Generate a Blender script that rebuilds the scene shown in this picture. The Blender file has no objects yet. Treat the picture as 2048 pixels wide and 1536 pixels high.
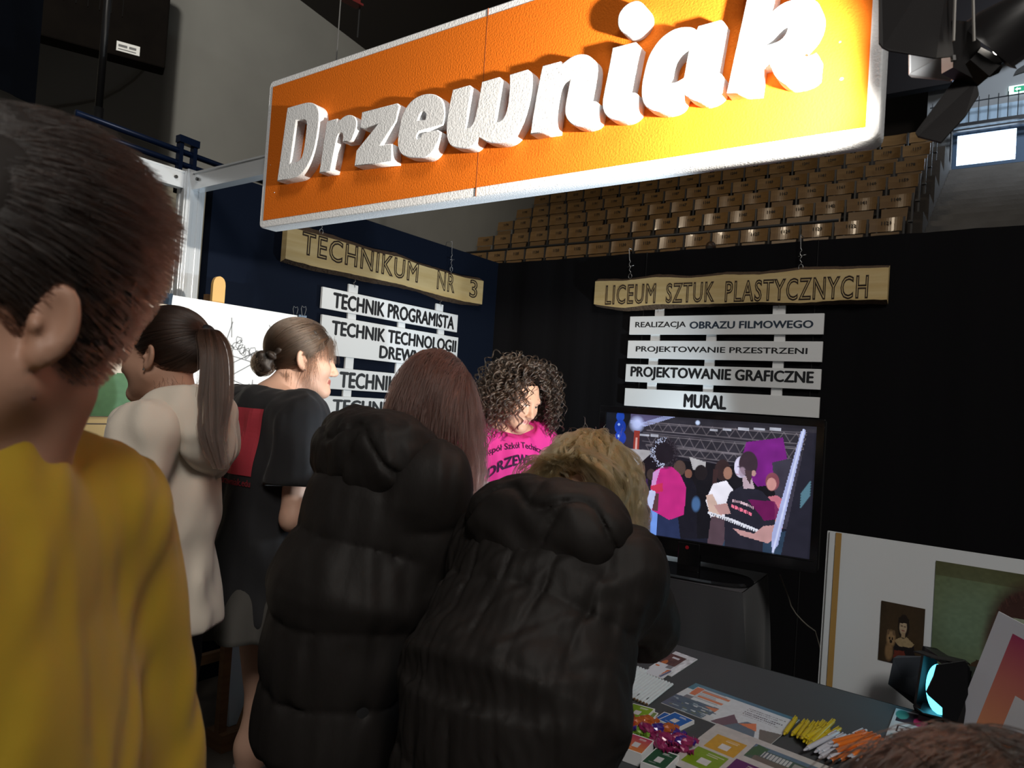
import bpy, bmesh, math, random
import numpy as np
from mathutils import Vector, Matrix

# ------------------------------------------------------------------ camera
F = 1419.0                                  # focal length in pixels of a 2048 wide frame
def _n(v):
    v = np.array(v, float); return v / np.linalg.norm(v)
_Y = _n((1016, 100, F)); _X = _n((1974, 98, -F)); _Z = _n(np.cross(_X, _Y)); _X = _n(np.cross(_Y, _Z))
RW = np.array([_X, _Y, _Z])                 # camera (right, down, forward) -> world
CAM = np.array([0.0, 0.0, 1.45])
def P(px, py, **k):
    "world point seen at pixel px,py on the plane X=, Y= or Z=, or at depth d="
    d = RW @ np.array([(px - 1024) / F, (py - 768) / F, 1.0])
    if 'd' in k: return CAM + d * k['d']
    for i, a in enumerate('XYZ'):
        if a in k: return CAM + d * ((k[a] - CAM[i]) / d[i])
def cdir(r, u, f):
    "direction given as right, up, away from the camera, levelled"
    fw = RW @ np.array([0, 0, 1.0]); fw[2] = 0; fw = _n(fw)
    rt = np.array([fw[1], -fw[0], 0])
    return _n(rt * r + fw * f + np.array([0, 0, u]))
sc = bpy.context.scene
COL = sc.collection
cd = bpy.data.cameras.new('camera'); cam = bpy.data.objects.new('camera', cd); COL.objects.link(cam)
m4 = Matrix.Identity(4)
for i in range(3):
    m4[i][0] = RW[i][0]; m4[i][1] = -RW[i][1]; m4[i][2] = -RW[i][2]; m4[i][3] = CAM[i]
cam.matrix_world = m4
cd.sensor_width = 36; cd.lens = F * 36 / 2048; cd.clip_start = 0.03; cd.clip_end = 200
cd.dof.use_dof = True; cd.dof.focus_distance = 2.6; cd.dof.aperture_fstop = 9.0
sc.camera = cam
sc.view_settings.view_transform = 'Standard'; sc.view_settings.look = 'None'
sc.view_settings.gamma = 1; sc.view_settings.exposure = 0; sc.view_settings.use_curve_mapping = False
try: sc.cycles.max_bounces = 6; sc.cycles.sample_clamp_indirect = 4
except Exception: pass

# ------------------------------------------------------------------ light
w = bpy.data.worlds.new('world'); sc.world = w; w.use_nodes = True
bg = w.node_tree.nodes['Background']; bg.inputs[0].default_value = (1.0, 0.93, 0.85, 1); bg.inputs[1].default_value = 0.055
def light(name, kind, loc, target, energy, color, **k):
    l = bpy.data.lights.new(name, kind); l.energy = energy; l.color = color
    for a, v in k.items(): setattr(l, a, v)
    o = bpy.data.objects.new(name, l); COL.objects.link(o); o.location = loc
    o.rotation_euler = (Vector(target) - Vector(loc)).to_track_quat('-Z', 'Y').to_euler()
    return o
light('hall_floodlight', 'AREA', (4.5, -3.5, 8.0), (-2, 4, 1.5), 420, (1.0, 0.95, 0.88), size=2.5)
light('hall_floodlight', 'SPOT', (-3.0, 1.0, 9.0), (-11.8, 6.5, 4.6), 1500, (1.0, 0.96, 0.88), spot_size=math.radians(75), spot_blend=0.6, shadow_soft_size=0.12)
light('hall_floodlight', 'AREA', (-5.0, 6.5, 9.0), (-6.0, 14.5, 5.0), 42, (1.0, 0.82, 0.6), size=1.2, spread=math.radians(95))

light('gallery_fill', 'AREA', (1.5, 15.5, 10.8), (-.3, 20, 9.0), 190, (.85, .92, 1.0), size=.8)  # added fill without a lamp of its own, brightens the gallery wall
light('rear_stand_lamp', 'SPOT', (-.92, 3.72, 1.12), (-3.1, 2.8, 1.6), 75, (.80, .93, 1.0), spot_size=math.radians(128), spot_blend=.5, shadow_soft_size=.03)      # second lamp, hidden behind the television

# ------------------------------------------------------------------ helpers
rng = np.random.default_rng(7)
random.seed(7)
MATS = {}
def mat(name, color, rough=0.6, metal=0.0, emit=None, es=1.0, bump=None, vary=None, sheen=0.0, spec=0.5, coat=0.0, attr=None, alpha=None, trans=0.0):
    if name in MATS: return MATS[name]
    m = bpy.data.materials.new(name); m.use_nodes = True; nt = m.node_tree; b = nt.nodes['Principled BSDF']
    c = tuple(color) + (1,) if len(color) == 3 else color
    b.inputs['Base Color'].default_value = c; b.inputs['Roughness'].default_value = rough; b.inputs['Metallic'].default_value = metal
    b.inputs['Specular IOR Level'].default_value = spec
    if sheen: b.inputs['Sheen Weight'].default_value = sheen
    if coat: b.inputs['Coat Weight'].default_value = coat
    if trans: b.inputs['Transmission Weight'].default_value = trans
    if emit: b.inputs['Emission Color'].default_value = tuple(emit) + (1,); b.inputs['Emission Strength'].default_value = es
    tc = nt.nodes.new('ShaderNodeTexCoord')
    if attr:
        a = nt.nodes.new('ShaderNodeAttribute'); a.attribute_name = attr
        nt.links.new(a.outputs['Color'], b.inputs['Base Color'])
        if es != 1.0:
            nt.links.new(a.outputs['Color'], b.inputs['Emission Color']); b.inputs['Emission Strength'].default_value = es
    if vary:                                     # (scale, second colour, sx,sy,sz stretch)
        n = nt.nodes.new('ShaderNodeTexNoise'); n.inputs['Scale'].default_value = vary[0]; n.inputs['Detail'].default_value = 6
        mp = nt.nodes.new('ShaderNodeMapping'); mp.inputs['Scale'].default_value = vary[2] if len(vary) > 2 else (1, 1, 1)
        nt.links.new(tc.outputs['Object'], mp.inputs[0]); nt.links.new(mp.outputs[0], n.inputs['Vector'])
        r = nt.nodes.new('ShaderNodeValToRGB'); r.color_ramp.elements[0].position = 0.35; r.color_ramp.elements[1].position = 0.65
        r.color_ramp.elements[0].color = c; r.color_ramp.elements[1].color = tuple(vary[1]) + (1,)
        nt.links.new(n.outputs['Fac'], r.inputs[0]); nt.links.new(r.outputs[0], b.inputs['Base Color'])
    if bump:                                     # (scale, strength, distance, stretch)
        n = nt.nodes.new('ShaderNodeTexNoise'); n.inputs['Scale'].default_value = bump[0]; n.inputs['Detail'].default_value = 4
        mp = nt.nodes.new('ShaderNodeMapping'); mp.inputs['Scale'].default_value = bump[3] if len(bump) > 3 else (1, 1, 1)
        nt.links.new(tc.outputs['Object'], mp.inputs[0]); nt.links.new(mp.outputs[0], n.inputs['Vector'])
        bu = nt.nodes.new('ShaderNodeBump'); bu.inputs['Strength'].default_value = bump[1]; bu.inputs['Distance'].default_value = bump[2]
        nt.links.new(n.outputs['Fac'], bu.inputs['Height']); nt.links.new(bu.outputs[0], b.inputs['Normal'])
    MATS[name] = m
    return m
def tag(o, label=None, cat=None, group=None, kind=None):
    if label: o['label'] = label
    if cat: o['category'] = cat
    if group: o['group'] = group
    if kind: o['kind'] = kind
    return o
def thing(name, label, cat, loc=(0, 0, 0), group=None):
    o = bpy.data.objects.new(name, None); COL.objects.link(o); o.location = loc; o.empty_display_size = 0.1
    return tag(o, label, cat, group)
def link_mesh(name, me, m, parent=None, smooth=False):
    if m is not None:
        for x in (m if isinstance(m, (list, tuple)) else [m]): me.materials.append(x)
    if smooth: me.polygons.foreach_set('use_smooth', [True] * len(me.polygons))
    o = bpy.data.objects.new(name, me); COL.objects.link(o)
    if parent is not None:
        o.parent = parent
        off = Vector((0, 0, 0)); p = parent
        while p: off += p.location; p = p.parent
        me.transform(Matrix.Translation(-off))
    return o
def mesh(name, V, Fc, m, parent=None, smooth=False, mi=None):
    "vertices in world coordinates; the parent's location is taken off"
    me = bpy.data.meshes.new(name); me.from_pydata([tuple(v) for v in V], [], [tuple(f) for f in Fc])
    if mi is not None: me.polygons.foreach_set('material_index', mi)
    me.update()
    return link_mesh(name, me, m, parent, smooth)
class MB:
    "collects shapes for ONE mesh"
    def __init__(s): s.V = []; s.F = []; s.M = []
    def add(s, V, Fc, k=0):
        b = len(s.V); s.V += [np.array(v, float) for v in V]; s.F += [tuple(b + i for i in f) for f in Fc]; s.M += [k] * len(Fc); return s
    def hexa(s, c, k=0):        # 8 corners: bottom 4 then top 4
        return s.add(c, [(3, 2, 1, 0), (4, 5, 6, 7), (0, 1, 5, 4), (1, 2, 6, 5), (2, 3, 7, 6), (3, 0, 4, 7)], k)
    def slab(s, o, U, V, N, k=0):
        o, U, V, N = map(lambda a: np.array(a, float), (o, U, V, N))
        if np.dot(np.cross(U, V), N) < 0: o = o + N; N = -N
        return s.hexa([o, o + U, o + U + V, o + V, o + N, o + U + N, o + U + V + N, o + V + N], k)
    def box(s, a, b, k=0):
        a = np.array(a, float); b = np.array(b, float); d = b - a
        return s.slab(a, (d[0], 0, 0), (0, d[1], 0), (0, 0, d[2]), k)
    def quad(s, a, b, c, d, k=0): return s.add([a, b, c, d], [(0, 1, 2, 3)], k)
    def tube(s, pts, r, n=8, k=0, cap=True):
        pts = [np.array(p, float) for p in pts]; rs = r if isinstance(r, (list, tuple, np.ndarray)) else [r] * len(pts)
        V = []; Fc = []; ref = None
        for i, p in enumerate(pts):
            t = pts[min(i + 1, len(pts) - 1)] - pts[max(i - 1, 0)]; t = t / (np.linalg.norm(t) + 1e-12)
            if ref is None: ref = np.array([0, 0, 1.0]) if abs(t[2]) < 0.9 else np.array([1.0, 0, 0])
            a = np.cross(t, ref); a /= np.linalg.norm(a) + 1e-12; b = np.cross(t, a); ref = np.cross(a, t) * 1.0; ref = -b if np.dot(-b, ref) > 0 else b
            a = np.cross(t, ref); a /= np.linalg.norm(a) + 1e-12; b = np.cross(t, a)
            for j in range(n):
                th = 2 * math.pi * j / n; V.append(p + rs[i] * (math.cos(th) * a + math.sin(th) * b))
        for i in range(len(pts) - 1):
            for j in range(n): Fc.append((i * n + j, i * n + (j + 1) % n, (i + 1) * n + (j + 1) % n, (i + 1) * n + j))
        if cap: Fc.append(tuple(range(n - 1, -1, -1))); Fc.append(tuple((len(pts) - 1) * n + j for j in range(n)))
        return s.add(V, Fc, k)
    def ball(s, c, r, n=10, k=0):
        c = np.array(c, float); r = np.array(r, float) * np.ones(3); V = []; Fc = []
        for i in range(1, n):
            for j in range(2 * n):
                a = math.pi * i / n; b = math.pi * j / n
                V.append(c + r * np.array([math.sin(a) * math.cos(b), math.sin(a) * math.sin(b), math.cos(a)]))
        V += [c + r * np.array([0, 0, 1]), c - r * np.array([0, 0, 1])]; t = len(V) - 2; q = 2 * n
        for i in range(n - 2):
            for j in range(q): Fc.append((i * q + j, (i + 1) * q + j, (i + 1) * q + (j + 1) % q, i * q + (j + 1) % q))
        for j in range(q): Fc.append((t, j, (j + 1) % q)); Fc.append((t + 1, (n - 2) * q + (j + 1) % q, (n - 2) * q + j))
        return s.add(V, Fc, k)
    def build(s, name, m, parent=None, smooth=False, bevel=0):
        o = mesh(name, s.V, s.F, m, parent, smooth, s.M)
        if bevel:
            md = o.modifiers.new('edge', 'BEVEL'); md.width = bevel; md.segments = 2; md.limit_method = 'ANGLE'
        return o
def poly_prism(name, pts, holes, N, m, parent=None, bevel=0):
    "flat outline (3D points on one plane) with holes, given depth N (vector from the front face to the back)"
    pts = [np.array(p, float) for p in pts]; o = pts[0]; N = np.array(N, float); nz = _n(N)
    U = _n(pts[1] - pts[0]); U = _n(U - nz * np.dot(U, nz)); Vv = np.cross(nz, U)
    cu = bpy.data.curves.new('c', 'CURVE'); cu.dimensions = '2D'; cu.fill_mode = 'BOTH'
    for loop in [pts] + [[np.array(h, float) for h in hh] for hh in holes]:
        sp = cu.splines.new('POLY'); sp.points.add(len(loop) - 1); sp.use_cyclic_u = True
        for q, p in zip(sp.points, loop): q.co = (np.dot(p - o, U), np.dot(p - o, Vv), 0, 1)
    cu.extrude = np.linalg.norm(N) / 2
    if bevel: cu.bevel_depth = bevel; cu.bevel_resolution = 1; cu.offset = -bevel
    me = curve_mesh(cu)
    mm = Matrix(((U[0], Vv[0], nz[0], o[0] + N[0] / 2), (U[1], Vv[1], nz[1], o[1] + N[1] / 2), (U[2], Vv[2], nz[2], o[2] + N[2] / 2), (0, 0, 0, 1)))
    me.transform(mm); me.name = name
    return link_mesh(name, me, m, parent)
def curve_mesh(cu):
    o = bpy.data.objects.new('tmp', cu); COL.objects.link(o)
    bpy.context.view_layer.update()
    me = bpy.data.meshes.new_from_object(o.evaluated_get(bpy.context.evaluated_depsgraph_get()))
    bpy.data.objects.remove(o); bpy.data.curves.remove(cu)
    return me
def smooth_loop(pts, it=2):
    "Chaikin rounding; a point given as a third value 1 stays a corner"
    pts = [tuple(p) + ((0,) if len(p) == 2 else ()) for p in pts]
    for _ in range(it):
        out = []
        for i, p in enumerate(pts):
            a = pts[i - 1]; b = pts[(i + 1) % len(pts)]
            if p[2]: out.append(p)
            else:
                out.append((p[0] * .75 + a[0] * .25, p[1] * .75 + a[1] * .25, 0)); out.append((p[0] * .75 + b[0] * .25, p[1] * .75 + b[1] * .25, 0))
        pts = out
    return [p[:2] for p in pts]
def text(name, s, o, U, V, m, parent, bold=0.0, depth=0.0006, outline=0.0, shear=0.0, space=1.0, lift=0.0, res=3, offs=None):
    "writing stretched to fill the rectangle o, o+U, o+V; stands off along U x V"
    o = np.array(o, float); U = np.array(U, float); V = np.array(V, float); N = _n(np.cross(U, V))
    cu = bpy.data.curves.new('t', 'FONT'); cu.body = s; cu.size = 1; cu.resolution_u = res; cu.shear = shear; cu.space_character = space
    if outline: cu.fill_mode = 'NONE'; cu.bevel_depth = outline; cu.bevel_resolution = 0; cu.extrude = 0
    else: cu.extrude = 0.001
    me = curve_mesh(cu); me.name = name
    if bold and not outline:                               # heavier strokes: the same letters again, shifted by a hair
        vs = np.array([v.co for v in me.vertices]); fs = [tuple(p.vertices) for p in me.polygons]; n0 = len(vs); b2 = bold * 1.1
        sh_ = [(0, 0), (b2, 0), (-b2, 0), (0, b2 * .6), (0, -b2 * .6)]; me = bpy.data.meshes.new(name)
        me.from_pydata([tuple(v + (dx, dy, 1e-5 * i)) for i, (dx, dy) in enumerate(sh_) for v in vs], [], [tuple(q + i * n0 for q in f) for i in range(5) for f in fs])
    co = np.empty(len(me.vertices) * 3); me.vertices.foreach_get('co', co); co = co.reshape(-1, 3)
    lo = co.min(0); hi = co.max(0); q = (co - lo) / np.maximum(hi - lo, 1e-9)
    if offs is not None:                                   # bend the line of writing: offs(q) -> shift along V, along N
        dv, dn = offs(q[:, 0], q[:, 1])
    else: dv = dn = np.zeros(len(q))
    wv = o + q[:, :1] * U + (q[:, 1:2] + dv[:, None]) * V + (q[:, 2:3] * depth + lift + dn[:, None]) * N
    me.vertices.foreach_set('co', wv.ravel()); me.update()
    return link_mesh(name, me, m, parent)

# -------- a small painter for printed or shown pictures (colours end up as face colours of a flat mesh)
def srgb(c):
    c = np.array(c, float) / 255.0
    return np.where(c <= 0.04045, c / 12.92, ((c + 0.055) / 1.055) ** 2.4)
class Canvas:
    def __init__(s, w, h, c=(255, 255, 255)):
        s.w, s.h = w, h; s.a = np.ones((h, w, 3)) * srgb(c); s.X, s.Y = np.meshgrid((np.arange(w) + .5) / w, (np.arange(h) + .5) / h)
    def put(s, mask, c, al=1.0):
        c = srgb(c) if not callable(c) else c(s.X, s.Y); mk = (mask * al)[..., None]
        s.a = s.a * (1 - mk) + c * mk; return s
    def poly(s, pts, c, al=1.0):
        inside = np.zeros((s.h, s.w), bool); n = len(pts)
        for i in range(n):
            x1, y1 = pts[i]; x2, y2 = pts[(i + 1) % n]
            if y1 == y2: continue
            cr = ((s.Y >= min(y1, y2)) & (s.Y < max(y1, y2))); xi = x1 + (s.Y - y1) * (x2 - x1) / (y2 - y1)
            inside ^= cr & (s.X < xi)
        return s.put(inside.astype(float), c, al)
    def rect(s, x0, y0, x1, y1, c, al=1.0): return s.put(((s.X >= x0) & (s.X < x1) & (s.Y >= y0) & (s.Y < y1)).astype(float), c, al)
    def oval(s, x, y, rx, ry, c, al=1.0, soft=0.08, rot=0.0):
        dx = s.X - x; dy = (s.Y - y); asp = s.h / s.w; dy2 = dy * asp; cr, sr = math.cos(rot), math.sin(rot)
        u = (dx * cr + dy2 * sr) / rx; v = (-dx * sr + dy2 * cr) / (ry * asp)
        d = np.sqrt(u * u + v * v); return s.put(np.clip((1 - d) / soft + .5, 0, 1), c, al)
    def line(s, pts, wd, c, al=1.0):
        asp = s.h / s.w; d = np.full((s.h, s.w), 9.0)
        for (x1, y1), (x2, y2) in zip(pts[:-1], pts[1:]):
            ax, ay, bx, by = x1, y1 * asp, x2, y2 * asp; L = (bx - ax) ** 2 + (by - ay) ** 2 + 1e-12
            t = np.clip(((s.X - ax) * (bx - ax) + (s.Y * asp - ay) * (by - ay)) / L, 0, 1)
            d = np.minimum(d, np.hypot(s.X - ax - t * (bx - ax), s.Y * asp - ay - t * (by - ay)))
        return s.put(np.clip((wd - d) * s.w + .5, 0, 1), c, al)
    def noise(s, amp, nx=12, ny=12):
        g = rng.random((ny + 1, nx + 1)); fx = s.X * nx; fy = s.Y * ny; ix = fx.astype(int).clip(0, nx - 1); iy = fy.astype(int).clip(0, ny - 1); tx = fx - ix; ty = fy - iy
        v = g[iy, ix] * (1 - tx) * (1 - ty) + g[iy, ix + 1] * tx * (1 - ty) + g[iy + 1, ix] * (1 - tx) * ty + g[iy + 1, ix + 1] * tx * ty
        s.a = s.a * (1 + amp * (v - .5) * 2)[..., None]; return s
    def lines(s, x0, y0, x1, y1, n, c, fill=0.5, al=.8):      # rows of fine print
        for i in range(n):
            y = y0 + (y1 - y0) * i / n; s.rect(x0, y, x0 + (x1 - x0) * random.uniform(.6, 1), y + (y1 - y0) / n * fill, c, al)
        return s
    def build(s, name, o, U, V, m, parent, sag=None):
        "o = top left, U to the right, V down; vectors in world space"
        o, U, V = (np.array(q, float) for q in (o, U, V)); xs = np.linspace(0, 1, s.w + 1); ys = np.linspace(0, 1, s.h + 1)
        gx, gy = np.meshgrid(xs, ys); co = o + gx[..., None] * U + gy[..., None] * V
        if sag is not None: co = co + sag(gx, gy)[..., None] * _n(np.cross(V, U))
        ii = np.arange(s.h)[:, None] * (s.w + 1) + np.arange(s.w)[None]; ii = ii.ravel()
        me = bpy.data.meshes.new(name); nf = s.w * s.h
        me.vertices.add(co.shape[0] * co.shape[1]); me.vertices.foreach_set('co', co.reshape(-1, 3).ravel())
        q = np.stack([ii, ii + s.w + 1, ii + s.w + 2, ii + 1], 1)
        me.loops.add(nf * 4); me.loops.foreach_set('vertex_index', q.ravel().astype(np.int32))
        me.polygons.add(nf); me.polygons.foreach_set('loop_start', np.arange(0, nf * 4, 4, dtype=np.int32)); me.polygons.foreach_set('loop_total', np.full(nf, 4, np.int32))
        at = me.color_attributes.new('print', 'FLOAT_COLOR', 'CORNER')
        c4 = np.concatenate([np.clip(s.a, 0, 1).reshape(-1, 3), np.ones((nf, 1))], 1).repeat(4, 0)
        at.data.foreach_set('color', c4.ravel()); me.update(calc_edges=True)
        return link_mesh(name, me, m, parent)
M_PRINT = mat('printed_paper', (1, 1, 1), 0.55, attr='print', spec=.3)
M_GLOSS = mat('printed_card', (1, 1, 1), 0.3, attr='print', spec=.5)
# ================================================================== THE HALL
M_hall = mat('hall_wall_paint', (0.33, 0.325, 0.295), 0.9, bump=(3, .2, .02), vary=(0.7, (0.29, 0.285, 0.26)))
M_floor = mat('hall_floor_lino', (0.09, 0.075, 0.06), 0.55, vary=(1.5, (0.07, 0.06, 0.05)))
M_ceil = mat('hall_ceiling_dark', (0.045, 0.038, 0.034), 0.9)
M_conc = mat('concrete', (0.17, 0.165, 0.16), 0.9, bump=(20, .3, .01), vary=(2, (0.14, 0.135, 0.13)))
def struct(o): o['kind'] = 'structure'; return o
struct(MB().box((-14, -6, -.12), (10, 24, 0)).build('floor', M_floor))
struct(MB().box((-12.1, -6, 0), (-11.8, 24, 14)).build('wall_left', M_hall))
struct(MB().box((-11.8, 22.0, 0), (-2.2, 22.3, 14)).build('wall_back', M_ceil))
# ceiling: dark slab, slope set so its edge stands in for the shadow line on the wall
cz1 = P(600, 0, X=-11.8); cz2 = P(745, 110, X=-11.8); sl = (cz2[2] - cz1[2]) / (cz2[1] - cz1[1])
def cz(y): return cz1[2] + (y - cz1[1]) * sl
V = []
for x in (-11.8, -3.3):
    for y in (cz1[1] - 4, 22): V.append((x, y, cz(y) if x < -5 else cz(y)))
V += [(v[0], v[1], v[2] + .3) for v in V]
struct(MB().add(V, [(0, 1, 3, 2), (4, 6, 7, 5), (0, 4, 5, 1), (2, 3, 7, 6), (0, 2, 6, 4), (1, 5, 7, 3)]).build('ceiling', M_ceil))
# skirting band of paler paint low on the hall wall
struct(MB().box((-11.8, -6, 0), (-11.76, 10.2, P(350, 378, X=-11.76)[2])).build('trim_1', mat('pale_hall_panel', (0.40, 0.37, 0.29), .8)))
# red steel beam
ra = P(600, -40, X=-8.2); rb = P(712, 18, X=-8.2)
M_red = mat('red_painted_steel', (0.16, 0.02, 0.018), .5)
t = thing('steel_beam', 'dark red steel beam end high under the dark hall ceiling', 'beam', tuple(rb))
d = _n(rb - ra); up = np.array([0, 0, 1.0])
b = MB(); L = rb - ra
b.slab(ra, L, (0.16, 0, 0), (0, 0, .03)); b.slab(ra + up * .22, L, (0.16, 0, 0), (0, 0, .03)); b.slab(ra + np.array([.07, 0, 0.03]), L, (0.02, 0, 0), (0, 0, .19))
b.build('beam_profile', M_red, t)
MB().tube([rb + (.08, 0, 0), rb + (.08, 0, -.45)], .012).build('cable', mat('black_cable', (.01, .01, .01), .5), t)

# ---- scoreboard
A = P(330, 137, d=9.2); B = P(80, 70, Z=A[2]); U = A - B; U[2] = 0; U = _n(U); B = A - U * 3.6; Nn = np.array([U[1], -U[0], 0.0])
M_sb = mat('scoreboard_black', (0.005, 0.004, 0.0035), .95, spec=.05, vary=(3, (0.007, 0.0055, 0.0045)))
t = thing('scoreboard', 'big black scoreboard hanging high on the pale hall wall', 'scoreboard', tuple(A - U * 1.8))
MB().slab(B, U * 3.6, -Nn * .28, up * 2.6).build('housing', M_sb, t, bevel=.02)
b = MB()
for k in range(24): b.slab(B + U * (.2 + .125 * k) + up * .5 + Nn * .003, U * .008, Nn * .012, up * 1.9)
b.build('grille', mat('scoreboard_grille', (.006, .0055, .005), .8, spec=.1), t)
c = A - U * .36 + up * .12 + Nn * .004
s_ = MB().slab(c - U * .2 - up * .055, U * .26, Nn * .004, up * .12).build('sticker', mat('white_sticker', (.75, .75, .72), .5), t); s_['label'] = 'white label'
b = MB(); b.slab(c - U * .18 + Nn * .005 - up * .0, U * .1, Nn * .001, up * .03); b.slab(c - U * .06 + Nn * .005, U * .08, Nn * .001, up * .03); b.slab(c - U * .18 + Nn * .005 - up * .035, U * .2, Nn * .001, up * .012)
b.build('print_line', mat('grey_print', (.12, .12, .12), .6), s_)
# brackets to the wall
for f_ in (1.2, 2.8):
    q = A - U * f_ - Nn * .28 + up * 1.2; MB().tube([q, (-11.75, q[1] + .3, q[2])], .05).build('wall_bracket', M_sb, t)
# dark blue banner at the far left, black lamp pole, cable on the wall
t0 = P(70, 212, d=4.2); t1 = P(-60, 150, d=4.0); tp = t0 + up * 1.4
h = thing('hanging_banner', 'dark navy banner hanging at the top left edge', 'banner', tuple(t0))
b = MB(); nu = 14; pts = [t0 + (t1 - t0) * i / nu for i in range(nu + 1)]
Vv = []; Fc = []
for i, p in enumerate(pts):
    o_ = np.array([0, 1, 0]) * .012 * math.sin(i * 1.3)
    Vv += [p + o_, np.array([p[0], p[1], tp[2]]) + o_ * .5]
for i in range(nu): Fc.append((2 * i, 2 * i + 2, 2 * i + 3, 2 * i + 1))
o = mesh('banner_cloth', Vv, Fc, mat('navy_cloth', (.0022, .0030, .0050), .9, spec=.03), h); md = o.modifiers.new('t', 'SOLIDIFY'); md.thickness = .006
MB().tube([np.array([pts[0][0], pts[0][1], tp[2]]) , np.array([pts[-1][0], pts[-1][1], tp[2]])], .02).build('top_bar', mat('black_steel', (.012, .012, .013), .4), h)
p0 = P(193, 275, d=5.2); p1 = P(207, -30, d=5.2); p1[0] = p0[0]; p1[1] = p0[1]
t = thing('lamp_pole', 'thin black vertical pole in front of the scoreboard', 'pole', tuple(p0 + up * -2.6))
MB().tube([(p0[0], p0[1], 0.02), p0, p1 - up * .9], .035, 12).build('pole_tube', mat('black_steel', (.012, .012, .013), .4), t, True)
MB().tube([p1 - up * .9, p1 + up * .8], .026, 12).build('upper_tube', mat('black_steel', (.012, .012, .013), .4), t, True)
b = MB(); b.tube([(p0[0], p0[1], 0), (p0[0], p0[1], .03)], .25, 20); b.build('base_plate', mat('black_steel', (.012, .012, .013), .4), t)
cp = [P(x, y, X=-11.74) for x, y in [(60, 213), (110, 214), (160, 207), (205, 198), (240, 180), (268, 160), (292, 136)]]
tag(MB().tube(cp, .018, 6).build('wall_cable', mat('grey_cable', (.14, .13, .11), .6)), 'thin grey cable drooping across the pale wall below the scoreboard', 'cable')
# navy truss rail above the white frame, left
M_navy = mat('navy_painted_metal', (.006, .02, .07), .35, metal=.3)
na = P(150, 241, d=4.5); nb = P(452, 352, Z=na[2]); nb2 = P(560, 388, Z=na[2])
t = thing('lighting_rail', 'dark blue double rail behind the white frame of the stand', 'rail', tuple((na + nb) / 2))
dv = nb2 - na
for k in range(2): MB().tube([na + up * (.05 - .09 * k), nb2 + up * (.05 - .09 * k)], .022, 10).build('rail_tube', M_navy, t, True)
m_ = na + dv * .46
b = MB(); b.slab(m_ + up * -.26 - _n(dv) * .06, _n(dv) * .03, (.05, 0, 0), up * .38); b.slab(m_ + up * -.26 + _n(dv) * .05, _n(dv) * .03, (.05, 0, 0), up * .38); b.slab(m_ + up * -.26 - _n(dv) * .06, _n(dv) * .14, (.05, 0, 0), up * .04); b.slab(m_ + up * .1 - _n(dv) * .07, _n(dv) * .16, (.06, 0, 0), up * .05)
b.build('clamp', M_navy, t)
b = MB()
for f in (.02, .98): q = na + dv * f; b.tube([q, (q[0], q[1], 0)], .03, 10)
b.build('stand_post', M_navy, t, True)

# ================================================================== THE STANDS (bleachers)
SY = [13.0, 13.9, 14.7, 15.5, 16.3, 17.1, 17.9]; SZ = [4.78, 5.42, 6.0, 6.54, 7.12, 7.68, 8.24]
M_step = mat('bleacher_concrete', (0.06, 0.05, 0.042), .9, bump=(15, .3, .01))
b = MB()
for k in range(7):
    y1 = SY[k + 1] - .42 if k < 6 else 22
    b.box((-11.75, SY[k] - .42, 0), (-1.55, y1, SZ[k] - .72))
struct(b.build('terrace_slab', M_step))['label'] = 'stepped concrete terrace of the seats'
# stairs right of the seat rows
b = MB(); ns = 22
for k in range(ns):
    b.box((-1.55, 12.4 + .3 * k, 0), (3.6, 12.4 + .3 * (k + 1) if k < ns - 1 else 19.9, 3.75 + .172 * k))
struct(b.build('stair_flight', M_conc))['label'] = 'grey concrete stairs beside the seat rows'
b = MB()
for k in range(2, ns, 2):
    for q in (0, 1): b.box((.0, 12.395 + .3 * k, 3.75 + .172 * k - .07 - .05 * q), (.34, 12.4 + .3 * k, 3.75 + .172 * k - .05 - .05 * q))
struct(b.build('trim_2', mat('stair_vent', (.03, .03, .03), .7)))
M_ply = mat('varnished_plywood', (0.215, 0.125, 0.048), 0.28, vary=(4, (0.18, 0.10, 0.036), (1, 1, 6)), coat=.4, spec=.6)
M_ply2 = mat('plywood_seat_panel', (0.17, 0.10, 0.042), 0.4, vary=(4, (0.15, 0.085, 0.035), (1, 1, 6)))
M_iron = mat('grey_iron', (.05, .05, .052), .5, metal=.4)
M_num = mat('black_number', (.012, .01, .009), .6)
def seat_back():
    V = []; Fc = []; nx = 12
    for side in (0, 1):
        for j in range(5):
            for i in range(nx + 1):
                u = i / nx * 2 - 1; v = j / 4; y = .045 * (1 - u * u) + .03 * v + side * .014
                V.append((u * .245, y, -.12 + .235 * v - .015 * (abs(u) ** 6)))
    n1 = (nx + 1) * 5
    for j in range(4):
        for i in range(nx):
            a = j * (nx + 1) + i; Fc.append((a, a + 1, a + nx + 2, a + nx + 1)); Fc.append((n1 + a + nx + 1, n1 + a + nx + 2, n1 + a + 1, n1 + a))
    for i in range(nx): Fc.append((i, n1 + i, n1 + i + 1, i + 1)); a = 4 * (nx + 1) + i; Fc.append((a, a + 1, n1 + a + 1, n1 + a))
    for j in range(4):
        a = j * (nx + 1); Fc.append((a, a + nx + 1, n1 + a + nx + 1, n1 + a)); a += nx; Fc.append((a, n1 + a, n1 + a + nx + 1, a + nx + 1))
    return V, Fc
def raw_mesh(name, V, Fc, m, smooth=False):
    me = bpy.data.meshes.new(name); me.from_pydata([tuple(map(float, v)) for v in V], [], Fc); me.materials.append(m); me.update()
    if smooth: me.polygons.foreach_set('use_smooth', [True] * len(me.polygons))
    return me
bk = raw_mesh('backrest', *seat_back(), M_ply)
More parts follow.
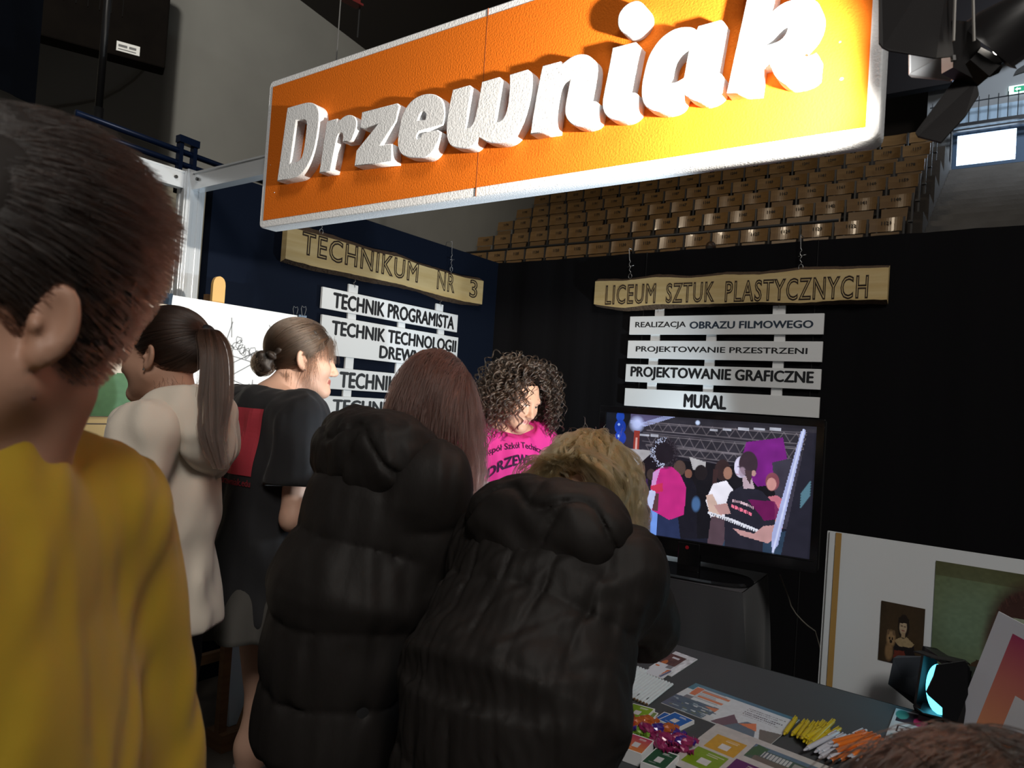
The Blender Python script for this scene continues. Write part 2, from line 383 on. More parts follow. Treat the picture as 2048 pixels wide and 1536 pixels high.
b = MB(); b.hexa([(-.2, -.06, -.40), (.2, -.06, -.40), (.2, -.045, -.40), (-.2, -.045, -.40), (-.21, -.01, -.15), (.21, -.01, -.15), (.21, .005, -.15), (-.21, .005, -.15)])
sp = raw_mesh('seat_panel', b.V, b.F, M_ply2)
b = MB(); b.box((.255, .0, -.72), (.285, .035, .1)); b.box((.22, -.05, -.42), (.29, .03, -.39)); lg = raw_mesh('post', b.V, b.F, M_iron)
rows = ['lowest', 'second', 'third', 'fourth', 'fifth', 'topmost']
for k in range(6):
    for i in range(18 if k else 17):
        num = 1121 + 19 * k + i; x = -1.95 - .54 * i
        s_ = bpy.data.objects.new('stadium_seat', None); COL.objects.link(s_); s_.location = (x, SY[k], SZ[k])
        tag(s_, 'wooden tip-up stadium seat number %d in the %s row of the dark stand' % (num, rows[k]), 'seat', 'tip-up seats in the stand')
        for nm, me in (('backrest', bk), ('seat_panel', sp), ('post', lg)):
            o = bpy.data.objects.new(nm, me); COL.objects.link(o); o.parent = s_
            if nm == 'backrest':
                if k < 5:
                    cu = bpy.data.curves.new('t', 'FONT'); cu.body = str(num); cu.size = .085; cu.align_x = 'CENTER'; cu.resolution_u = 1; cu.extrude = .001; cu.offset = .002
                    me2 = curve_mesh(cu); me2.transform(Matrix.Translation((0, .052, -.005)) @ Matrix.Rotation(math.pi / 2 - .12, 4, 'X')); me2.name = 'number'; me2.materials.append(M_num)
                    n_ = bpy.data.objects.new('number', me2); COL.objects.link(n_); n_.parent = o; n_.location = (0, -.013, 0)
t = thing('handrail', 'long grey iron rail running along the seats above the lowest row', 'rail', (-6, 13.25, 4.2))
MB().tube([(-11.7, 13.35, 5.0), (-2.75, 13.35, 5.0)], .028, 8).build('rail_tube', M_iron, t, True)
b = MB()
for x in np.arange(-11.6, -2.7, 1.62): b.tube([(x, 13.35, 4.1), (x, 13.35, 5.0)], .022, 8)
b.build('upright', M_iron, t)
# upper right: pale gallery wall, windows, mesh railing, escape sign, sloping dark roof edge
M_gal = mat('gallery_wall', (.30, .32, .34), .85)
wy = 20.0
struct(MB().box((-2.2, wy, 0), (4, wy + .2, 14)).build('wall_back_gallery', M_gal))
struct(MB().box((-2.15, wy - .02, 8.70), (3.5, wy - .005, 9.22)).build('trim_6', mat('daylit_wall_band', (.42, .58, .75), .6)))  # daylight on the gallery wall, put into a paler blue panel
for nm, x0, x1 in (('window_1', -1.52, -.35), ('window_2', -.17, 1.0)):
    w_ = thing(nm, 'bright daylight window pane under the gallery railing', 'window', (x0, wy, 7.8)); w_['kind'] = 'structure'
    MB().box((x0, wy - .03, 7.84), (x1, wy - .02, 8.57)).build('pane', mat('daylight_pane', (.6, .75, 1), .3, emit=(.62, .80, 1.0), es=6.0), w_)
    b = MB(); b.box((x0 - .09, wy - .06, 7.76), (x1 + .09, wy - .01, 7.84)); b.box((x0 - .09, wy - .06, 8.57), (x1 + .09, wy - .01, 8.65)); b.box((x0 - .09, wy - .06, 7.84), (x0, wy - .01, 8.57)); b.box((x1, wy - .06, 7.84), (x1 + .09, wy - .01, 8.57))
    b.build('window_frame', mat('blue_window_frame', (.06, .12, .22), .5), w_)
t = thing('mesh_railing', 'dark wire mesh railing on the gallery above the bright windows', 'railing', (-.5, 19.6, 8.65))
M_rail = mat('dark_rail', (.012, .014, .02), .5)
b = MB(); b.box((-2.1, 19.58, 8.66), (3, 19.66, 8.74)); b.box((-2.1, 19.58, 8.56), (3, 19.66, 8.6)); b.build('bottom_rail', M_rail, t)
MB().tube([(-2.1, 19.62, 9.24), (3, 19.62, 9.24)], .016).build('top_rail', M_rail, t)
b = MB()
for x in np.arange(-2.05, 3, .19): b.tube([(x, 19.62, 8.7), (x, 19.62, 9.34)], .011, 6)
b.build('bars', M_rail, t)
for x in (-1.62, 2.4): MB().tube([(x, 19.6, 7.4), (x, 19.6, 9.4)], .026).build('post', M_rail, t)
t = thing('exit_sign', 'lit green escape route sign with a white arrow on the grey gallery wall', 'sign', (-.35, wy, 9.5))
e0 = P(2017, 189, Y=wy - .06); ew = .62; eh = .19
MB().slab(e0, (ew, 0, 0), (0, .05, 0), (0, 0, eh)).build('lightbox', mat('lit_sign_white', (.8, .9, .9), .4, emit=(.75, 1, .95), es=1.3), t)
g_ = MB().slab(e0 + (.1, -.004, .03), (.42, 0, 0), (0, .003, 0), (0, 0, .13)).build('green_face', mat('lit_sign_green', (0, .25, .12), .4, emit=(.0, .22, .10), es=1.0), t)
b = MB(); q = e0 + (.12, -.008, .095)
b.add([q, q + (.05, 0, .045), q + (.05, 0, .02), q + (.11, 0, .02), q + (.11, 0, -.02), q + (.05, 0, -.02), q + (.05, 0, -.045)], [(0, 6, 5, 4, 3, 2, 1)])
q = e0 + (.36, -.008, .095); b.ball(q + (0.03, 0, .045), (.016, .003, .016), 6); b.add([q + (0, 0, .02), q + (.05, 0, .03), q + (.03, 0, -.01), q + (.05, 0, -.05), q + (.03, 0, -.055), q + (.0, 0, -.015), q + (-.04, 0, -.05), q + (-.05, 0, -.04)], [(7, 6, 5, 4, 3, 2, 1, 0)])
b.build('arrow_and_runner', mat('lit_sign_mark', (.9, 1, 1), .4, emit=(.9, 1, 1), es=1.0), t)
c1 = P(1905, 165, Y=19.4); c2 = P(2110, 65, Y=19.4)
struct(MB().add([c1 + (0, 0, 0), c2, c2 + (0, 0, 5), c1 + (-3, 0, 6), c1 + (-1.6, 0, 0)] + [v + np.array([0, .3, 0]) for v in (c1, c2, c2 + (0, 0, 5), c1 + (-3, 0, 6), c1 + (-1.6, 0, 0))], [(0, 1, 2, 3, 4), (9, 8, 7, 6, 5), (0, 5, 6, 1), (1, 6, 7, 2), (2, 7, 8, 3), (3, 8, 9, 4), (4, 9, 5, 0)]).build('trim_3', mat('roof_soffit', (.012, .010, .012), .9)))
struct(MB().tube([c1 + (0, -.03, 0), c2 + (0, -.03, 0)], .03).build('trim_4', mat('pale_edge', (.35, .42, .6), .5)))
l1 = P(2028, 150, Y=wy - .05); tag(MB().hexa([l1 + (0, 0, 0), l1 + (.5, 0, .1), l1 + (.5, .03, .1), l1 + (0, .03, 0), l1 + (.05, 0, .12), l1 + (.5, 0, .38), l1 + (.5, .03, .38), l1 + (.05, .03, .12)]).build('wall_speaker', mat('black_plastic', (.012, .012, .012), .5)), 'dark grey box fixed to the gallery wall above the escape sign', 'speaker')
# ================================================================== THE STAND: walls, frame, sign, boards
XL, YB, ZT = -3.158, 4.141, 2.45
M_cloth = mat('black_wall_cloth', (0.0058, 0.0056, 0.0066), 0.95, bump=(9, .25, .02, (1, 1, .12)), spec=.08)
b = MB(); b.box((XL - .06, 1.86, 0), (XL, YB + .06, ZT)); struct(b.build('wall_left_stand', mat('blue_lit_black_cloth', (0.0022, 0.0050, 0.0135), 0.85, spec=.12, bump=(9, .25, .02, (1, 1, .12)))))  # black cloth, the lamp's blue cast put into its colour
b = MB()
nx = 90; Vv = []; Fc = []
for i in range(nx + 1):
    x = XL + 4.9 * i / nx; y = YB + .006 * math.sin(i * .9) + .004 * math.sin(i * 2.3) - (.02 if i < 2 else 0)
    for z in (0, 1.2, ZT): Vv.append((x, y, z))
for i in range(nx):
    for j in range(2): a = i * 3 + j; Fc.append((a, a + 3, a + 4, a + 1))
b.add(Vv, Fc); b.box((XL, YB + .02, 0), (XL + 4.9, YB + .07, ZT)); struct(b.build('wall_back_stand', M_cloth, smooth=True))
b = MB()
for x in (-1.98, -.95, .12): b.box((x, YB - .012, 0), (x + .004, YB - .006, ZT))
struct(b.build('trim_5', mat('cloth_seam', (.003, .003, .004), .9)))
M_alu = mat('white_aluminium', (.72, .75, .78), .25, metal=.35)
fx = -3.2; fz = P(385, 345, X=fx)[2]; fy = P(385, 345, X=fx)[1]
fr = thing('stand_frame', 'white aluminium frame of the stand with grooved corner post', 'frame', (fx, fy, 0))
b = MB()
for dx, dy in ((0, 0),):
    b.box((fx - .045, fy - .045, 0), (fx + .045, fy + .045, fz))
    for q in (-.022, .022): b.box((fx - .05, fy + q - .011, 0), (fx + .05, fy + q + .011, fz - .01)); b.box((fx + q - .011, fy - .05, 0), (fx + q + .011, fy + .05, fz - .01))
b.build('post', M_alu, fr, bevel=.003)
b = MB(); b.box((fx + .05, fy - .02, fz - .09), (-.4, fy + .02, fz - .015)); b.box((fx + .05, fy - .025, fz - .02), (-.4, fy + .025, fz - .012)); b.box((fx + .05, fy - .025, fz - .095), (-.4, fy + .025, fz - .087)); b.build('rail', M_alu, fr)
b = MB(); b.box((fx - .02, fy - 1.6, fz - .09), (fx + .02, fy - .05, fz - .015)); b.box((fx - .025, fy - 1.6, fz - .02), (fx + .025, fy - .05, fz - .012)); b.build('rail', M_alu, fr)
b = MB(); b.box((fx - .045, fy - 1.69, 0), (fx + .045, fy - 1.6, fz)); b.build('post', M_alu, fr)
b = MB(); b.tube([(fx + .09, fy - .03, fz - .05), (fx + .09, fy - .022, fz - .05)], .008); b.tube([(fx + .03, fy - .09, fz - .05), (fx + .022, fy - .09, fz - .05)], .008); b.build('screw', mat('dark_screw', (.03, .03, .03), .4), fr)

# ---- the big foam sign
SGY = 1.65
M_foam = mat('white_styrofoam', (.80, .82, .85), .8, bump=(170, .35, .006))
M_orange = mat('orange_paint_on_foam', (.72, .165, .012), .85, spec=.12, bump=(170, .35, .006))
c00 = P(520, 452, Y=SGY); c10 = P(1757, 288, Y=SGY); z0 = (c00[2] + c10[2]) / 2; x0 = c00[0]; x1 = c10[0]; z1 = P(527, 170, Y=SGY)[2]
sg = thing('foam_sign', 'large orange foam sign with raised white letters and white rim', 'sign', ((x0 + x1) / 2, SGY, z0))
rr = .022; pts = []
for cx, cz_, a0 in ((x1 - rr, z1 - rr, 0), (x0 + rr, z1 - rr, 90), (x0 + rr, z0 + rr, 180), (x1 - rr, z0 + rr, 270)):
    for k in range(5): a = math.radians(a0 + 22.5 * k); pts.append((cx + rr * math.cos(a), SGY, cz_ + rr * math.sin(a)))
poly_prism('foam_board', pts, [], (0, .06, 0), M_foam, sg, bevel=.004)
e = .026
b = MB(); b.box((x0 + e, SGY - .006, z0 + e * 1.1), (x1 - e, SGY - .003, z1 - e)); b.build('orange_field', M_orange, sg)
xs = P(962, 260, Y=SGY)[0]
b = MB(); b.box((xs, SGY - .0066, z0 + .002), (xs + .0018, SGY - .004, z1 - .002)); b.build('board_joint', mat('joint_line', (.25, .06, .01), .9), sg)
b = MB()
for px, py, r in ((1683, 158, .0042), (1680, 84, .0025), (549, 385, .0025), (541, 330, .0015)):
    b.ball(P(px, py, Y=SGY - .006), (r, .0015, r * .8), 5)
b.build('chipped_spot', M_foam, sg)
LT = [  # region, outer outline, holes (pixel tracing of the letter faces)
 ('D', (540, 180), [(262, 262, 1), (450, 208), (560, 180), (640, 192), (695, 240), (720, 310), (725, 420), (712, 560), (680, 760), (640, 920), (580, 1070), (500, 1195), (430, 1262), (365, 1288), (110, 1335, 1)],
  [[(385, 445, 1), (500, 432, 0), (545, 460), (540, 560), (512, 800), (480, 970), (430, 1045), (295, 1078, 1)]]),
 ('r', (540, 180), [(838, 455, 1), (990, 420, 1), (990, 490, 1), (1060, 405), (1150, 360), (1225, 375), (1270, 430), (1278, 520), (1240, 640), (1195, 745, 1), (1062, 765, 1), (1078, 670), (1050, 622), (1005, 645), (975, 740), (955, 850), (885, 1192, 1), (725, 1216, 1)], []),
 ('z', (540, 180), [(1352, 325, 1), (1868, 195, 1), (1898, 235, 1), (1850, 460, 1), (1615, 810, 1), (1788, 788, 1), (1786, 1052, 1), (1240, 1116, 1), (1270, 888, 1), (1582, 503, 1), (1385, 572, 1), (1322, 560, 1)], []),
 ('e', (780, 120), [(600, 492), (480, 505), (350, 570), (250, 680), (182, 810), (150, 960), (120, 1130), (118, 1270), (160, 1375), (240, 1425), (400, 1432), (520, 1432), (615, 1370), (690, 1240), (740, 1120), (748, 1052, 1), (700, 1025, 1), (480, 1070, 1), (462, 1115), (425, 1165), (398, 1160), (395, 1105), (430, 1046, 1), (782, 952, 1), (812, 810), (800, 680), (770, 590), (700, 518)],
  [[(410, 886, 1), (440, 800), (485, 752), (528, 780), (532, 830), (520, 872, 1)]]),
 ('w', (780, 120), [(925, 435, 1), (1170, 370, 1), (1205, 408, 1), (1185, 530), (1140, 800), (1115, 1000, 1), (1180, 985), (1230, 920), (1270, 760), (1300, 600), (1350, 320, 1), (1605, 250, 1), (1645, 295, 1), (1620, 440), (1570, 700), (1550, 910, 1), (1620, 900), (1690, 820), (1730, 660), (1755, 420), (1755, 215, 1), (2020, 140, 1), (2060, 181), (2075, 261), (2070, 441), (2035, 641), (1955, 881), (1875, 1021), (1810, 1118), (1720, 1185), (1600, 1215), (1480, 1215), (1380, 1190), (1308, 1130, 1), (1240, 1240), (1160, 1295), (1020, 1292), (900, 1272), (850, 1190), (828, 1080), (835, 900), (870, 680)], []),
 ('n', (1020, 60), [(485, 525, 1), (750, 460, 1), (765, 500, 1), (850, 430), (960, 365), (1080, 350), (1170, 380), (1240, 450), (1258, 560), (1235, 760), (1200, 940), (1180, 1050, 1), (1250, 1038, 0), (1305, 1078, 1), (1282, 1290, 1), (1240, 1360), (1150, 1400), (1040, 1420), (920, 1395), (840, 1325), (803, 1220), (815, 1080), (850, 900), (880, 742, 1), (800, 770), (750, 850), (725, 940), (690, 1150), (648, 1470, 1), (300, 1530, 1), (340, 1250), (400, 900), (470, 560)], []),
 ('i', (1020, 60), [(1505, 260, 1), (1845, 178, 1), (1888, 222, 1), (1870, 300), (1800, 680), (1745, 930, 1), (1830, 912), (1878, 950, 1), (1850, 1190, 1), (1800, 1250), (1700, 1305), (1560, 1322), (1440, 1292), (1370, 1210), (1348, 1090), (1380, 900), (1450, 560)], []),
 ('dot', (1200, 0), [(560, 8), (640, 55), (692, 140), (697, 240), (662, 340), (590, 430), (500, 492), (400, 508), (310, 472), (262, 390), (262, 260), (308, 150), (400, 60), (480, 22)], []),
 ('a', (1200, 0), [(1440, 380, 1), (1780, 293, 1), (1818, 330, 1), (1790, 500), (1690, 1085, 1), (1760, 1065), (1802, 1120, 1), (1780, 1340, 1), (1700, 1430), (1560, 1492), (1430, 1492), (1310, 1450), (1240, 1385, 1), (1180, 1530), (1080, 1600), (900, 1640), (760, 1620), (655, 1560), (608, 1440), (610, 1250), (650, 1050), (700, 860), (770, 720), (880, 570), (1020, 460), (1150, 403), (1290, 393), (1370, 408), (1415, 440, 1)],
  [[(1302, 748, 1), (1200, 780), (1110, 860), (1060, 970), (1022, 1215, 1), (1100, 1212, 0), (1225, 1140, 1)]]),
 ('k', (1440, 0), [(528, -640, 1), (900, -740, 1), (768, 170, 1), (830, 110), (930, 40), (1050, 0), (1180, -30), (1300, -32), (1410, 10), (1472, 90), (1492, 220), (1460, 380), (1380, 530), (1280, 640), (1195, 740), (1195, 800), (1260, 828), (1330, 810), (1412, 775, 1), (1448, 825, 1), (1422, 1090, 1), (1360, 1160), (1200, 1225), (1020, 1255), (920, 1225), (830, 1150), (770, 1060), (727, 935, 1), (610, 970, 1), (560, 1335, 1), (95, 1375, 1)],
  [[(992, 405, 1), (900, 408), (820, 470), (720, 580), (662, 672, 1), (800, 632), (900, 580), (970, 490)]]),
]
LY = SGY - .047
for nm, (ox, oy), outer, holes in LT:
    f3 = lambda L: [P(ox + x / 7.314, oy + y / 7.314, Y=LY) for x, y in smooth_loop(L, 2)]
    o = poly_prism('letter', f3(outer), [f3(h) for h in holes], (0, .044, 0), M_foam, sg, bevel=.0025)
# the sign hangs on two wires from the rail
b = MB()
for x in (x0 + .35, x1 - .35): b.tube([(x, SGY + .03, z1), (x, SGY + .03, z1 + .9)], .0025, 6)
b.build('hanging_wire', mat('thin_wire', (.25, .25, .25), .4, metal=.8), sg)

# ---- burnt-letter planks and the white boards under them
M_plank = mat('pale_pine_plank', (.60, .46, .23), .5, vary=(2.2, (.52, .37, .16), (1.2, 1.2, 14)), bump=(40, .15, .004, (1, 1, 8)))
M_bark = mat('brown_bark', (.085, .05, .028), .9, bump=(60, .8, .02))
M_burn = mat('burnt_lettering', (.032, .016, .008), .8)
M_board = mat('white_painted_board', (.70, .73, .76), .45)
M_board2 = mat('grey_white_painted_board', (.80, .81, .82), .45)
M_blk = mat('black_vinyl_lettering', (.008, .008, .010), .5)
M_wire = mat('steel_wire', (.45, .45, .45), .35, metal=.9)
def plank(label, o, U, V, N, words, hooks, seed, under, lw):
    "o bottom-left of the front face; live bark edges along top and bottom; words = (text, u0, u1, v0, v1)"
    o, U, V, N = (np.array(q, float) for q in (o, U, V, N)); r = np.random.default_rng(seed); n = 60; th = .04
    t = thing('wooden_sign', label, 'sign', tuple(o + U / 2))
    def edge(base, amp): 
        w_ = np.interp(np.linspace(0, 1, n + 1), np.linspace(0, 1, 9), r.normal(0, amp, 9)) + r.normal(0, amp * .12, n + 1); return base + w_
    lo = edge(.085, .030); hi = edge(.885, .030); lo2 = lo - np.abs(edge(.07, .025)); hi2 = hi + np.abs(edge(.115, .03))
    Vf = []; 
    for i in range(n + 1):
        u = i / n
        Vf += [o + U * u + V * lo[i], o + U * u + V * hi[i], o + U * u + V * lo2[i] - N * th, o + U * u + V * hi2[i] - N * th]
    Fc = []; mi = []
    for i in range(n):
        a = 4 * i; c = a + 4
        Fc += [(a, c, c + 1, a + 1), (a + 2, a + 3, c + 3, c + 2)]; mi += [0, 0]
        Fc += [(a + 1, c + 1, c + 3, a + 3), (a + 2, c + 2, c, a)]; mi += [1, 1]
    Fc += [(0, 1, 3, 2), (4 * n, 4 * n + 2, 4 * n + 3, 4 * n + 1)]; mi += [0, 0]
    mesh('plank', Vf, Fc, [M_plank, M_bark], t, False, mi)
    for s, u0, u1, v0, v1 in words:
        text('burnt_lettering', s, o + U * u0 + V * v0, U * (u1 - u0), V * (v1 - v0), M_burn, t, bold=.03, outline=lw, space=1.12, depth=.003, lift=-.0005)
    for k, (u, lean) in enumerate(hooks):
        bb = MB(); q = o + U * u + V * .96 - N * th * .5
        ring = [q + up * (.012 + .016 * math.sin(a)) + _n(U) * .012 * math.cos(a) for a in np.linspace(-1.5, 4.2, 10)]
        bb.tube([q - up * .02, q] + ring, .0022, 6); top = q + up * (ZT - q[2] + .03) + _n(U) * lean
        tw = [ring[5] + (top - ring[5]) * f + _n(U) * .006 * math.sin(f * 30) * (f < .5) for f in np.linspace(0, 1, 16)]
        bb.tube(tw, .0022, 6); bb.tube([tw[4] - _n(U) * .02, tw[4] + _n(U) * .022 + up * .008], .002, 5)
        bb.tube([top, top - N * .05, top - N * .06 - up * .06], .0022, 6)
        bb.build('hook_wire', M_wire, t, True)
    return t
def ladder(label, boards, N, mboard, tabs, battens, hooksz):
    "boards: (o, U, V, [(text,u0,u1,v0,v1,bold,mat)])"
    N = np.array(N, float); th = .016
    t = thing('hanging_boards', label, 'sign', tuple(np.array(boards[0][0], float) + np.array(boards[0][1], float) / 2))
    for o, U, V, words in boards:
        o, U, V = (np.array(q, float) for q in (o, U, V))
        bo = MB().slab(o - N * th, U, V, N * th).build('board', mboard, t, bevel=.0015)
        for s, u0, u1, v0, v1, bold, mm in words:
            text('lettering', s, o + U * u0 + V * v0, U * (u1 - u0), V * (v1 - v0), mm, bo, bold=bold, depth=.0008, lift=.0002)
    for i in range(len(boards) - 1):
        o, U, V, _ = boards[i]; o2, U2, V2, _ = boards[i + 1]
        o, U, V, o2, U2, V2 = (np.array(q, float) for q in (o, U, V, o2, U2, V2))
        for u in battens:
            a = o2 + U2 * u + V2 * .6 - N * (th + .012); hgt = (o + U * u + V * .4) - (o2 + U2 * u + V2 * .6)
            MB().slab(a - _n(U) * .03, _n(U) * .06, hgt, N * .012).build('batten', mboard, t)
    o, U, V, _ = boards[0]; o, U, V = (np.array(q, float) for q in (o, U, V))
    for (u, w_), hz in zip(tabs, hooksz):
        a = o + U * u + V * .5 - N * (th + .012) - _n(U) * w_ / 2
        tb = MB().slab(a, _n(U) * w_, V * .5 + up * .05, N * .012).build('tab', mboard, t, bevel=.001)
        q = o + U * u + V + up * .035 - N * .012; bb = MB()
        bb.tube([q + N * .01, q + N * .006 + up * .012, q - N * .008 + up * (hz * .5), q + _n(U) * .008 + up * hz * .7, q - N * .01 + up * (hz + .03)], .002, 6)
        bb.build('hook_wire', M_wire, tb, True)
    return t
# back wall: faces -Y
Nb = np.array([0, -1.0, 0]); yb = YB - .055
o = P(1187, 618, Y=yb); oR = P(1774, 600, Y=yb); tL = P(1190, 556, Y=yb)
U = np.array([oR[0] - o[0], 0, 0]); V = np.array([0, 0, tL[2] - o[2]])
def ub(px, py): q = P(px, py, Y=yb); return (q[0] - o[0]) / U[0], (q[2] - o[2]) / V[2]
def W(s, a, c):
    u0, v0 = ub(*a); u1, v1 = ub(*c); return (s, u0, u1, v0, v1)
plank('bark-edged wooden plank with burnt outline letters hanging on the black back wall', o, U, V, Nb,
      [W('LICEUM', (1210, 610), (1313, 566)), W('SZTUK', (1331, 607), (1431, 562)), W('PLASTYCZNYCH', (1449, 605), (1738, 549))], [(.14, -.02), (.745, -.01)], 3, None, .026)
yl = YB - .03
def bb_(l, r_, tl): 
    a = P(*l, Y=yl); c = P(*r_, Y=yl); d_ = P(*tl, Y=yl); return a, np.array([c[0] - a[0], 0, 0]), np.array([0, 0, d_[2] - a[2]])
B1 = bb_((1258, 669), (1646, 671.5), (1259.5, 633)); B2 = bb_((1254, 716), (1643, 727), (1255, 681)); B3 = bb_((1250, 763), (1640, 783.5), (1252, 728)); B4 = bb_((1248, 811), (1637, 838), (1250, 776))
zb = [2.035, 1.861, 1.722, 1.578]
M_nvy = mat('dark_navy_lettering', (.02, .035, .06), .5)
def fixz(Bx):  # level boards, as they hang
    return Bx
ladder('four white boards with black course names hanging above the television', [
    (*B1, [('REALIZACJA', .035, .325, .30, .69, .018, M_blk), ('OBRAZU FILMOWEGO', .345, .955, .30, .68, .03, M_nvy)]),
    (*B2, [('PROJEKTOWANIE PRZESTRZENI', .05, .935, .28, .68, .018, M_blk)]),
    (*B3, [('PROJEKTOWANIE GRAFICZNE', .03, .97, .12, .88, .038, M_blk)]),
    (*B4, [('MURAL', .34, .565, .10, .85, .045, M_blk)])], Nb, M_board2, [(.165, .06), (.79, .07)], [.15, .46, .80], [.05, .05])
# left wall: faces +X
Nl = np.array([1.0, 0, 0]); xl = XL + .055
o = P(570, 528, X=xl); oR = P(964, 611, X=xl); tL = P(572, 452, X=xl)
U = np.array([0, oR[1] - o[1], 0]); V = np.array([0, 0, .205]); o[2] = (o[2] + oR[2]) / 2
def ub(px, py): q = P(px, py, X=xl); return (q[1] - o[1]) / U[1], (q[2] - o[2]) / V[2]
plank('bark-edged wooden plank with burnt outline letters hanging on the left stand wall', o, U, V, Nl,
      [W('TECHNIKUM', (602, 508), (838, 527)), W('NR', (873, 578), (911, 550)), W('3', (938, 594), (956, 562))], [(.14, .0), (.80, -.01)], 5, None, .026)
xl2 = XL + .03
def bl_(l, r_, tl):
    a = P(*l, X=xl2); c = P(*r_, X=xl2); d_ = P(*tl, X=xl2); return a, np.array([0, c[1] - a[1], 0]), np.array([0, 0, d_[2] - a[2]])
L1 = bl_((643, 616), (914, 663), (645, 573)); L2 = bl_((639, 708), (912, 747), (641, 628)); L3 = bl_((634, 776), (907, 800), (636, 732)); L4 = bl_((627, 866), (903, 880), (631, 790))
ladder('white boards with black course names hanging on the left stand wall', [
    (*L1, [('TECHNIK PROGRAMISTA', .065, .97, .10, .86, .042, M_blk)]),
    (*L2, [('TECHNIK TECHNOLOGII', .06, .985, .52, .90, .042, M_blk), ('DREWNA', .38, .76, .07, .43, .042, M_blk)]),
    (*L3, [('TECHNIK ROBOTYK', .13, .98, .08, .86, .042, M_blk)]),
    (*L4, [('TECHNIK REKLAMY', .10, .98, .56, .92, .042, M_blk), ('I MEDIA', .30, .72, .10, .42, .042, M_blk)])], Nl, M_board, [(.20, .07), (.85, .07)], [.20, .55, .87], [.05, .05])
# ================================================================== LAMPS
M_lampblk = mat('black_lamp_metal', (.010, .009, .010), .4, metal=.2)
M_lampmat = mat('matt_black_flap', (.008, .0065, .0075), .65)
M_flap = mat('grey_flap_paint', (.035, .042, .055), .5)
def plate(mb, pts, th=.003, k=0):
    pts = [np.array(p, float) for p in pts]; N = _n(np.cross(pts[1] - pts[0], pts[2] - pts[0])) * th; n = len(pts)
    return mb.add(pts + [p + N for p in pts], [tuple(range(n - 1, -1, -1)), tuple(range(n, 2 * n))] + [(i, (i + 1) % n, n + (i + 1) % n, n + i) for i in range(n)], k)
# upper lamp: in front of the sign, aimed at it
LA = P(1950, 110, d=1.12); aim = np.array([-1.0, SGY, 2.27]); ax = _n(aim - LA)
t = thing('stage_spotlight', 'black barn-door spotlight hanging on strings by the right end of the orange sign', 'lamp', tuple(LA))
b = MB(); b.tube([LA - ax * .095 + up * .05, LA - ax * .09 + up * .05, LA - ax * .03 + up * .02, LA - ax * .02 + up * .01], [.03, .042, .05, .055], 20, cap=False); b.build('housing', M_lampblk, t, True)
b = MB(); b.tube([LA - ax * .030 + up * .02, LA - ax * .026 + up * .018], .030, 24); b.build('lens', mat('lit_lens', (.9, .9, .9), .3, emit=(1, .93, .82), es=12), t)
b = MB(); plate(b, [P(1757, 88, d=1.02), P(1764, 97, d=1.02), P(1776, 103, d=1.02), P(1870, 118, d=1.06), P(1905, 114, d=1.09), P(1905, -130, d=1.09), P(1757, -190, d=1.02)]); b.build('barn_door', M_lampmat, t)
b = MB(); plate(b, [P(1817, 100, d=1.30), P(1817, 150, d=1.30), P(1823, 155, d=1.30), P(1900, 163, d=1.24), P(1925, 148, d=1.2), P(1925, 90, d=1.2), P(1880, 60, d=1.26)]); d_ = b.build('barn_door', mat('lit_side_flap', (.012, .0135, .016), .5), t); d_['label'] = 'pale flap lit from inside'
b = MB(); plate(b, [P(1911, 156, d=1.12), P(1953, 160, d=1.10), P(1958, 188, d=1.08), P(1930, 232, d=1.06), P(1882, 284, d=1.05), P(1836, 272, d=1.08), P(1831, 264, d=1.08)]); b.build('barn_door', M_lampmat, t)
b = MB(); b.tube([P(1936, 118, d=1.10) , P(1972, 150, d=1.10)], [.022, .03], 10); b.tube([P(1972, 138, d=1.1), P(1990, 130, d=1.1)], .014, 8); b.build('hinge_block', M_lampblk, t)
b = MB(); plate(b, [P(1906, 40, d=1.08), P(1960, 45, d=1.08), P(1962, 165, d=1.09), P(1906, 135, d=1.09)], .03); b.build('front_frame', M_lampblk, t)
MB().tube([P(1906, 112, d=1.075), P(1907, 122, d=1.075)], .004, 6).build('rivet', mat('bright_rivet', (.6, .6, .6), .2, metal=.9), t)
for x, xa in ((1907, 1912), (1948, 1945)):
    q = P(x, 82, d=1.07); MB().tube([q, P(xa, -60, d=1.06), P(xa, -60, d=1.06) + up * .9], .0022, 6).build('hanging_string', mat('white_string', (.55, .53, .5), .8), t)
light('sign_spot', 'SPOT', tuple(LA + ax * .05), tuple(aim), 260, (1.0, .92, .80), spot_size=math.radians(90), spot_blend=.6, shadow_soft_size=.025)
# table lamp: aimed across the stand at the left wall
LB = P(1872, 1377, d=1.74); bx = _n(np.array([-.84, -.52, .10])); bu = _n(up - bx * np.dot(up, bx)); br = np.cross(bx, bu)
t = thing('led_spotlight', 'small black barn-door lamp with cyan glowing lens standing on the table', 'lamp', (LB[0], LB[1], .742))
b = MB(); h_ = .072
b.slab(LB - bx * .20 - br * h_ * .8 - bu * h_ * .8, bx * .17, br * h_ * 1.6, bu * h_ * 1.6); b.build('housing', M_lampblk, t, bevel=.01)
b = MB()
for s1, s2 in ((-1, 0), (1, 0), (0, -1), (0, 1)):
    c = LB - bx * .03 + br * s1 * h_ + bu * s2 * h_; w1 = br * .006 if s1 else br * (h_ + .006); w2 = bu * .006 if s2 else bu * (h_ + .006)
    b.slab(c - w1 - w2, w1 * 2, w2 * 2, bx * .035)
b.build('front_frame', M_lampblk, t)
b = MB(); b.tube([LB - bx * .012, LB - bx * .006], .058, 32); b.build('lens', mat('lit_cyan_lens', (.3, .9, 1), .3, emit=(.10, .72, 1.0), es=3.2), t)
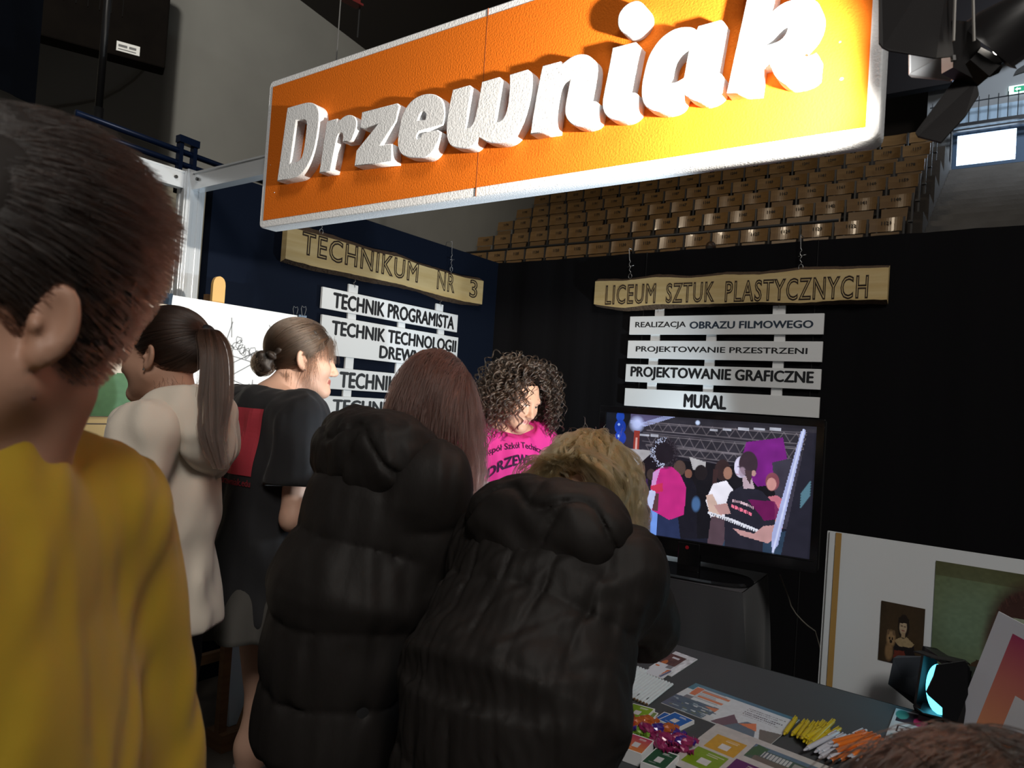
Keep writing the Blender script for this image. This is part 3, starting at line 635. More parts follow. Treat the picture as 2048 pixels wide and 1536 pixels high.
b = MB(); plate(b, [P(1866, 1313, d=1.88), P(1848, 1405, d=1.88), P(1826, 1408, d=1.90), P(1776, 1368, d=1.92), P(1787, 1316, d=1.92), P(1795, 1311, d=1.92)]); d_ = b.build('barn_door', M_flap, t); d_['label'] = 'blue-grey side flap'
b = MB(); plate(b, [P(1826, 1304, d=1.80), P(1862, 1316, d=1.72), P(1940, 1330, d=1.68), P(1930, 1322, d=1.74), P(1850, 1303, d=1.82)]); b.build('barn_door', M_lampmat, t)
b = MB(); plate(b, [P(1874, 1330, d=1.655), P(1868, 1352, d=1.655), P(1853, 1384, d=1.655), P(1858, 1392, d=1.655), P(1886, 1417, d=1.655), P(1886, 1440, d=1.655), P(1915, 1442, d=1.655), P(1940, 1380, d=1.655), P(1940, 1336, d=1.655), P(1930, 1322, d=1.655)]); d_ = b.build('barn_door', mat('gloss_black_flap', (.004, .004, .005), .15), t); d_['label'] = 'glossy black flap half covering the lens'
b = MB(); plate(b, [P(1826, 1412, d=1.76), P(1846, 1428, d=1.7), P(1905, 1442, d=1.66), P(1900, 1446, d=1.70), P(1830, 1425, d=1.80)]); b.build('barn_door', M_lampmat, t)
b = MB(); b.slab((LB[0] - .03, LB[1] - .05, .7445), (.13, 0, 0), (0, .1, 0), (0, 0, .012)); b.tube([(LB[0] + .03, LB[1] - .06, .75), (LB[0] + .03, LB[1] - .062, LB[2] - .02)], .006); b.tube([(LB[0] + .03, LB[1] + .06, .75), (LB[0] + .03, LB[1] + .062, LB[2] - .02)], .006); b.build('foot_bracket', M_lampblk, t)
light('table_spot', 'SPOT', tuple(LB + bx * .05), tuple(LB + np.array([-2.6, -.30, 1.70])), 115, (.80, .92, 1.0), spot_size=math.radians(72), spot_blend=.3, shadow_soft_size=.02)

# ================================================================== TABLES
M_tc = mat('charcoal_table_cloth', (.034, .040, .046), .8, bump=(300, .1, .002), sheen=.1)
M_tc2 = mat('slate_table_cloth', (.040, .043, .048), .8, bump=(300, .1, .002), sheen=.1)
M_leg = mat('table_leg_metal', (.2, .2, .2), .4, metal=.8)
def cloth_table(label, corners, z, m, fold=.02, seed=0, zlow=.02, group=None):
    "corners counter-clockwise from front-left; top slab with legs, cloth as its own thing"
    c = [np.array((*q[:2], 0), float) for q in corners]; ctr = sum(c) / 4
    tb = thing('folding_table', label[0], 'table', tuple(ctr))
    ins = [ctr + (q - ctr) * .96 for q in c]
    MB().hexa([q + up * (z - .03) for q in ins] + [q + up * (z - .006) for q in ins]).build('tabletop', mat('table_laminate', (.3, .28, .25), .5), tb)
    for q in c: q2 = ctr + (q - ctr) * .88; MB().tube([q2, q2 + up * (z - .03)], .016, 8).build('leg', M_leg, tb)
    r = np.random.default_rng(seed); per = []
    for i in range(4):
        a, b_ = c[i], c[(i + 1) % 4]; L = np.linalg.norm(b_ - a); nn = int(L / .018); d_ = (b_ - a) / L; nrm = np.array([d_[1], -d_[0], 0])
        for k in range(nn): per.append((a + d_ * (L * k / nn), nrm, i, k / nn))
    n = len(per); ph = r.random(8) * 6; V = []; Fc = []; lev = [0, .004, .02, .06, .15, .3, .5, .75, 1]
    for j, lv in enumerate(lev):
        for i, (p, nr, e_, f) in enumerate(per):
            s_ = i * .018; wv = .5 + .5 * math.sin(s_ * 17 + ph[0] + 1.5 * math.sin(s_ * 5 + ph[1])); wv = wv ** 2
            cor = max(0, 1 - min(f, 1 - f) * 9); amp = fold * min(1, lv * 2.2) * (.25 + .75 * wv + cor * 1.2)
            ct = _n(p - ctr); out = nr * amp if cor < .05 else _n(nr + ct * cor) * amp
            q = p + out + nr * .004; V.append((q[0], q[1], z + .001 - lv * (z - zlow)))
    nl = len(lev)
    for j in range(nl - 1):
        for i in range(n): a = j * n + i; c2 = j * n + (i + 1) % n; Fc.append((a + n, c2 + n, c2, a))
    g = 24; b0 = len(V)
    for iy in range(g + 1):
        for ix in range(g + 1):
            u, v = ix / g, iy / g; q = c[0] * (1 - u) * (1 - v) + c[1] * u * (1 - v) + c[2] * u * v + c[3] * (1 - u) * v
            edge = min(u, 1 - u, v, 1 - v); V.append((q[0], q[1], z + .001 + (.0012 * math.sin(u * 23 + v * 7) * min(1, edge * 12))))
    for iy in range(g):
        for ix in range(g): a = b0 + iy * (g + 1) + ix; Fc.append((a, a + 1, a + g + 2, a + g + 1))
    o = mesh('table_cloth', V, Fc, m, None, True); tag(o, label[1], 'tablecloth')
    md = o.modifiers.new('es', 'EDGE_SPLIT'); md.split_angle = math.radians(50)
    return o
TZ = .74
cloth_table(('long folding table under the charcoal cloth at the front of the stand', 'charcoal grey cloth over the front table with leaflets and pens on it'), [(-.98, 1.285), (.62, 1.285), (.62, 2.065), (-.98, 2.10)], TZ - .002, M_tc, .012, 1)
TVZ = .79
q1 = P(1483, 1185, Z=TVZ); q2 = P(1534, 1156, Z=TVZ); q4 = P(1327, 1154, Z=TVZ); dx_ = _n(q1 - q4); dy_ = _n(np.array([-dx_[1], dx_[0], 0])); q2 = q1 + dy_ * .42; q4 = q1 - dx_ * 1.0; q3 = q4 + dy_ * .42
cloth_table(('small folding table under the slate cloth carrying the television', 'slate grey cloth over the table under the television'), [q4, q1, q2, q3], TVZ - .002, M_tc2, .03, 4)

# ================================================================== TELEVISION
TR = P(1651, 840, d=2.67); BR = P(1641, 1147, d=2.67); zt, zl = TR[2], BR[2]
TL = P(1202, 810, d=3.13); Ut = np.array([TL[0] - TR[0], TL[1] - TR[1], 0]); tw = np.linalg.norm(Ut); ul = -Ut / tw; ol = np.array([TL[0], TL[1], zl]); nv = np.array([ul[1], -ul[0], 0]); th_ = zt - zl
M_gl = mat('gloss_black_plastic', (.006, .006, .007), .12, spec=.6)
tv = thing('television', 'black flat television showing a fair scene, on the slate cloth', 'television', tuple(ol + ul * tw / 2 - up * (zl - TVZ)))
MB().slab(ol - nv * .07, ul * tw, nv * .06, up * th_).build('back_shell', mat('matt_black_plastic', (.012, .012, .013), .6), tv, bevel=.012)
b = MB(); bz = .028
b.slab(ol - nv * .012, ul * tw, nv * .020, up * .05); b.slab(ol - nv * .012 + up * (th_ - bz), ul * tw, nv * .020, up * bz); b.slab(ol - nv * .012 + up * .05, ul * bz, nv * .02, up * (th_ - bz - .05)); b.slab(ol - nv * .012 + ul * (tw - bz) + up * .05, ul * bz, nv * .02, up * (th_ - bz - .05))
b.tube([ol + ul * .012 + nv * .008 + up * .046, ol + ul * (tw - .012) + nv * .008 + up * .046], .0022, 6)
bez = b.build('bezel', M_gl, tv, bevel=.003)
q = ol + ul * (tw * .462) + nv * .0092 + up * .022
b = MB(); b.tube([q, q + nv * .001], .0075, 16); b.build('logo_disc', mat('logo_red', (.35, .01, .02), .4), bez)
text('logo_letters', 'LG', q + ul * .012 - up * .006, ul * .024, up * .012, mat('logo_grey', (.5, .5, .5), .4), bez, bold=.02)
c = ol + ul * tw * .47 - nv * .02
b = MB(); b.slab(c - ul * .045 + up * (TVZ - zl + .012), ul * .09, nv * .03, up * (zl - TVZ + .03)); b.build('stand_neck', M_gl, tv, bevel=.004)
V = []; n = 40
for j, (rz, hz) in enumerate(((1, 0.0), (1.0, .006), (.96, .014))):
    for i in range(n): a = 2 * math.pi * i / n; sq = 1 / (abs(math.cos(a)) ** 3 + abs(math.sin(a)) ** 3) ** (1 / 3); V.append(c + ul * .255 * rz * math.cos(a) * sq + nv * (.125 * rz * math.sin(a) * sq + .015) + up * (TVZ - zl + .0 + hz))
Fc = [tuple(range(n - 1, -1, -1)), tuple(range(2 * n, 3 * n))]
for j in range(2):
    for i in range(n): Fc.append((j * n + i, j * n + (i + 1) % n, (j + 1) * n + (i + 1) % n, (j + 1) * n + i))
mesh('stand_base', V, Fc, M_gl, tv)
# what the screen shows: coordinates 0..1 of the screen
cv = Canvas(300, 170, (34, 33, 42))
cv.rect(0, 0, 1, .32, (46, 45, 54)); cv.poly([(.0, .0), (.14, 0), (.07, .30), (0, .30)], (22, 26, 34))
cv.poly([(.13, .0), (.36, .0), (.21, .10), (.13, .08)], (150, 160, 205)); cv.poly([(.13, .0), (.30, .0), (.19, .07), (.13, .05)], (88, 84, 120))
for k in range(16):        # roof truss
    y = .03 + .018 * k; 
    if k % 4 == 0: cv.line([(.20, y + .05), (.98, y + .02 + .012 * k)], .0014, (112, 108, 118), .8)
for row, (yy, hh) in enumerate(((.06, .07), (.17, .08), (.26, .06))):
    n = 14
    for k in range(n):
        x = .22 + .75 * k / n; cv.line([(x, yy + .0), (x + .375 / n, yy + hh)], .0013, (120, 114, 122), .75); cv.line([(x + .375 / n, yy + hh), (x + .75 / n, yy)], .0013, (120, 114, 122), .75)
    cv.line([(.22, yy), (.97, yy + .01)], .0016, (125, 120, 128), .8); cv.line([(.22, yy + hh), (.97, yy + hh + .01)], .0016, (125, 120, 128), .8)
for x, y, wd in ((.53, .075, .035), (.59, .062, .04), (.66, .05, .05), (.73, .04, .05), (.80, .032, .05), (.185, .165, .05), (.24, .16, .04)): cv.rect(x, y, x + wd, y + .02, (180, 185, 200), .8)
cv.oval(.165, .085, .030, .055, (190, 205, 255), 1, .9); cv.oval(.47, .035, .010, .018, (200, 220, 255), 1, .6)
cv.oval(.075, .03, .022, .045, (30, 66, 165)); cv.oval(.078, .12, .030, .062, (22, 58, 160)); cv.oval(.082, .215, .030, .060, (26, 64, 170)); cv.oval(.07, .10, .006, .012, (150, 180, 240)); cv.oval(.072, .20, .006, .012, (150, 180, 240))
cv.rect(.155, .14, .185, .40, (150, 60, 52)); cv.rect(.165, .2, .175, .3, (215, 170, 165))
cv.rect(.12, .36, .93, .60, (26, 25, 31)); cv.poly([(.10, .30), (.26, .30), (.17, .46), (.10, .44)], (165, 165, 170)); cv.poly([(.44, .32), (.52, .35), (.52, .45), (.46, .42)], (170, 170, 175))
cv.poly([(.70, .16), (.86, .10), (.91, .45), (.76, .50), (.68, .34)], (110, 34, 122)); cv.noise(.12, 20, 12)
cv.rect(0, .62, 1, 1, (30, 32, 46)); cv.poly([(.62, .88), (.98, .80), (.98, 1), (.6, 1)], (44, 62, 84)); cv.poly([(.82, .3), (1, .2), (1, .8), (.86, .8)], (58, 56, 70)); cv.noise(.15, 30, 18)
for x, y, r_, c in ((.10, .50, .02, (30, 26, 30)), (.145, .45, .018, (40, 32, 32)), (.20, .47, .022, (96, 60, 48)), (.255, .50, .022, (60, 52, 50)), (.395, .42, .03, (82, 66, 62)), (.50, .44, .03, (34, 30, 34)), (.44, .46, .018, (120, 84, 72))): cv.oval(x, y, r_, r_ * 2.1, c)
cv.poly([(.06, .55), (.16, .50), (.20, .62), (.20, .78), (.06, .80)], (22, 22, 28)); cv.poly([(.17, .56), (.24, .54), (.25, .78), (.18, .78)], (52, 34, 72)); cv.line([(.14, .55), (.16, .60)], .006, (200, 200, 215))
cv.poly([(.38, .48), (.46, .50), (.52, .70), (.50, .98), (.40, 1.0), (.36, .8)], (28, 28, 38)); cv.poly([(.48, .5), (.55, .5), (.58, .95), (.5, .98)], (24, 24, 30)); cv.oval(.485, .70, .02, .06, (70, 104, 150), .9, .4)
cv.rect(.10, .84, .22, 1.0, (120, 90, 110)); 
for k in range(60): cv.oval(.10 + .12 * random.random(), .84 + .16 * random.random(), .008, .013, random.choice([(200, 60, 90), (230, 200, 80), (240, 240, 245), (80, 120, 200), (60, 50, 60)]))
cv.line([(.12, .80), (.20, .82)], .012, (150, 105, 90))
# man in the pink shirt, seen from behind
cv.poly([(.275, 1.0), (.265, .80), (.40, .80), (.42, 1.0)], (40, 50, 84)); cv.poly([(.265, .80), (.30, .78), (.30, 1), (.25, 1)], (110, 150, 230))
cv.poly([(.27, .47), (.31, .42), (.36, .42), (.40, .47), (.435, .58), (.43, .80), (.36, .86), (.27, .80), (.275, .66), (.255, .62)], (188, 44, 128)); cv.poly([(.265, .48), (.30, .44), (.285, .55), (.28, .64), (.258, .62)], (205, 170, 230), .7); cv.poly([(.255, .60), (.315, .56), (.32, .63), (.265, .66)], (190, 50, 84))
cv.poly([(.268, .66), (.30, .65), (.30, .80), (.275, .80)], (90, 62, 66)); cv.poly([(.262, .63), (.285, .64), (.27, .80), (.21, .70), (.16, .70), (.16, .66), (.22, .67)], (190, 200, 240)); cv.poly([(.16, .57), (.20, .60), (.23, .66), (.18, .68), (.155, .64)], (225, 215, 225)); cv.poly([(.20, .62), (.25, .64), (.245, .67), (.20, .66)], (205, 90, 100))
cv.oval(.315, .31, .068, .125, (34, 30, 38), 1, .25)
for k in range(240):
    a = random.random() * 6.3; r_ = .7 + .35 * random.random(); cv.oval(.315 + .068 * r_ * math.cos(a), .31 + .125 * r_ * math.sin(a), .0024, .004, (190, 200, 230) if math.cos(a) < .1 else (60, 56, 66), .8, .5)
# white hooded girl, woman in the black shirt with a keyboard-like folder, woman in rose
cv.oval(.60, .40, .036, .085, (52, 40, 42)); cv.poly([(.555, .40), (.58, .40), (.575, .60), (.56, .60)], (58, 42, 44)); cv.oval(.625, .42, .02, .05, (150, 112, 98)); cv.poly([(.56, .52), (.62, .48), (.66, .56), (.65, .82), (.56, .80), (.53, .66)], (226, 226, 240)); cv.poly([(.53, .62), (.56, .60), (.60, .72), (.62, .82), (.55, .76)], (196, 170, 160)); cv.poly([(.56, .78), (.66, .80), (.62, 1), (.55, 1)], (82, 66, 76))
cv.oval(.825, .45, .03, .07, (126, 72, 84)); cv.oval(.822, .47, .021, .05, (196, 142, 140)); cv.poly([(.79, .58), (.85, .55), (.89, .60), (.88, .80), (.80, .80)], (186, 110, 128)); cv.rect(.80, .74, .88, .78, (196, 142, 130))
cv.poly([(.64, .57), (.70, .50), (.78, .53), (.84, .62), (.85, .84), (.80, .88), (.80, 1.0), (.63, 1.0), (.62, .7)], (38, 38, 50)); cv.poly([(.72, .61), (.84, .60), (.88, .72), (.80, .76)], (104, 26, 84), .9); cv.poly([(.69, .42), (.735, .44), (.75, .52), (.70, .53)], (178, 158, 172))
cv.oval(.685, .36, .032, .085, (206, 204, 232)); cv.oval(.715, .33, .042, .10, (58, 46, 56)); cv.oval(.690, .40, .016, .04, (150, 130, 150), .8, .3); cv.poly([(.70, .38), (.735, .38), (.73, .49), (.715, .46)], (70, 54, 60)); cv.oval(.742, .40, .010, .024, (176, 140, 136))
cv.line([(.668, .36), (.678, .36)], .0018, (60, 40, 60)); cv.line([(.665, .42), (.674, .425)], .0016, (150, 80, 100))
for k in range(14): cv.rect(.655 + .007 * k, .625 + .003 * k - .01 * math.sin(k * .22), .660 + .007 * k, .645 + .003 * k - .01 * math.sin(k * .22), (220, 190, 205), .85)
for k in range(12): cv.rect(.650 + .008 * k, .665 + .004 * k, .656 + .008 * k, .690 + .004 * k, (236, 120, 150), .95)
cv.poly([(.545, .745), (.65, .775), (.78, .835), (.775, .86), (.63, .80), (.545, .765)], (210, 214, 228))
for k in range(22): cv.rect(.56 + .0095 * k, .757 + .0040 * k, .563 + .0095 * k, .772 + .0040 * k, (40, 40, 52))
cv.poly([(.80, .80), (.85, .78), (.855, .88), (.82, .93), (.70, .90), (.66, .85), (.76, .87)], (180, 140, 142)); cv.poly([(.57, .69), (.63, .66), (.65, .74), (.60, .76)], (178, 140, 140))
cv.poly([(.935, .04), (.955, .03), (.865, .93), (.84, 1.0), (.835, .86)], (160, 170, 215)); cv.line([(.945, .03), (.845, .99)], .004, (196, 206, 240)); cv.poly([(.96, .05), (1, .05), (1, 1), (.88, 1)], (36, 36, 48)); cv.noise(.1, 40, 24)
for k in range(6): cv.line([(.95, .62 - .02 * k), (.985, .52 - .02 * k)], .003, (96, 140, 160), .7)
scr_o = ol + ul * bz + up * (th_ - bz) - nv * .004
M_scr = mat('lit_screen', (0, 0, 0), .25, attr='print', es=.8, spec=.5)
sn = cv.build('screen', scr_o, ul * (tw - 2 * bz), -up * (th_ - bz - .05), M_scr, tv)
t = thing('power_cable', 'pale grey cable hanging behind the television table', 'cable', tuple(P(1600, 1230, d=2.9)))
MB().tube([P(1560, 1150, d=2.85), P(1577, 1195, d=2.9), P(1582, 1212, d=2.9), P(1592, 1228, d=2.9), P(1605, 1242, d=2.9), P(1616, 1252, d=2.9), P(1630, 1262, d=2.95), P(1650, 1330, d=3.0), np.array([P(1650, 1330, d=3.0)[0], P(1650, 1330, d=3.0)[1], .003])], .003, 6).build('cable_run', mat('grey_cable', (.14, .13, .11), .6), t, True)

# ================================================================== POSTER BOARD behind the table
PY = 2.31; a = P(1655, 1062, Y=PY); pw, ph = .78, 1.10; z_ = a[2]
tl = np.array([a[0], PY, z_]); lean = np.array([0, -.035, -1.0]) * ph
t = thing('poster_board', 'white poster board with two portrait photographs leaning behind the front table', 'poster', tuple(tl + lean + np.array([pw / 2, 0, 0])))
MB().slab(tl, (pw, 0, 0), lean * ((z_ - .03) / ph), (0, .012, 0)).build('foam_sheet', mat('white_foam_board', (.62, .65, .68), .5), t)
def on(px, py, off=.002):      # point on the poster face
    y = PY
    for _ in range(4): q = P(px, py, Y=y - off); y = PY + .035 * (q[2] - z_)
    return q
g = on(1672, 1065); g2 = on(1648, 1366); MB().slab(g, (.016, 0, 0), lean * .92, (0, -.0008, 0)).build('ochre_stripe', mat('ochre_print', (.36, .21, .06), .5), t)
g = on(1658, 1064); MB().slab(g, (.0025, 0, 0), lean * .95, (0, -.0008, 0)).build('grey_stripe', mat('grey_print', (.12, .12, .12), .6), t)
cv = Canvas(70, 90, (52, 41, 28)); cv.noise(.25, 6, 6); cv.oval(.55, .55, .42, .62, (62, 48, 30), .6, .9)
cv.poly([(.18, 1), (.40, .62), (.62, .56), (.80, .66), (.86, 1)], (24, 20, 22)); cv.poly([(.34, .62), (.58, .50), (.80, .62), (.74, .68), (.46, .70)], (150, 132, 100)); cv.poly([(.36, .78), (.58, .76), (.66, .92), (.34, .92)], (96, 42, 32))
cv.oval(.54, .36, .13, .20, (30, 22, 18)); cv.oval(.53, .37, .085, .13, (168, 150, 126), 1, .2); cv.rect(.50, .46, .58, .54, (150, 130, 102)); cv.poly([(.42, .22), (.66, .22), (.66, .30), (.42, .31)], (30, 22, 18)); cv.line([(.49, .355), (.51, .355)], .012, (60, 44, 36)); cv.line([(.56, .36), (.58, .36)], .012, (60, 44, 36)); cv.line([(.51, .43), (.56, .43)], .012, (120, 60, 56))
cv.oval(.27, .60, .10, .13, (142, 116, 84), 1, .5); cv.oval(.24, .82, .09, .15, (126, 100, 70), 1, .5); cv.oval(.20, .50, .03, .05, (100, 80, 60)); cv.oval(.33, .50, .03, .05, (100, 80, 60)); cv.oval(.24, .60, .02, .02, (24, 18, 16)); cv.oval(.30, .60, .02, .02, (24, 18, 16)); cv.oval(.27, .65, .03, .03, (30, 22, 20)); cv.noise(.12, 30, 36)
p_tl, p_tr, p_bl = on(1763, 1201), on(1850.5, 1222), on(1752, 1318)
cv.build('small_portrait', p_tl, (p_tr[0] - p_tl[0], 0, 0), p_bl - p_tl - np.array([p_bl[0] - p_tl[0], 0, 0]), M_PRINT, t)
cv = Canvas(120, 150, (84, 92, 62)); cv.noise(.3, 5, 5); cv.oval(.30, .45, .35, .35, (104, 122, 98), .9, 1.0); cv.rect(0, 0, 1, .12, (74, 70, 44), .6)
cv.oval(.72, .42, .30, .34, (58, 34, 30), 1, .35); cv.oval(.52, .62, .14, .26, (66, 40, 34), 1, .5); cv.oval(.92, .60, .12, .28, (60, 36, 32), 1, .5)
cv.oval(.72, .47, .16, .22, (148, 156, 138), 1, .12); cv.poly([(.54, .27), (.90, .27), (.90, .36), (.54, .36)], (60, 36, 32)); cv.poly([(.64, .60), (.80, .60), (.82, .80), (.62, .80)], (138, 140, 112))
for x in (.64, .80): cv.oval(x, .455, .035, .018, (196, 196, 180)); cv.oval(x, .455, .016, .016, (54, 48, 40)); cv.line([(x - .05, .415), (x + .05, .41)], .008, (70, 56, 48)); cv.line([(x - .04, .44), (x + .04, .44)], .006, (70, 60, 50))
cv.line([(.73, .46), (.70, .55), (.74, .555)], .006, (112, 116, 100)); cv.oval(.72, .61, .05, .018, (136, 76, 72))
cv.poly([(.12, .98), (.34, .76), (.66, .74), (1, .80), (1, 1), (.1, 1)], (60, 44, 26)); cv.poly([(.40, .84), (.6, .80), (.72, .9), (.70, 1), (.46, 1)], (164, 144, 92)); cv.oval(.46, .83, .05, .035, (50, 32, 22)); cv.noise(.12, 40, 50)
for k in range(160): a_ = random.random() * 6.28; x = .72 + .27 * math.cos(a_); y = .45 + .33 * math.sin(a_); cv.line([(x, y), (x + .03 * random.random(), y + .05)], .004, random.choice([(84, 54, 46), (44, 26, 24)]), .6)
p_tl, p_bl = on(1872, 1121), on(1856, 1312)
hgt = (p_tl[2] - p_bl[2]) * 1.22
cv.build('large_portrait', p_tl, (.31, 0, 0), lean / ph * hgt, M_PRINT, t)
# ================================================================== THINGS ON THE TABLE
LAYER = [0]
def flat(name, label, cat, pts, cvs, z=TZ, th=.0012, group=None, m=None, sag=None, parent=None, side=(.75, .76, .78)):
    "a printed sheet on the table; pts = pixel corners TL, TR, BL of the print"
    a, b_, c = (P(*q, Z=z + th) for q in pts); U = b_ - a; V = c - a; ctr = a + U / 2 + V / 2
    t = thing(name, label, cat, tuple(ctr - up * th), group) if parent is None else parent
    MB().slab(a - up * th, U, V, up * (th - .0003)).build('paper_stack' if th > .004 else 'paper', mat('paper_edge_%d' % int(side[0] * 100), side, .7), t)
    cvs.build('print', a, U, V, m or M_PRINT, t, sag=sag)
    return t
def qr_free_label(cv, x0, y0, x1, y1): cv.rect(x0, y0, x1, y1, (206, 206, 210))
def card(c1, c2=None, box=(.36, .42, .64, .72), border=.05):
    cv = Canvas(56, 40, (225, 226, 230)); bx_ = border * .72
    if c2 is None: cv.rect(bx_, border, 1 - bx_, 1 - border, c1)
    else: cv.put(((cv.X > bx_) & (cv.X < 1 - bx_) & (cv.Y > border) & (cv.Y < 1 - border)).astype(float), lambda X, Y: srgb(c1) * (1 - Y[..., None]) + srgb(c2) * Y[..., None])
    cv.lines(.42, .16, .86, .30, 2, (225, 225, 230), .45, .7); qr_free_label(cv, *box); cv.lines(.22, .80, .55, .86, 1, (225, 225, 230), .5, .5)
    return cv
Z = lambda ox, oy, s: (lambda x, y: (ox + x / s, oy + y / s))
z6 = Z(1220, 1390, 10.24); z1_ = Z(1200, 1250, 4.096); z2_ = Z(1548, 1200, 4.096)
G = 'printed cards on the front table'
flat('card_stack', 'short stack of red cards next to the dark coat on the table', 'cards', (z6(-60, -40), z6(300, 50), z6(-190, 240)), card((196, 62, 52)), th=.004, group=G)
flat('card_stack', 'light green card stack beside the candies on the table', 'cards', (z6(480, 165), z6(925, 285), z6(215, 395)), card((122, 160, 34)), th=.008, group=G)
flat('card_stack', 'dull second green card sticking out under the light green cards', 'cards', (z6(560, 240), z6(990, 370), z6(330, 470)), card((110, 130, 70)), th=.003, group=G)
flat('card_stack', 'blue card partly under the other blue card on the table', 'cards', (z6(1110, 345), z6(1500, 470), z6(850, 520)), card((38, 92, 168)), th=.004, group=G)
flat('card_stack', 'uppermost blue card beside the long leaflet', 'cards', (z6(1330, 345), z6(1730, 515), z6(975, 505)), card((36, 94, 172)), th=.009, group=G)
flat('card_stack', 'purple card stack next to the pink and orange stack', 'cards', (z6(60, 590), z6(435, 755), z6(-180, 800)), card((96, 48, 118)), th=.012, group=G)
flat('card_stack', 'tall stack of pink to orange cards on the table', 'cards', (z6(470, 785), z6(910, 935), z6(195, 1055)), card((170, 44, 92), (214, 130, 60)), z=TZ, th=.026, group=G)
flat('card_stack', 'thin orange card sticking out left of the pink and orange stack', 'cards', (z6(400, 830), z6(470, 850), z6(125, 1010)), card((206, 124, 60), None, (0, 0, 0, 0)), z=TZ, th=.022, group=G)
flat('card_stack', 'dark green card stack in front of the candies', 'cards', (z6(950, 1075), z6(1420, 1235), z6(625, 1370)), card((34, 78, 54)), th=.018, group=G)
# clear display tray under the pink stack
a = P(*z6(120, 1250), Z=TZ + .001)
tag(MB().slab(a, P(*z6(640, 1420), Z=TZ + .001) - a, np.array([.02, .05, 0]), up * .004).build('card_tray', mat('clear_acrylic', (.25, .27, .3), .1, spec=.8)), 'clear tray edge under the pink and orange card stack', 'tray')
# long leaflet
cv = Canvas(190, 84, (206, 214, 220)); cv.rect(0, 0, 1, .09, (70, 118, 140)); cv.rect(0, 0, .06, .25, (66, 120, 140)); cv.poly([(.06, .12), (.13, .10), (.13, .42), (.075, .42)], (206, 116, 74))
cv.lines(.13, .10, .40, .50, 9, (80, 84, 100), .4, .6)
cv.rect(.14, .17, .41, .235, (208, 128, 84)); cv.rect(.16, .36, .40, .425, (208, 128, 84)); cv.rect(.07, .46, .14, .58, (120, 122, 130)); 
cv.poly([(.0, .58), (.42, .55), (.42, .86), (.47, 1), (0, 1)], (78, 100, 116)); 
for k in range(40): x = random.random() * .4; y = .62 + .36 * random.random(); cv.rect(x, y, x + .02 + .04 * random.random(), y + .025, random.choice([(150, 168, 178), (64, 88, 104), (110, 120, 84), (52, 80, 120), (196, 204, 208)]))
cv.poly([(.30, .62), (.42, .56), (.42, .70)], (202, 124, 82)); cv.rect(.40, .86, .47, 1, (200, 204, 206))
cv.poly([(.47, .98), (.56, .55), (.68, .80), (.60, 1)], (104, 82, 90)); cv.poly([(.58, .98), (.70, .62), (.78, .62), (.86, .98)], (92, 112, 124)); cv.poly([(.66, .76), (.77, .58), (.83, .80)], (214, 126, 76)); cv.poly([(.83, .70), (1, .62), (1, .98), (.90, .98)], (106, 104, 92))
for k in range(5):
    y = .20 + .065 * k; x = .60
    while x < .93 - .05 * (k % 2): wd = .004 + .012 * random.random(); cv.rect(x, y, x + wd, y + (.022 if k not in (2, 3) else .038), (70, 74, 84), .9); x += wd + .007
cv.noise(.06, 50, 30)
tl_ = z1_(785, 475); tr_ = z1_(1635, 775); bl_2 = z1_(500, 635)
flat('leaflet', 'long blue and orange printed leaflet lying on the charcoal cloth', 'leaflet', (tl_, tr_, bl_2), cv, th=.0016, m=M_GLOSS)
# sheet with coloured squares
cv = Canvas(150, 120, (188, 186, 184)); 
sq = [((.09, .20, .34, .52), (196, 150, 36)), ((.06, .56, .32, .90), (118, 150, 26)), ((.36, .50, .62, .84), (88, 36, 92)), ((.34, .88, .62, 1.0), (44, 130, 140)), ((.66, .80, .90, 1.0), (44, 112, 190))]
for (x0_, y0_, x1_, y1_), c in sq: cv.rect(x0_, y0_, x1_, y1_, c); cv.rect(x0_ + .36 * (x1_ - x0_), y0_ + .45 * (y1_ - y0_), x0_ + .68 * (x1_ - x0_), y0_ + .78 * (y1_ - y0_), (206, 206, 208)); cv.lines(x0_ + .4 * (x1_ - x0_), y0_ + .12 * (y1_ - y0_), x1_ - .02, y0_ + .3 * (y1_ - y0_), 2, (214, 210, 200), .5, .6)
cv.rect(.38, .10, .92, .40, (70, 92, 78)); cv.rect(.38, .10, .92, .17, (92, 116, 136)); cv.poly([(.40, .10), (.50, .12), (.46, .30), (.38, .38)], (58, 96, 52)); cv.rect(.48, .18, .70, .30, (186, 190, 190)); cv.rect(.72, .20, .88, .31, (150, 152, 150)); cv.rect(.44, .31, .90, .40, (104, 96, 84))
for k in range(8): cv.rect(.49 + .026 * k, .18, .498 + .026 * k, .30, (84, 96, 104))
cv.noise(.08, 40, 30)
flat('leaflet', 'large white sheet with coloured squares and a building photo at the front edge', 'leaflet', (z1_(960, 805), z1_(1960, 1190), z1_(560, 1115)), cv, z=TZ + .006, th=.0016, m=M_GLOSS)
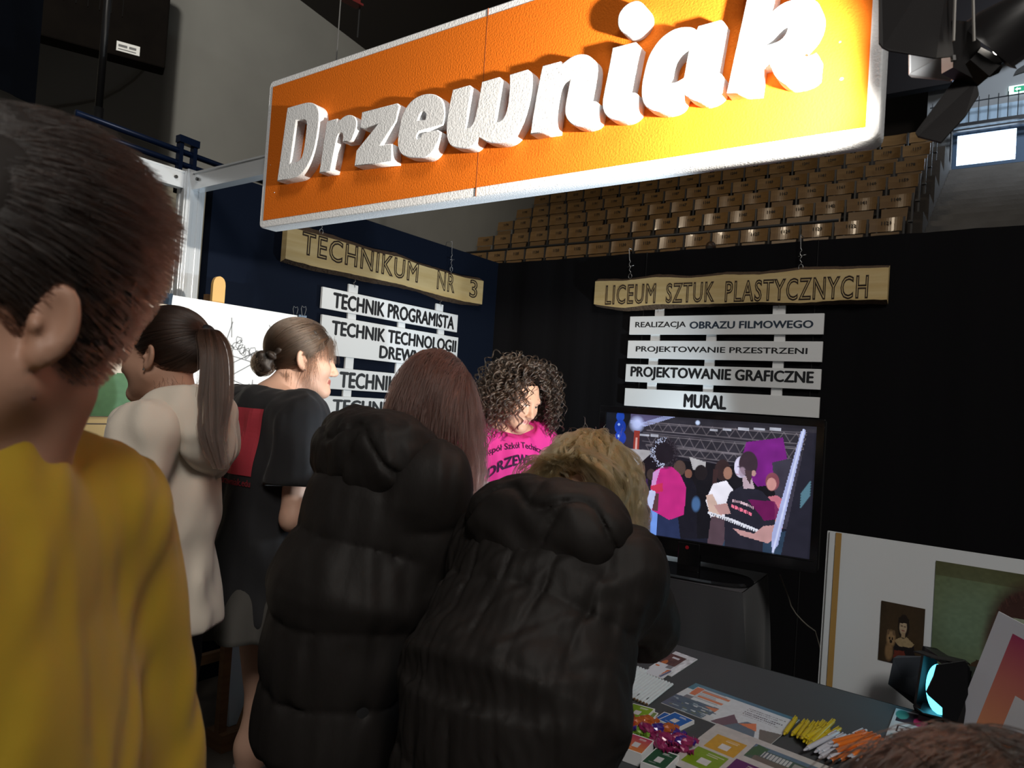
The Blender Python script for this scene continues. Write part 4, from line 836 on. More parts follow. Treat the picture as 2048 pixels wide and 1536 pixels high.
# small leaflets by the coat
cv = Canvas(60, 40, (214, 218, 226)); cv.rect(.0, .12, .68, .78, (96, 70, 66)); cv.noise(.4, 14, 10); cv.oval(.2, .6, .1, .12, (190, 110, 60)); cv.rect(0, .05, .9, .14, (214, 218, 226)); cv.rect(.2, .25, .5, .32, (210, 212, 222))
flat('leaflet', 'small folded leaflet with a dark photo beside the black coat', 'leaflet', (z1_(620, 215), z1_(800, 280), z1_(400, 345)), cv, th=.002, group='small leaflets by the coat')
cv = Canvas(50, 40, (212, 218, 228)); cv.rect(.55, .0, .85, .25, (126, 128, 134)); cv.rect(.05, .2, .25, .3, (206, 120, 76)); cv.poly([(.75, .35), (.9, .3), (.7, .9)], (206, 116, 70)); cv.poly([(.9, .3), (1, .4), (.85, .95), (.72, .95)], (104, 112, 140))
flat('leaflet', 'small white leaflet with an orange wedge lying on the other one', 'leaflet', (z1_(480, 300), z1_(630, 350), z1_(360, 385)), cv, z=TZ + .002, th=.0015, group='small leaflets by the coat')
# postcard with colour dots beside the lamp
cv = Canvas(80, 60, (196, 204, 210)); cv.rect(.05, .03, 1, .30, (46, 40, 54)); 
for x, y, c in ((.12, .12, (70, 150, 140)), (.40, .2, (176, 50, 110)), (.62, .24, (80, 156, 146)), (.80, .12, (196, 196, 90)), (.98, .2, (190, 96, 56))): cv.oval(x, y, .10, .11, c)
cv.rect(.05, .34, 1, .58, (206, 210, 214))
for x in (.10, .46, .80): cv.rect(x, .38, x + .2, .54, (40, 40, 46)); cv.rect(x + .02, .40, x + .18, .52, (206, 210, 214)); cv.line([(x + .06, .45), (x + .10, .49), (x + .15, .45)], .008, (40, 40, 46))
cv.rect(.05, .60, 1, 1, (196, 112, 62)); cv.poly([(.05, .60), (.34, .60), (.2, 1), (.05, 1)], (96, 150, 160)); cv.noise(.1, 20, 14)
flat('postcard', 'printed card with coloured dots standing out beside the cyan lamp', 'card', (z2_(1000, 885), z2_(1560, 1030), z2_(870, 1230)), cv, th=.0015, m=M_GLOSS)
# gradient flyer leaning at the right edge
BL = P(1907, 1458, Z=TZ + .002); BL = BL + up * .010; TLp = P(1997, 1223, d=1.60); TRp = P(2130, 1293, d=1.50); e1 = TRp - TLp; e2 = BL - TLp
cv = Canvas(90, 120, (200, 204, 216)); cv.put(((cv.X > .30) & (cv.Y > .10)).astype(float), lambda X, Y: srgb((150, 26, 96)) * (1 - np.clip(Y * 1.15, 0, 1)[..., None]) + srgb((222, 150, 110)) * np.clip(Y * 1.15, 0, 1)[..., None]); cv.rect(.66, .52, 1.0, .80, (206, 208, 216))
t = thing('flyer_stand', 'tilted white flyer with a pink to orange panel at the right edge', 'flyer', tuple(BL)); Nf = _n(np.cross(e2, e1))
MB().slab(TLp - Nf * .003, e1, e2, Nf * .0025).build('backing_card', mat('white_card', (.6, .62, .66), .5), t); cv.build('print', TLp, e1, e2, M_PRINT, t)
q = TLp + e1 * .5 + e2 * .25 - Nf * .003; MB().tube([q, (q[0] + .02, q[1] + .05, TZ + .006)], .003, 6).build('prop_leg', mat('clear_acrylic', (.25, .27, .3), .1, spec=.8), t)
# white pencils laid side by side
M_pw = mat('white_pencil_paint', (.66, .74, .78), .45); M_pl = mat('pencil_wood', (.25, .15, .07), .7); M_lead = mat('graphite', (.02, .02, .02), .5)
A0 = P(*z1_(592, 485), Z=TZ + .004); A1 = P(*z1_(385, 650), Z=TZ + .004); S0 = P(*z1_(372, 398), Z=TZ + .004); step = (S0 - A0) / 9.2
for k in range(17):
    a = A0 + step * (k + .0); e_ = A1 + step * k + np.array([0, 0, 0])
    if k >= 10: e_ = a + (e_ - a) * 1.12; a = a - (e_ - a) * .12; a = a + up * .0; 
    t = thing('pencil', 'white pencil number %d from the right in the row of pencils on the cloth' % (k + 1), 'pencil', tuple((a + e_) / 2 - up * .004), 'white pencils side by side')
    dv = _n(e_ - a); MB().tube([a, e_], .0037, 6).build('barrel', M_pw, t)
    b = MB(); b.tube([e_, e_ + dv * .0015], .0034, 6); b.build('cut_end', M_pl, t); MB().tube([e_ + dv * .0015, e_ + dv * .0025], .0012, 6).build('lead', M_lead, t)
    if k % 3 == 1: q = a + (e_ - a) * .82 + up * .0037; sd = np.cross(dv, up); MB().slab(q - sd * .001, dv * .014, sd * .002, up * .0003).build('dark_print', M_blk, t)
# pens
def pen(label, group, p0, p1, c, lift, tipc, capc=None, clip=True):
    a = P(*p0, Z=TZ + .006 + lift); e_ = P(*p1, Z=TZ + .006 + lift); dv = _n(e_ - a); L = np.linalg.norm(e_ - a)
    t = thing('pen', label, 'pen', tuple((a + e_) / 2 - up * (.006 + lift)), group)
    MB().tube([a + dv * L * .10, a + dv * L * .14, a + dv * L * .5, e_ - dv * L * .08, e_ - dv * L * .06], [.0042, .0052, .0057, .0055, .0045], 10).build('barrel', c, t, True)
    MB().tube([a, a + dv * L * .02, a + dv * L * .10], [.0012, .0022, .0042], 10).build('tip', tipc, t, True)
    MB().tube([e_ - dv * L * .06, e_ - dv * .001, e_], [.0032, .0032, .002], 8).build('push_button', capc or c, t, True)
    if clip: MB().tube([e_ - dv * L * .08 + up * .005, e_ - dv * L * .1 + up * .0085, e_ - dv * L * .34 + up * .0075], .0013, 6).build('clip', capc or c, t, True)
    return t
z5 = Z(1600, 1380, 9.845)
M_ye = mat('yellow_pen_plastic', (.52, .40, .01), .35); M_wh = mat('white_pen_plastic', (.50, .51, .58), .3); M_or = mat('orange_pen_plastic', (.62, .15, .015), .35); M_bl = mat('black_pen_tip', (.01, .01, .012), .3); M_ch = mat('chrome', (.6, .6, .6), .15, metal=1)
yp = [((-320, 880), (-70, 540), 0), ((-170, 900), (110, 610), .0), ((-60, 950), (170, 612), .003), ((10, 975), (290, 635), .006), ((60, 1030), (390, 640), .006), ((120, 1060), (480, 608), .008), ((150, 1090), (560, 660), .010), ((180, 1075), (680, 590), .012), ((30, 960), (230, 700), .013), ((100, 950), (420, 760), .013), ((230, 1090), (620, 810), .006), ((300, 1060), (805, 755), .006)]
names = ['separate yellow pen at the left end of the yellow pile', 'second yellow pen from the left in the yellow pile', 'third yellow pen from the left in the yellow pile', 'fourth yellow pen from the left in the yellow pile', 'fifth yellow pen from the left in the yellow pile', 'sixth yellow pen from the left in the yellow pile', 'yellow pen left of the longest one in the pile', 'yellow pen whose end sticks up highest out of the pile', 'short looking yellow pen on top of the pile at left', 'yellow pen lying across the middle on top of the pile', 'yellow pen just before the last one of the pile', 'rightmost yellow pen, next to the white pens']
for (p0, p1, l), nm in zip(yp, names): pen(nm, 'yellow pens', z5(*p0), z5(*p1), M_ye, l, M_ye)
wp = [((70, 1190), (770, 830), .010), ((280, 1230), (900, 880), .006), ((370, 1250), (1040, 910), .003), ((365, 1340), (900, 1070), .003), ((540, 1350), (1000, 1120), .006), ((430, 1170), (1310, 790), .004), ((1000, 1540), (1969, 1330), .004), ((1100, 1580), (2080, 1290), .010)]
names = ['long white pen with black print at the left of the pile', 'second white pen with its end beside the black print pen', 'white pen lying low between the yellow and orange pens', 'white pen whose tip is lowest left of the orange pens', 'white pen half covered by the orange pens', 'white pen reaching farthest back behind the orange pens', 'white pen in front of the orange pens at the frame bottom', 'white pen nearest to the brown hair at the bottom']
for (p0, p1, l), nm in zip(wp, names): pen(nm, 'white pens', z5(*p0), z5(*p1), M_wh, l, M_wh)
op = [((550, 1050), (1340, 840), .012), ((640, 1110), (1500, 870), .014), ((600, 1240), (1580, 900), .012), ((700, 1200), (1640, 960), .008), ((510, 1440), (1400, 1050), .004), ((690, 1420), (1540, 1010), .004), ((930, 1310), (1800, 1060), .014), ((1010, 1330), (1890, 1040), .012), ((1060, 1390), (1969, 1120), .010), ((1110, 1440), (2050, 1200), .008)]
names = ['orange pen farthest back in the orange pile', 'second orange pen from the back of the orange pile', 'orange pen with a black ring tip', 'fourth orange pen from the back of the pile', 'orange pen with the lowest black tip left of the pile', 'orange pen whose dark tip lies beside the lowest one', 'orange pen on top in the middle of the pile', 'orange pen ending against the printed card', 'second orange pen from the front of the pile', 'frontmost orange pen of the pile']
for i, ((p0, p1, l), nm) in enumerate(zip(op, names)): pen(nm, 'orange pens', z5(*p0), z5(*p1), M_or, l, M_bl if i in (2, 4, 5) else M_wh)
# wrapped candies
def candy(px, py, rot, c, c2, label, lift=0):
    p = P(px, py, Z=TZ + .012 + lift); a = np.array([math.cos(rot), math.sin(rot), 0]); s_ = np.array([-a[1], a[0], 0])
    t = thing('wrapped_candy', label, 'candy', tuple(p - up * .012), 'wrapped candies on the table')
    V = []; Fc = []; n = 10; prof = [(-.019, .003), (-.014, .010), (-.006, .0125), (.006, .0125), (.014, .010), (.019, .003)]
    for x, r_ in prof:
        for j in range(n): th = 2 * math.pi * j / n; rj = r_ * (1 + .10 * math.sin(j * 3 + x * 300)); V.append(p + a * x + s_ * rj * math.cos(th) + up * rj * .85 * math.sin(th))
    for i in range(len(prof) - 1):
        for j in range(n): Fc.append((i * n + j, i * n + (j + 1) % n, (i + 1) * n + (j + 1) % n, (i + 1) * n + j))
    Fc += [tuple(range(n - 1, -1, -1)), tuple((len(prof) - 1) * n + j for j in range(n))]
    mesh('wrapper', V, Fc, c, t)
    for sg_ in (-1, 1):
        V = []; Fc = []; m_ = 9
        for j in range(m_):
            th = (j / (m_ - 1) - .5) * 2.2; V.append(p + a * sg_ * .018 + s_ * .002 * math.sin(th)); rr_ = .012 + .002 * math.sin(j * 2.1)
            V.append(p + a * sg_ * (.018 + rr_ * math.cos(th)) + s_ * rr_ * math.sin(th) + up * .004 * (1 if j % 2 else -1)); 
        for j in range(m_ - 1): Fc.append((2 * j, 2 * j + 2, 2 * j + 3, 2 * j + 1))
        o = mesh('twisted_end', V, Fc, c2, t); md = o.modifiers.new('t', 'SOLIDIFY'); md.thickness = .0006
foil = lambda n_, c: mat('foil_' + n_, c, .28, metal=.08, coat=.4)
fo, fg, fp, fm, fr_ = foil('orange', (.42, .10, .02)), foil('green', (.16, .30, .03)), foil('purple', (.05, .02, .22)), foil('magenta', (.26, .02, .10)), foil('red', (.40, .04, .02))
lst = [(150, 480, fo), (230, 420, fm), (300, 500, fo), (270, 610, fp), (140, 560, fr_), (420, 590, fr_), (500, 690, fg), (560, 570, fo), (640, 740, fg), (740, 520, fo), (830, 620, fo), (740, 680, fm), (830, 800, fg), (1000, 690, fp), (1060, 800, fp), (1180, 690, fo), (1290, 780, fp), (1130, 880, fm), (900, 860, fm), (1020, 1010, fm), (1240, 950, fm), (1380, 900, fm), (1330, 1020, fm), (1470, 950, fp), (1440, 1070, fm), (1560, 960, fm)]
cn = {fo: 'orange', fg: 'green', fp: 'violet', fm: 'magenta', fr_: 'red'}; cnt = {}
ordw = ['first', 'second', 'third', 'fourth', 'fifth', 'sixth', 'seventh', 'eighth', 'ninth', 'tenth', 'eleventh']
for i, (x, y, c) in enumerate(lst):
    k = cnt.get(c, 0); cnt[c] = k + 1
    candy(*z6(x, y), random.random() * 3.1, c, c, '%s shiny wrapped candy, %s %s one from the left in the heap' % (cn[c], ordw[k], cn[c]), .010 * (i % 2))
# ================================================================== EASEL with drawings, left
EX = -2.72; M_wood = mat('easel_wood', (.16, .085, .035), .55, vary=(5, (.12, .06, .025), (1, 1, 10))); M_tan = mat('tan_drawing_board', (.34, .22, .09), .6, vary=(3, (.28, .18, .07)))
def ex(px, py, x=EX): return P(px, py, X=x)
tl, tr, bl = ex(345, 590), ex(612, 629), ex(345, 990); y0, y1 = tl[1], tr[1]; z1e = tl[2]
es = thing('easel', 'wooden easel with rounded top peg holding the big charcoal drawing', 'easel', (EX - .05, (y0 + y1) / 2, 0))
pk = ex(434, 580, EX - .035); b = MB()
V = [pk + np.array([0, s_ * .028, z_]) for s_, z_ in ((-1, -.5), (1, -.5), (1, .02), (.92, .035), (.7, .047), (.38, .054), (0, .057), (-.38, .054), (-.7, .047), (-.92, .035), (-1, .02))]
plate(b, V, .016); o_ = b.build('top_peg', mat('pale_peg_wood', (.60, .36, .12), .5), es)
yc = pk[1]
for dy_ in (-.27, .27): MB().box((EX - .07, yc + dy_ - .02, 0), (EX - .04, yc + dy_ + .02, 1.3)).build('leg', M_wood, es)
MB().box((EX - .09, yc - .025, .1), (EX - .06, yc + .025, pk[2] - .02)).build('mast', M_wood, es)
MB().box((EX - .07, yc - .38, .585), (EX + .06, yc + .42, .62)).build('ledge', M_wood, es); MB().box((EX - .04, yc - .30, .26), (EX - .01, yc + .30, .30)).build('cross_bar', M_wood, es)
MB().box((EX - .12, yc - .34, 0), (EX + .10, yc - .24, .05)).build('foot', M_wood, es); MB().box((EX - .12, yc + .24, 0), (EX + .10, yc + .34, .05)).build('foot', M_wood, es)
dbt = thing('drawing_board', 'tan wooden drawing board on the easel behind the charcoal drawing', 'board', (EX - .01, (y0 + y1) / 2, .62))
MB().box((EX - .03, y0 - .12, .625), (EX - .012, y1 - .005, z1e - .03)).build('panel', M_tan, dbt)
cv = Canvas(220, 280, (222, 224, 226)); cv.noise(.03, 5, 5)
def scr(x, y, r_, n, col, wd=.0016, al=.8):
    wd *= 2.0; y -= .14; col = tuple(int(c * .6) for c in col)
    a = random.random() * 6.3; pts = []
    for k in range(n): a += random.uniform(.5, 1.3); pts.append((x + r_ * random.uniform(.5, 1.05) * math.cos(a), y + r_ * .8 * random.uniform(.5, 1.05) * math.sin(a)))
    cv.line(pts, wd, col, al)
for k in range(26): x = .40 + .5 * (k / 26); scr(x + random.uniform(-.02, .02), .34 + .10 * (k / 26) + random.uniform(-.03, .03), .035, 7, (60, 58, 60))
for k in range(16): scr(.86 + random.uniform(-.07, .07), .50 + random.uniform(-.10, .10), .05, 9, (58, 74, 100))
for x, y, r_ in ((.60, .62, .085), (.48, .66, .06), (.70, .66, .07), (.80, .67, .05), (.56, .70, .05), (.66, .71, .045)):
    cv.oval(x, y - .14, r_, r_ * .8, (118, 114, 114), .6, .5)
    for q_ in range(5): scr(x, y, r_, 14, (36, 34, 36), .0022, .9)
cv.line([(.36, .600), (.60, .61), (.92, .63)], .006, (40, 38, 40)); cv.line([(.40, .61), (.9, .635)], .004, (60, 58, 60))
for q_ in (((.42, .22), (.38, .33)), ((.41, .20), (.42, .30)), ((.72, .22), (.80, .30)), ((.70, .21), (.77, .29)), ((.60, .52), (.60, .60)), ((.44, .40), (.95, .48)), ((.42, .52), (.74, .60)), ((.70, .58), (.92, .46)), ((.40, .52), (.70, .38)), ((.36, .47), (.62, .36))): cv.line([(a_, b_ - .13) for a_, b_ in q_], .0034, (60, 58, 60), .9)
cv.line([(.70, .86), (.80, .92)], .003, (70, 68, 72)); cv.line([(.45, .93), (.75, .945), (.98, .95)], .003, (120, 118, 118)); cv.line([(.45, .955), (.98, .972)], .002, (130, 128, 128))
hd = z1e - ex(612, 975)[2]
t = thing('charcoal_drawing', 'white sheet with a charcoal still life of apples clipped to the easel board', 'drawing', (EX, (y0 + y1) / 2, z1e - hd))
MB().box((EX - .011, y0, z1e - hd), (EX - .0105 + .009, y1, z1e)).build('paper', mat('white_drawing_paper', (.78, .79, .80), .7), t)
cv.build('print', (EX, y0, z1e), (0, y1 - y0, 0), (0, 0, -hd), M_PRINT, t)
M_clip = mat('dark_blue_clip', (.015, .03, .05), .3, metal=.3)
for px, lab in ((603, 'black binder clip on the right corner of the charcoal drawing'), (332, 'black binder clip on the left corner of the drawing')):
    q = ex(px, 626 if px > 500 else 590); q[2] = z1e - .012; c = thing('binder_clip', lab, 'clip', tuple(q))
    b = MB(); w_ = .022; b.hexa([q + (.004, -w_, -.028), q + (.004, w_, -.028), q + (-.036, w_, -.028), q + (-.036, -w_, -.028), q + (.012, -w_, .016), q + (.012, w_, .016), q + (-.044, w_, .016), q + (-.044, -w_, .016)]); b.build('body', M_clip, c)
    for xx in (.014, -.046):
        b = MB(); b.tube([q + (xx, -.006, .012), q + (xx, -.014, .045), q + (xx, -.010, .058), q + (xx, 0, .052), q + (xx, .010, .058), q + (xx, .014, .045), q + (xx, .006, .012)], .0014, 6); b.build('wire_handle', M_wire, c)
# painting on the left (green foreground, pale wall), on its board, and a squared cardboard below
cv = Canvas(110, 90, (196, 186, 170)); cv.noise(.08, 8, 8); cv.poly([(0, 0), (.32, 0), (.36, .5), (.34, 1), (0, 1)], (120, 134, 132)); cv.noise(.18, 22, 18); cv.poly([(.30, .66), (1, .60), (1, 1), (.26, 1)], (70, 106, 72)); cv.line([(.36, .2), (.34, .55), (.44, .62)], .012, (196, 150, 132), .7); cv.line([(.5, .1), (.42, .4)], .01, (206, 160, 140), .6); cv.noise(.1, 40, 34)
PX = -2.60; a0, a1 = P(190, 690, X=PX), P(352, 835, X=PX)
t = thing('painting', 'small painting with a green foreground left of the ponytail', 'painting', (PX, a0[1], a1[2]))
yy0 = a0[1] - .22; yy1 = a1[1] + .02; zz1 = a1[2] + .42
MB().box((PX - .02, yy0, a1[2]), (PX - .002, yy1, zz1)).build('canvas', mat('canvas_edge', (.6, .57, .5), .8), t); cv.build('paint_layer', (PX, yy0, zz1), (0, yy1 - yy0, 0), (0, 0, a1[2] - zz1), M_PRINT, t)
t = thing('cardboard_panel', 'tan board ruled with a dark grid below the green painting', 'board', (PX - .02, yy0, a1[2] - .5))
MB().box((PX - .035, yy0 - .02, a1[2] - .62), (PX - .012, yy1 + .06, a1[2] - .004)).build('panel', mat('pale_tan_board', (.50, .38, .18), .6), t)
b = MB()
for k in range(7): b.box((PX - .012, yy0 + .02 + k * .09, a1[2] - .6), (PX - .0113, yy0 + .024 + k * .09, a1[2] - .006))
for k in range(7): b.box((PX - .0112, yy0 - .01, a1[2] - .03 - k * .085), (PX - .0106, yy1 + .05, a1[2] - .026 - k * .085))
b.build('grid_lines', mat('grid_ink', (.08, .06, .05), .7), t)
MB().box((PX - .05, yy0 - .05, a1[2] - .66), (PX + .03, yy1 + .1, a1[2] - .62)).build('shelf_strip', M_wood, t)
for yq in (yy0 + .05, yy1 - .05): MB().box((PX - .055, yq - .015, 0), (PX - .037, yq + .015, a1[2] - .1)).build('leg', M_wood, t)
# blank sheet with blue lamplight put into its colour, leaning low behind the skirt, with a wooden stretcher leg across it
cq = P(456, 1474, Z=.03); cx = cq[0]; ct = P(459, 1262, X=cx - .03)[2]; y0c = cq[1]
t = thing('canvas_sheet', 'pale blue-lit blank canvas leaning at floor level behind the grey skirt', 'canvas', (cx, y0c + .3, .0))
MB().hexa([(cx, y0c, .07), (cx, y0c + .55, .07), (cx - .02, y0c + .55, .07), (cx - .02, y0c, .07), (cx - .04, y0c, ct), (cx - .04, y0c + .55, ct), (cx - .06, y0c + .55, ct), (cx - .06, y0c, ct)]).build('canvas_face', mat('blue_lit_canvas', (.45, .56, .66), .7, vary=(3, (.38, .50, .60))), t)
MB().box((cx - .06, y0c - .06, 0), (cx + .05, y0c + .6, .068)).build('wooden_foot', M_wood, t)
s0 = P(468, 1478, X=cx + .04); s1 = P(516, 1345, X=cx + .02); MB().tube([s0, s1], .013, 4).build('strut', M_wood, t)
s0 = P(450, 1400, X=cx + .02); MB().box((cx - .01, s0[1] - .018, .0), (cx + .02, s0[1] + .016, .56)).build('post', M_wood, t)
# ================================================================== PEOPLE: soft solids blended from rounded limbs, skinned with a surface net
class Vol:
    def __init__(s, lo, hi, h, fine=()):
        s.ax = []
        for a in range(3):
            x = lo[a]; out = [x]
            while x < hi[a]:
                st = h
                for c, hf, q in fine:
                    if c[a] - hf - h < x < c[a] + hf: st = min(st, q)
                x += st; out.append(x)
            s.ax.append(np.array(out, np.float32))
        s.D = np.full([len(a) for a in s.ax], .5, np.float32)
    def win(s, lo, hi):
        sl = []
        for a in range(3):
            i = max(0, np.searchsorted(s.ax[a], lo[a]) - 1); j = min(len(s.ax[a]), np.searchsorted(s.ax[a], hi[a]) + 1); sl.append(slice(i, max(j, i)))
        return tuple(sl), s.ax[0][sl[0]][:, None, None], s.ax[1][sl[1]][None, :, None], s.ax[2][sl[2]][None, None, :]
    def put(s, sl, d, k, mode='add'):
        a = s.D[sl]
        if mode == 'add':
            if k > 0: h = np.maximum(k - np.abs(a - d), 0) / k; s.D[sl] = np.minimum(a, d) - h * h * k * .25
            else: s.D[sl] = np.minimum(a, d)
        else:
            d = -d
            if k > 0: h = np.maximum(k - np.abs(a - d), 0) / k; s.D[sl] = np.maximum(a, d) + h * h * k * .25
            else: s.D[sl] = np.maximum(a, d)
    def cone(s, a, b, ra, rb, k=.02, mode='add', fn=None):
        a = np.array(a, float); b = np.array(b, float); m_ = max(ra, rb) + k + .03
        sl, X, Y, Z_ = s.win(np.minimum(a, b) - m_, np.maximum(a, b) + m_)
        ab = b - a; L = max(float(ab @ ab), 1e-9)
        t = np.clip(((X - a[0]) * ab[0] + (Y - a[1]) * ab[1] + (Z_ - a[2]) * ab[2]) / L, 0, 1)
        d = np.sqrt((X - a[0] - t * ab[0]) ** 2 + (Y - a[1] - t * ab[1]) ** 2 + (Z_ - a[2] - t * ab[2]) ** 2) - (ra + t * (rb - ra))
        if fn is not None: d = d - fn(t)
        s.put(sl, d, k, mode); return s
    def ell(s, c, r, R=np.eye(3), k=.02, mode='add'):
        c = np.array(c, float); r = np.array(r, float) * np.ones(3); m_ = max(r) + k + .02
        sl, X, Y, Z_ = s.win(c - m_, c + m_); q = [(X - c[0]) * R[i][0] + (Y - c[1]) * R[i][1] + (Z_ - c[2]) * R[i][2] for i in range(3)]
        k0 = np.sqrt(sum((q[i] / r[i]) ** 2 for i in range(3))); k1 = np.sqrt(sum((q[i] / r[i] ** 2) ** 2 for i in range(3))) + 1e-6
        s.put(sl, k0 * (k0 - 1) / k1, k, mode); return s
    def field(s, lo, hi, fn, k=.02, mode='add'):
        sl, X, Y, Z_ = s.win(lo, hi); s.put(sl, fn(X, Y, Z_), k, mode); return s
    def shift(s, fn):                     # push the surface in or out
        s.D = s.D + fn(s.ax[0][:, None, None], s.ax[1][None, :, None], s.ax[2][None, None, :]).astype(np.float32); return s
    def net(s):
        D = s.D; ins = D < 0; nx, ny, nz = D.shape
        cnt = np.zeros((nx - 1, ny - 1, nz - 1), np.int8)
        for i in (0, 1):
            for j in (0, 1):
                for k in (0, 1): cnt += ins[i:nx - 1 + i, j:ny - 1 + j, k:nz - 1 + k]
        act = np.argwhere((cnt > 0) & (cnt < 8)); idx = np.full(cnt.shape, -1, np.int32); idx[tuple(act.T)] = np.arange(len(act))
        off = np.array([[i, j, k] for i in (0, 1) for j in (0, 1) for k in (0, 1)]); cor = act[:, None, :] + off[None]
        dv = D[cor[..., 0], cor[..., 1], cor[..., 2]]; px = np.stack([s.ax[a][cor[..., a]] for a in range(3)], -1)
        acc = np.zeros((len(act), 3)); n = np.zeros(len(act))
        for a in range(8):
            for b in range(a + 1, 8):
                if abs(off[a] - off[b]).sum() != 1: continue
                m_ = (dv[:, a] < 0) != (dv[:, b] < 0); t = dv[:, a] / (dv[:, a] - dv[:, b] + 1e-12)
                acc += np.where(m_[:, None], px[:, a] + t[:, None] * (px[:, b] - px[:, a]), 0); n += m_
        V = acc / n[:, None]; F_ = []
        for ax in range(3):
            o1, o2 = [(1, 2), (2, 0), (0, 1)][ax]
            sl0 = [slice(None)] * 3; sl1 = [slice(None)] * 3; sl0[ax] = slice(0, -1); sl1[ax] = slice(1, None)
            e = np.argwhere(ins[tuple(sl0)] != ins[tuple(sl1)])
            ok = (e[:, o1] > 0) & (e[:, o2] > 0) & (e[:, o1] < D.shape[o1] - 1) & (e[:, o2] < D.shape[o2] - 1); e = e[ok]
            fl = ins[tuple(e.T)]
            def cell(d1, d2): q = e.copy(); q[:, o1] += d1; q[:, o2] += d2; return idx[tuple(q.T)]
            q = np.stack([cell(-1, -1), cell(0, -1), cell(0, 0), cell(-1, 0)], 1); q[~fl] = q[~fl][:, ::-1]; F_.append(q)
        return V, np.concatenate(F_)
def net_mesh(name, vol, m, parent, mi_fn=None, relax=1):
    V, Fq = vol.net()
    for _ in range(relax):                # gentle smoothing of the net
        acc = np.zeros_like(V); n = np.zeros(len(V))
        for a in range(4):
            b_ = (a + 1) % 4; np.add.at(acc, Fq[:, a], V[Fq[:, b_]]); np.add.at(n, Fq[:, a], 1); np.add.at(acc, Fq[:, b_], V[Fq[:, a]]); np.add.at(n, Fq[:, b_], 1)
        V = V * .5 + .5 * acc / np.maximum(n, 1)[:, None]
    me = bpy.data.meshes.new(name); nf = len(Fq)
    me.vertices.add(len(V)); me.vertices.foreach_set('co', V.astype(np.float32).ravel()); me.loops.add(nf * 4); me.loops.foreach_set('vertex_index', Fq.ravel().astype(np.int32))
    me.polygons.add(nf); me.polygons.foreach_set('loop_start', np.arange(0, nf * 4, 4, dtype=np.int32)); me.polygons.foreach_set('loop_total', np.full(nf, 4, np.int32))
    for x in (m if isinstance(m, (list, tuple)) else [m]): me.materials.append(x)
    if mi_fn is not None: me.polygons.foreach_set('material_index', mi_fn(V[Fq].mean(1)).astype(np.int32))
    me.update(calc_edges=True); me.validate()
    return link_mesh(name, me, None, parent, True)
def rot(axis, a):
    axis = _n(axis); K = np.array([[0, -axis[2], axis[1]], [axis[2], 0, -axis[0]], [-axis[1], axis[0], 0]]); return np.eye(3) + math.sin(a) * K + (1 - math.cos(a)) * K @ K
def wob(X, Y, Z_, f, seed):
    r = np.random.default_rng(seed); o = 0
    for i in range(4):
        d = r.normal(size=3) * f * (1 + .5 * i); p = r.random() * 6.28; o = o + np.sin(X * d[0] + Y * d[1] + Z_ * d[2] + p + 1.2 * np.sin(X * d[1] * .6 - Y * d[2] * .5 + Z_ * d[0] * .4)) / (1 + .5 * i)
    return o
def skin_mat(name, c): return mat(name, c, .5, spec=.35, bump=(120, .06, .002))
M_lip = mat('lips', (.36, .12, .10), .4); M_eyew = mat('eye_white', (.60, .58, .55), .2); M_iris = mat('eye_iris', (.03, .025, .02), .1); M_dark = mat('eye_lash', (.02, .014, .01), .6)
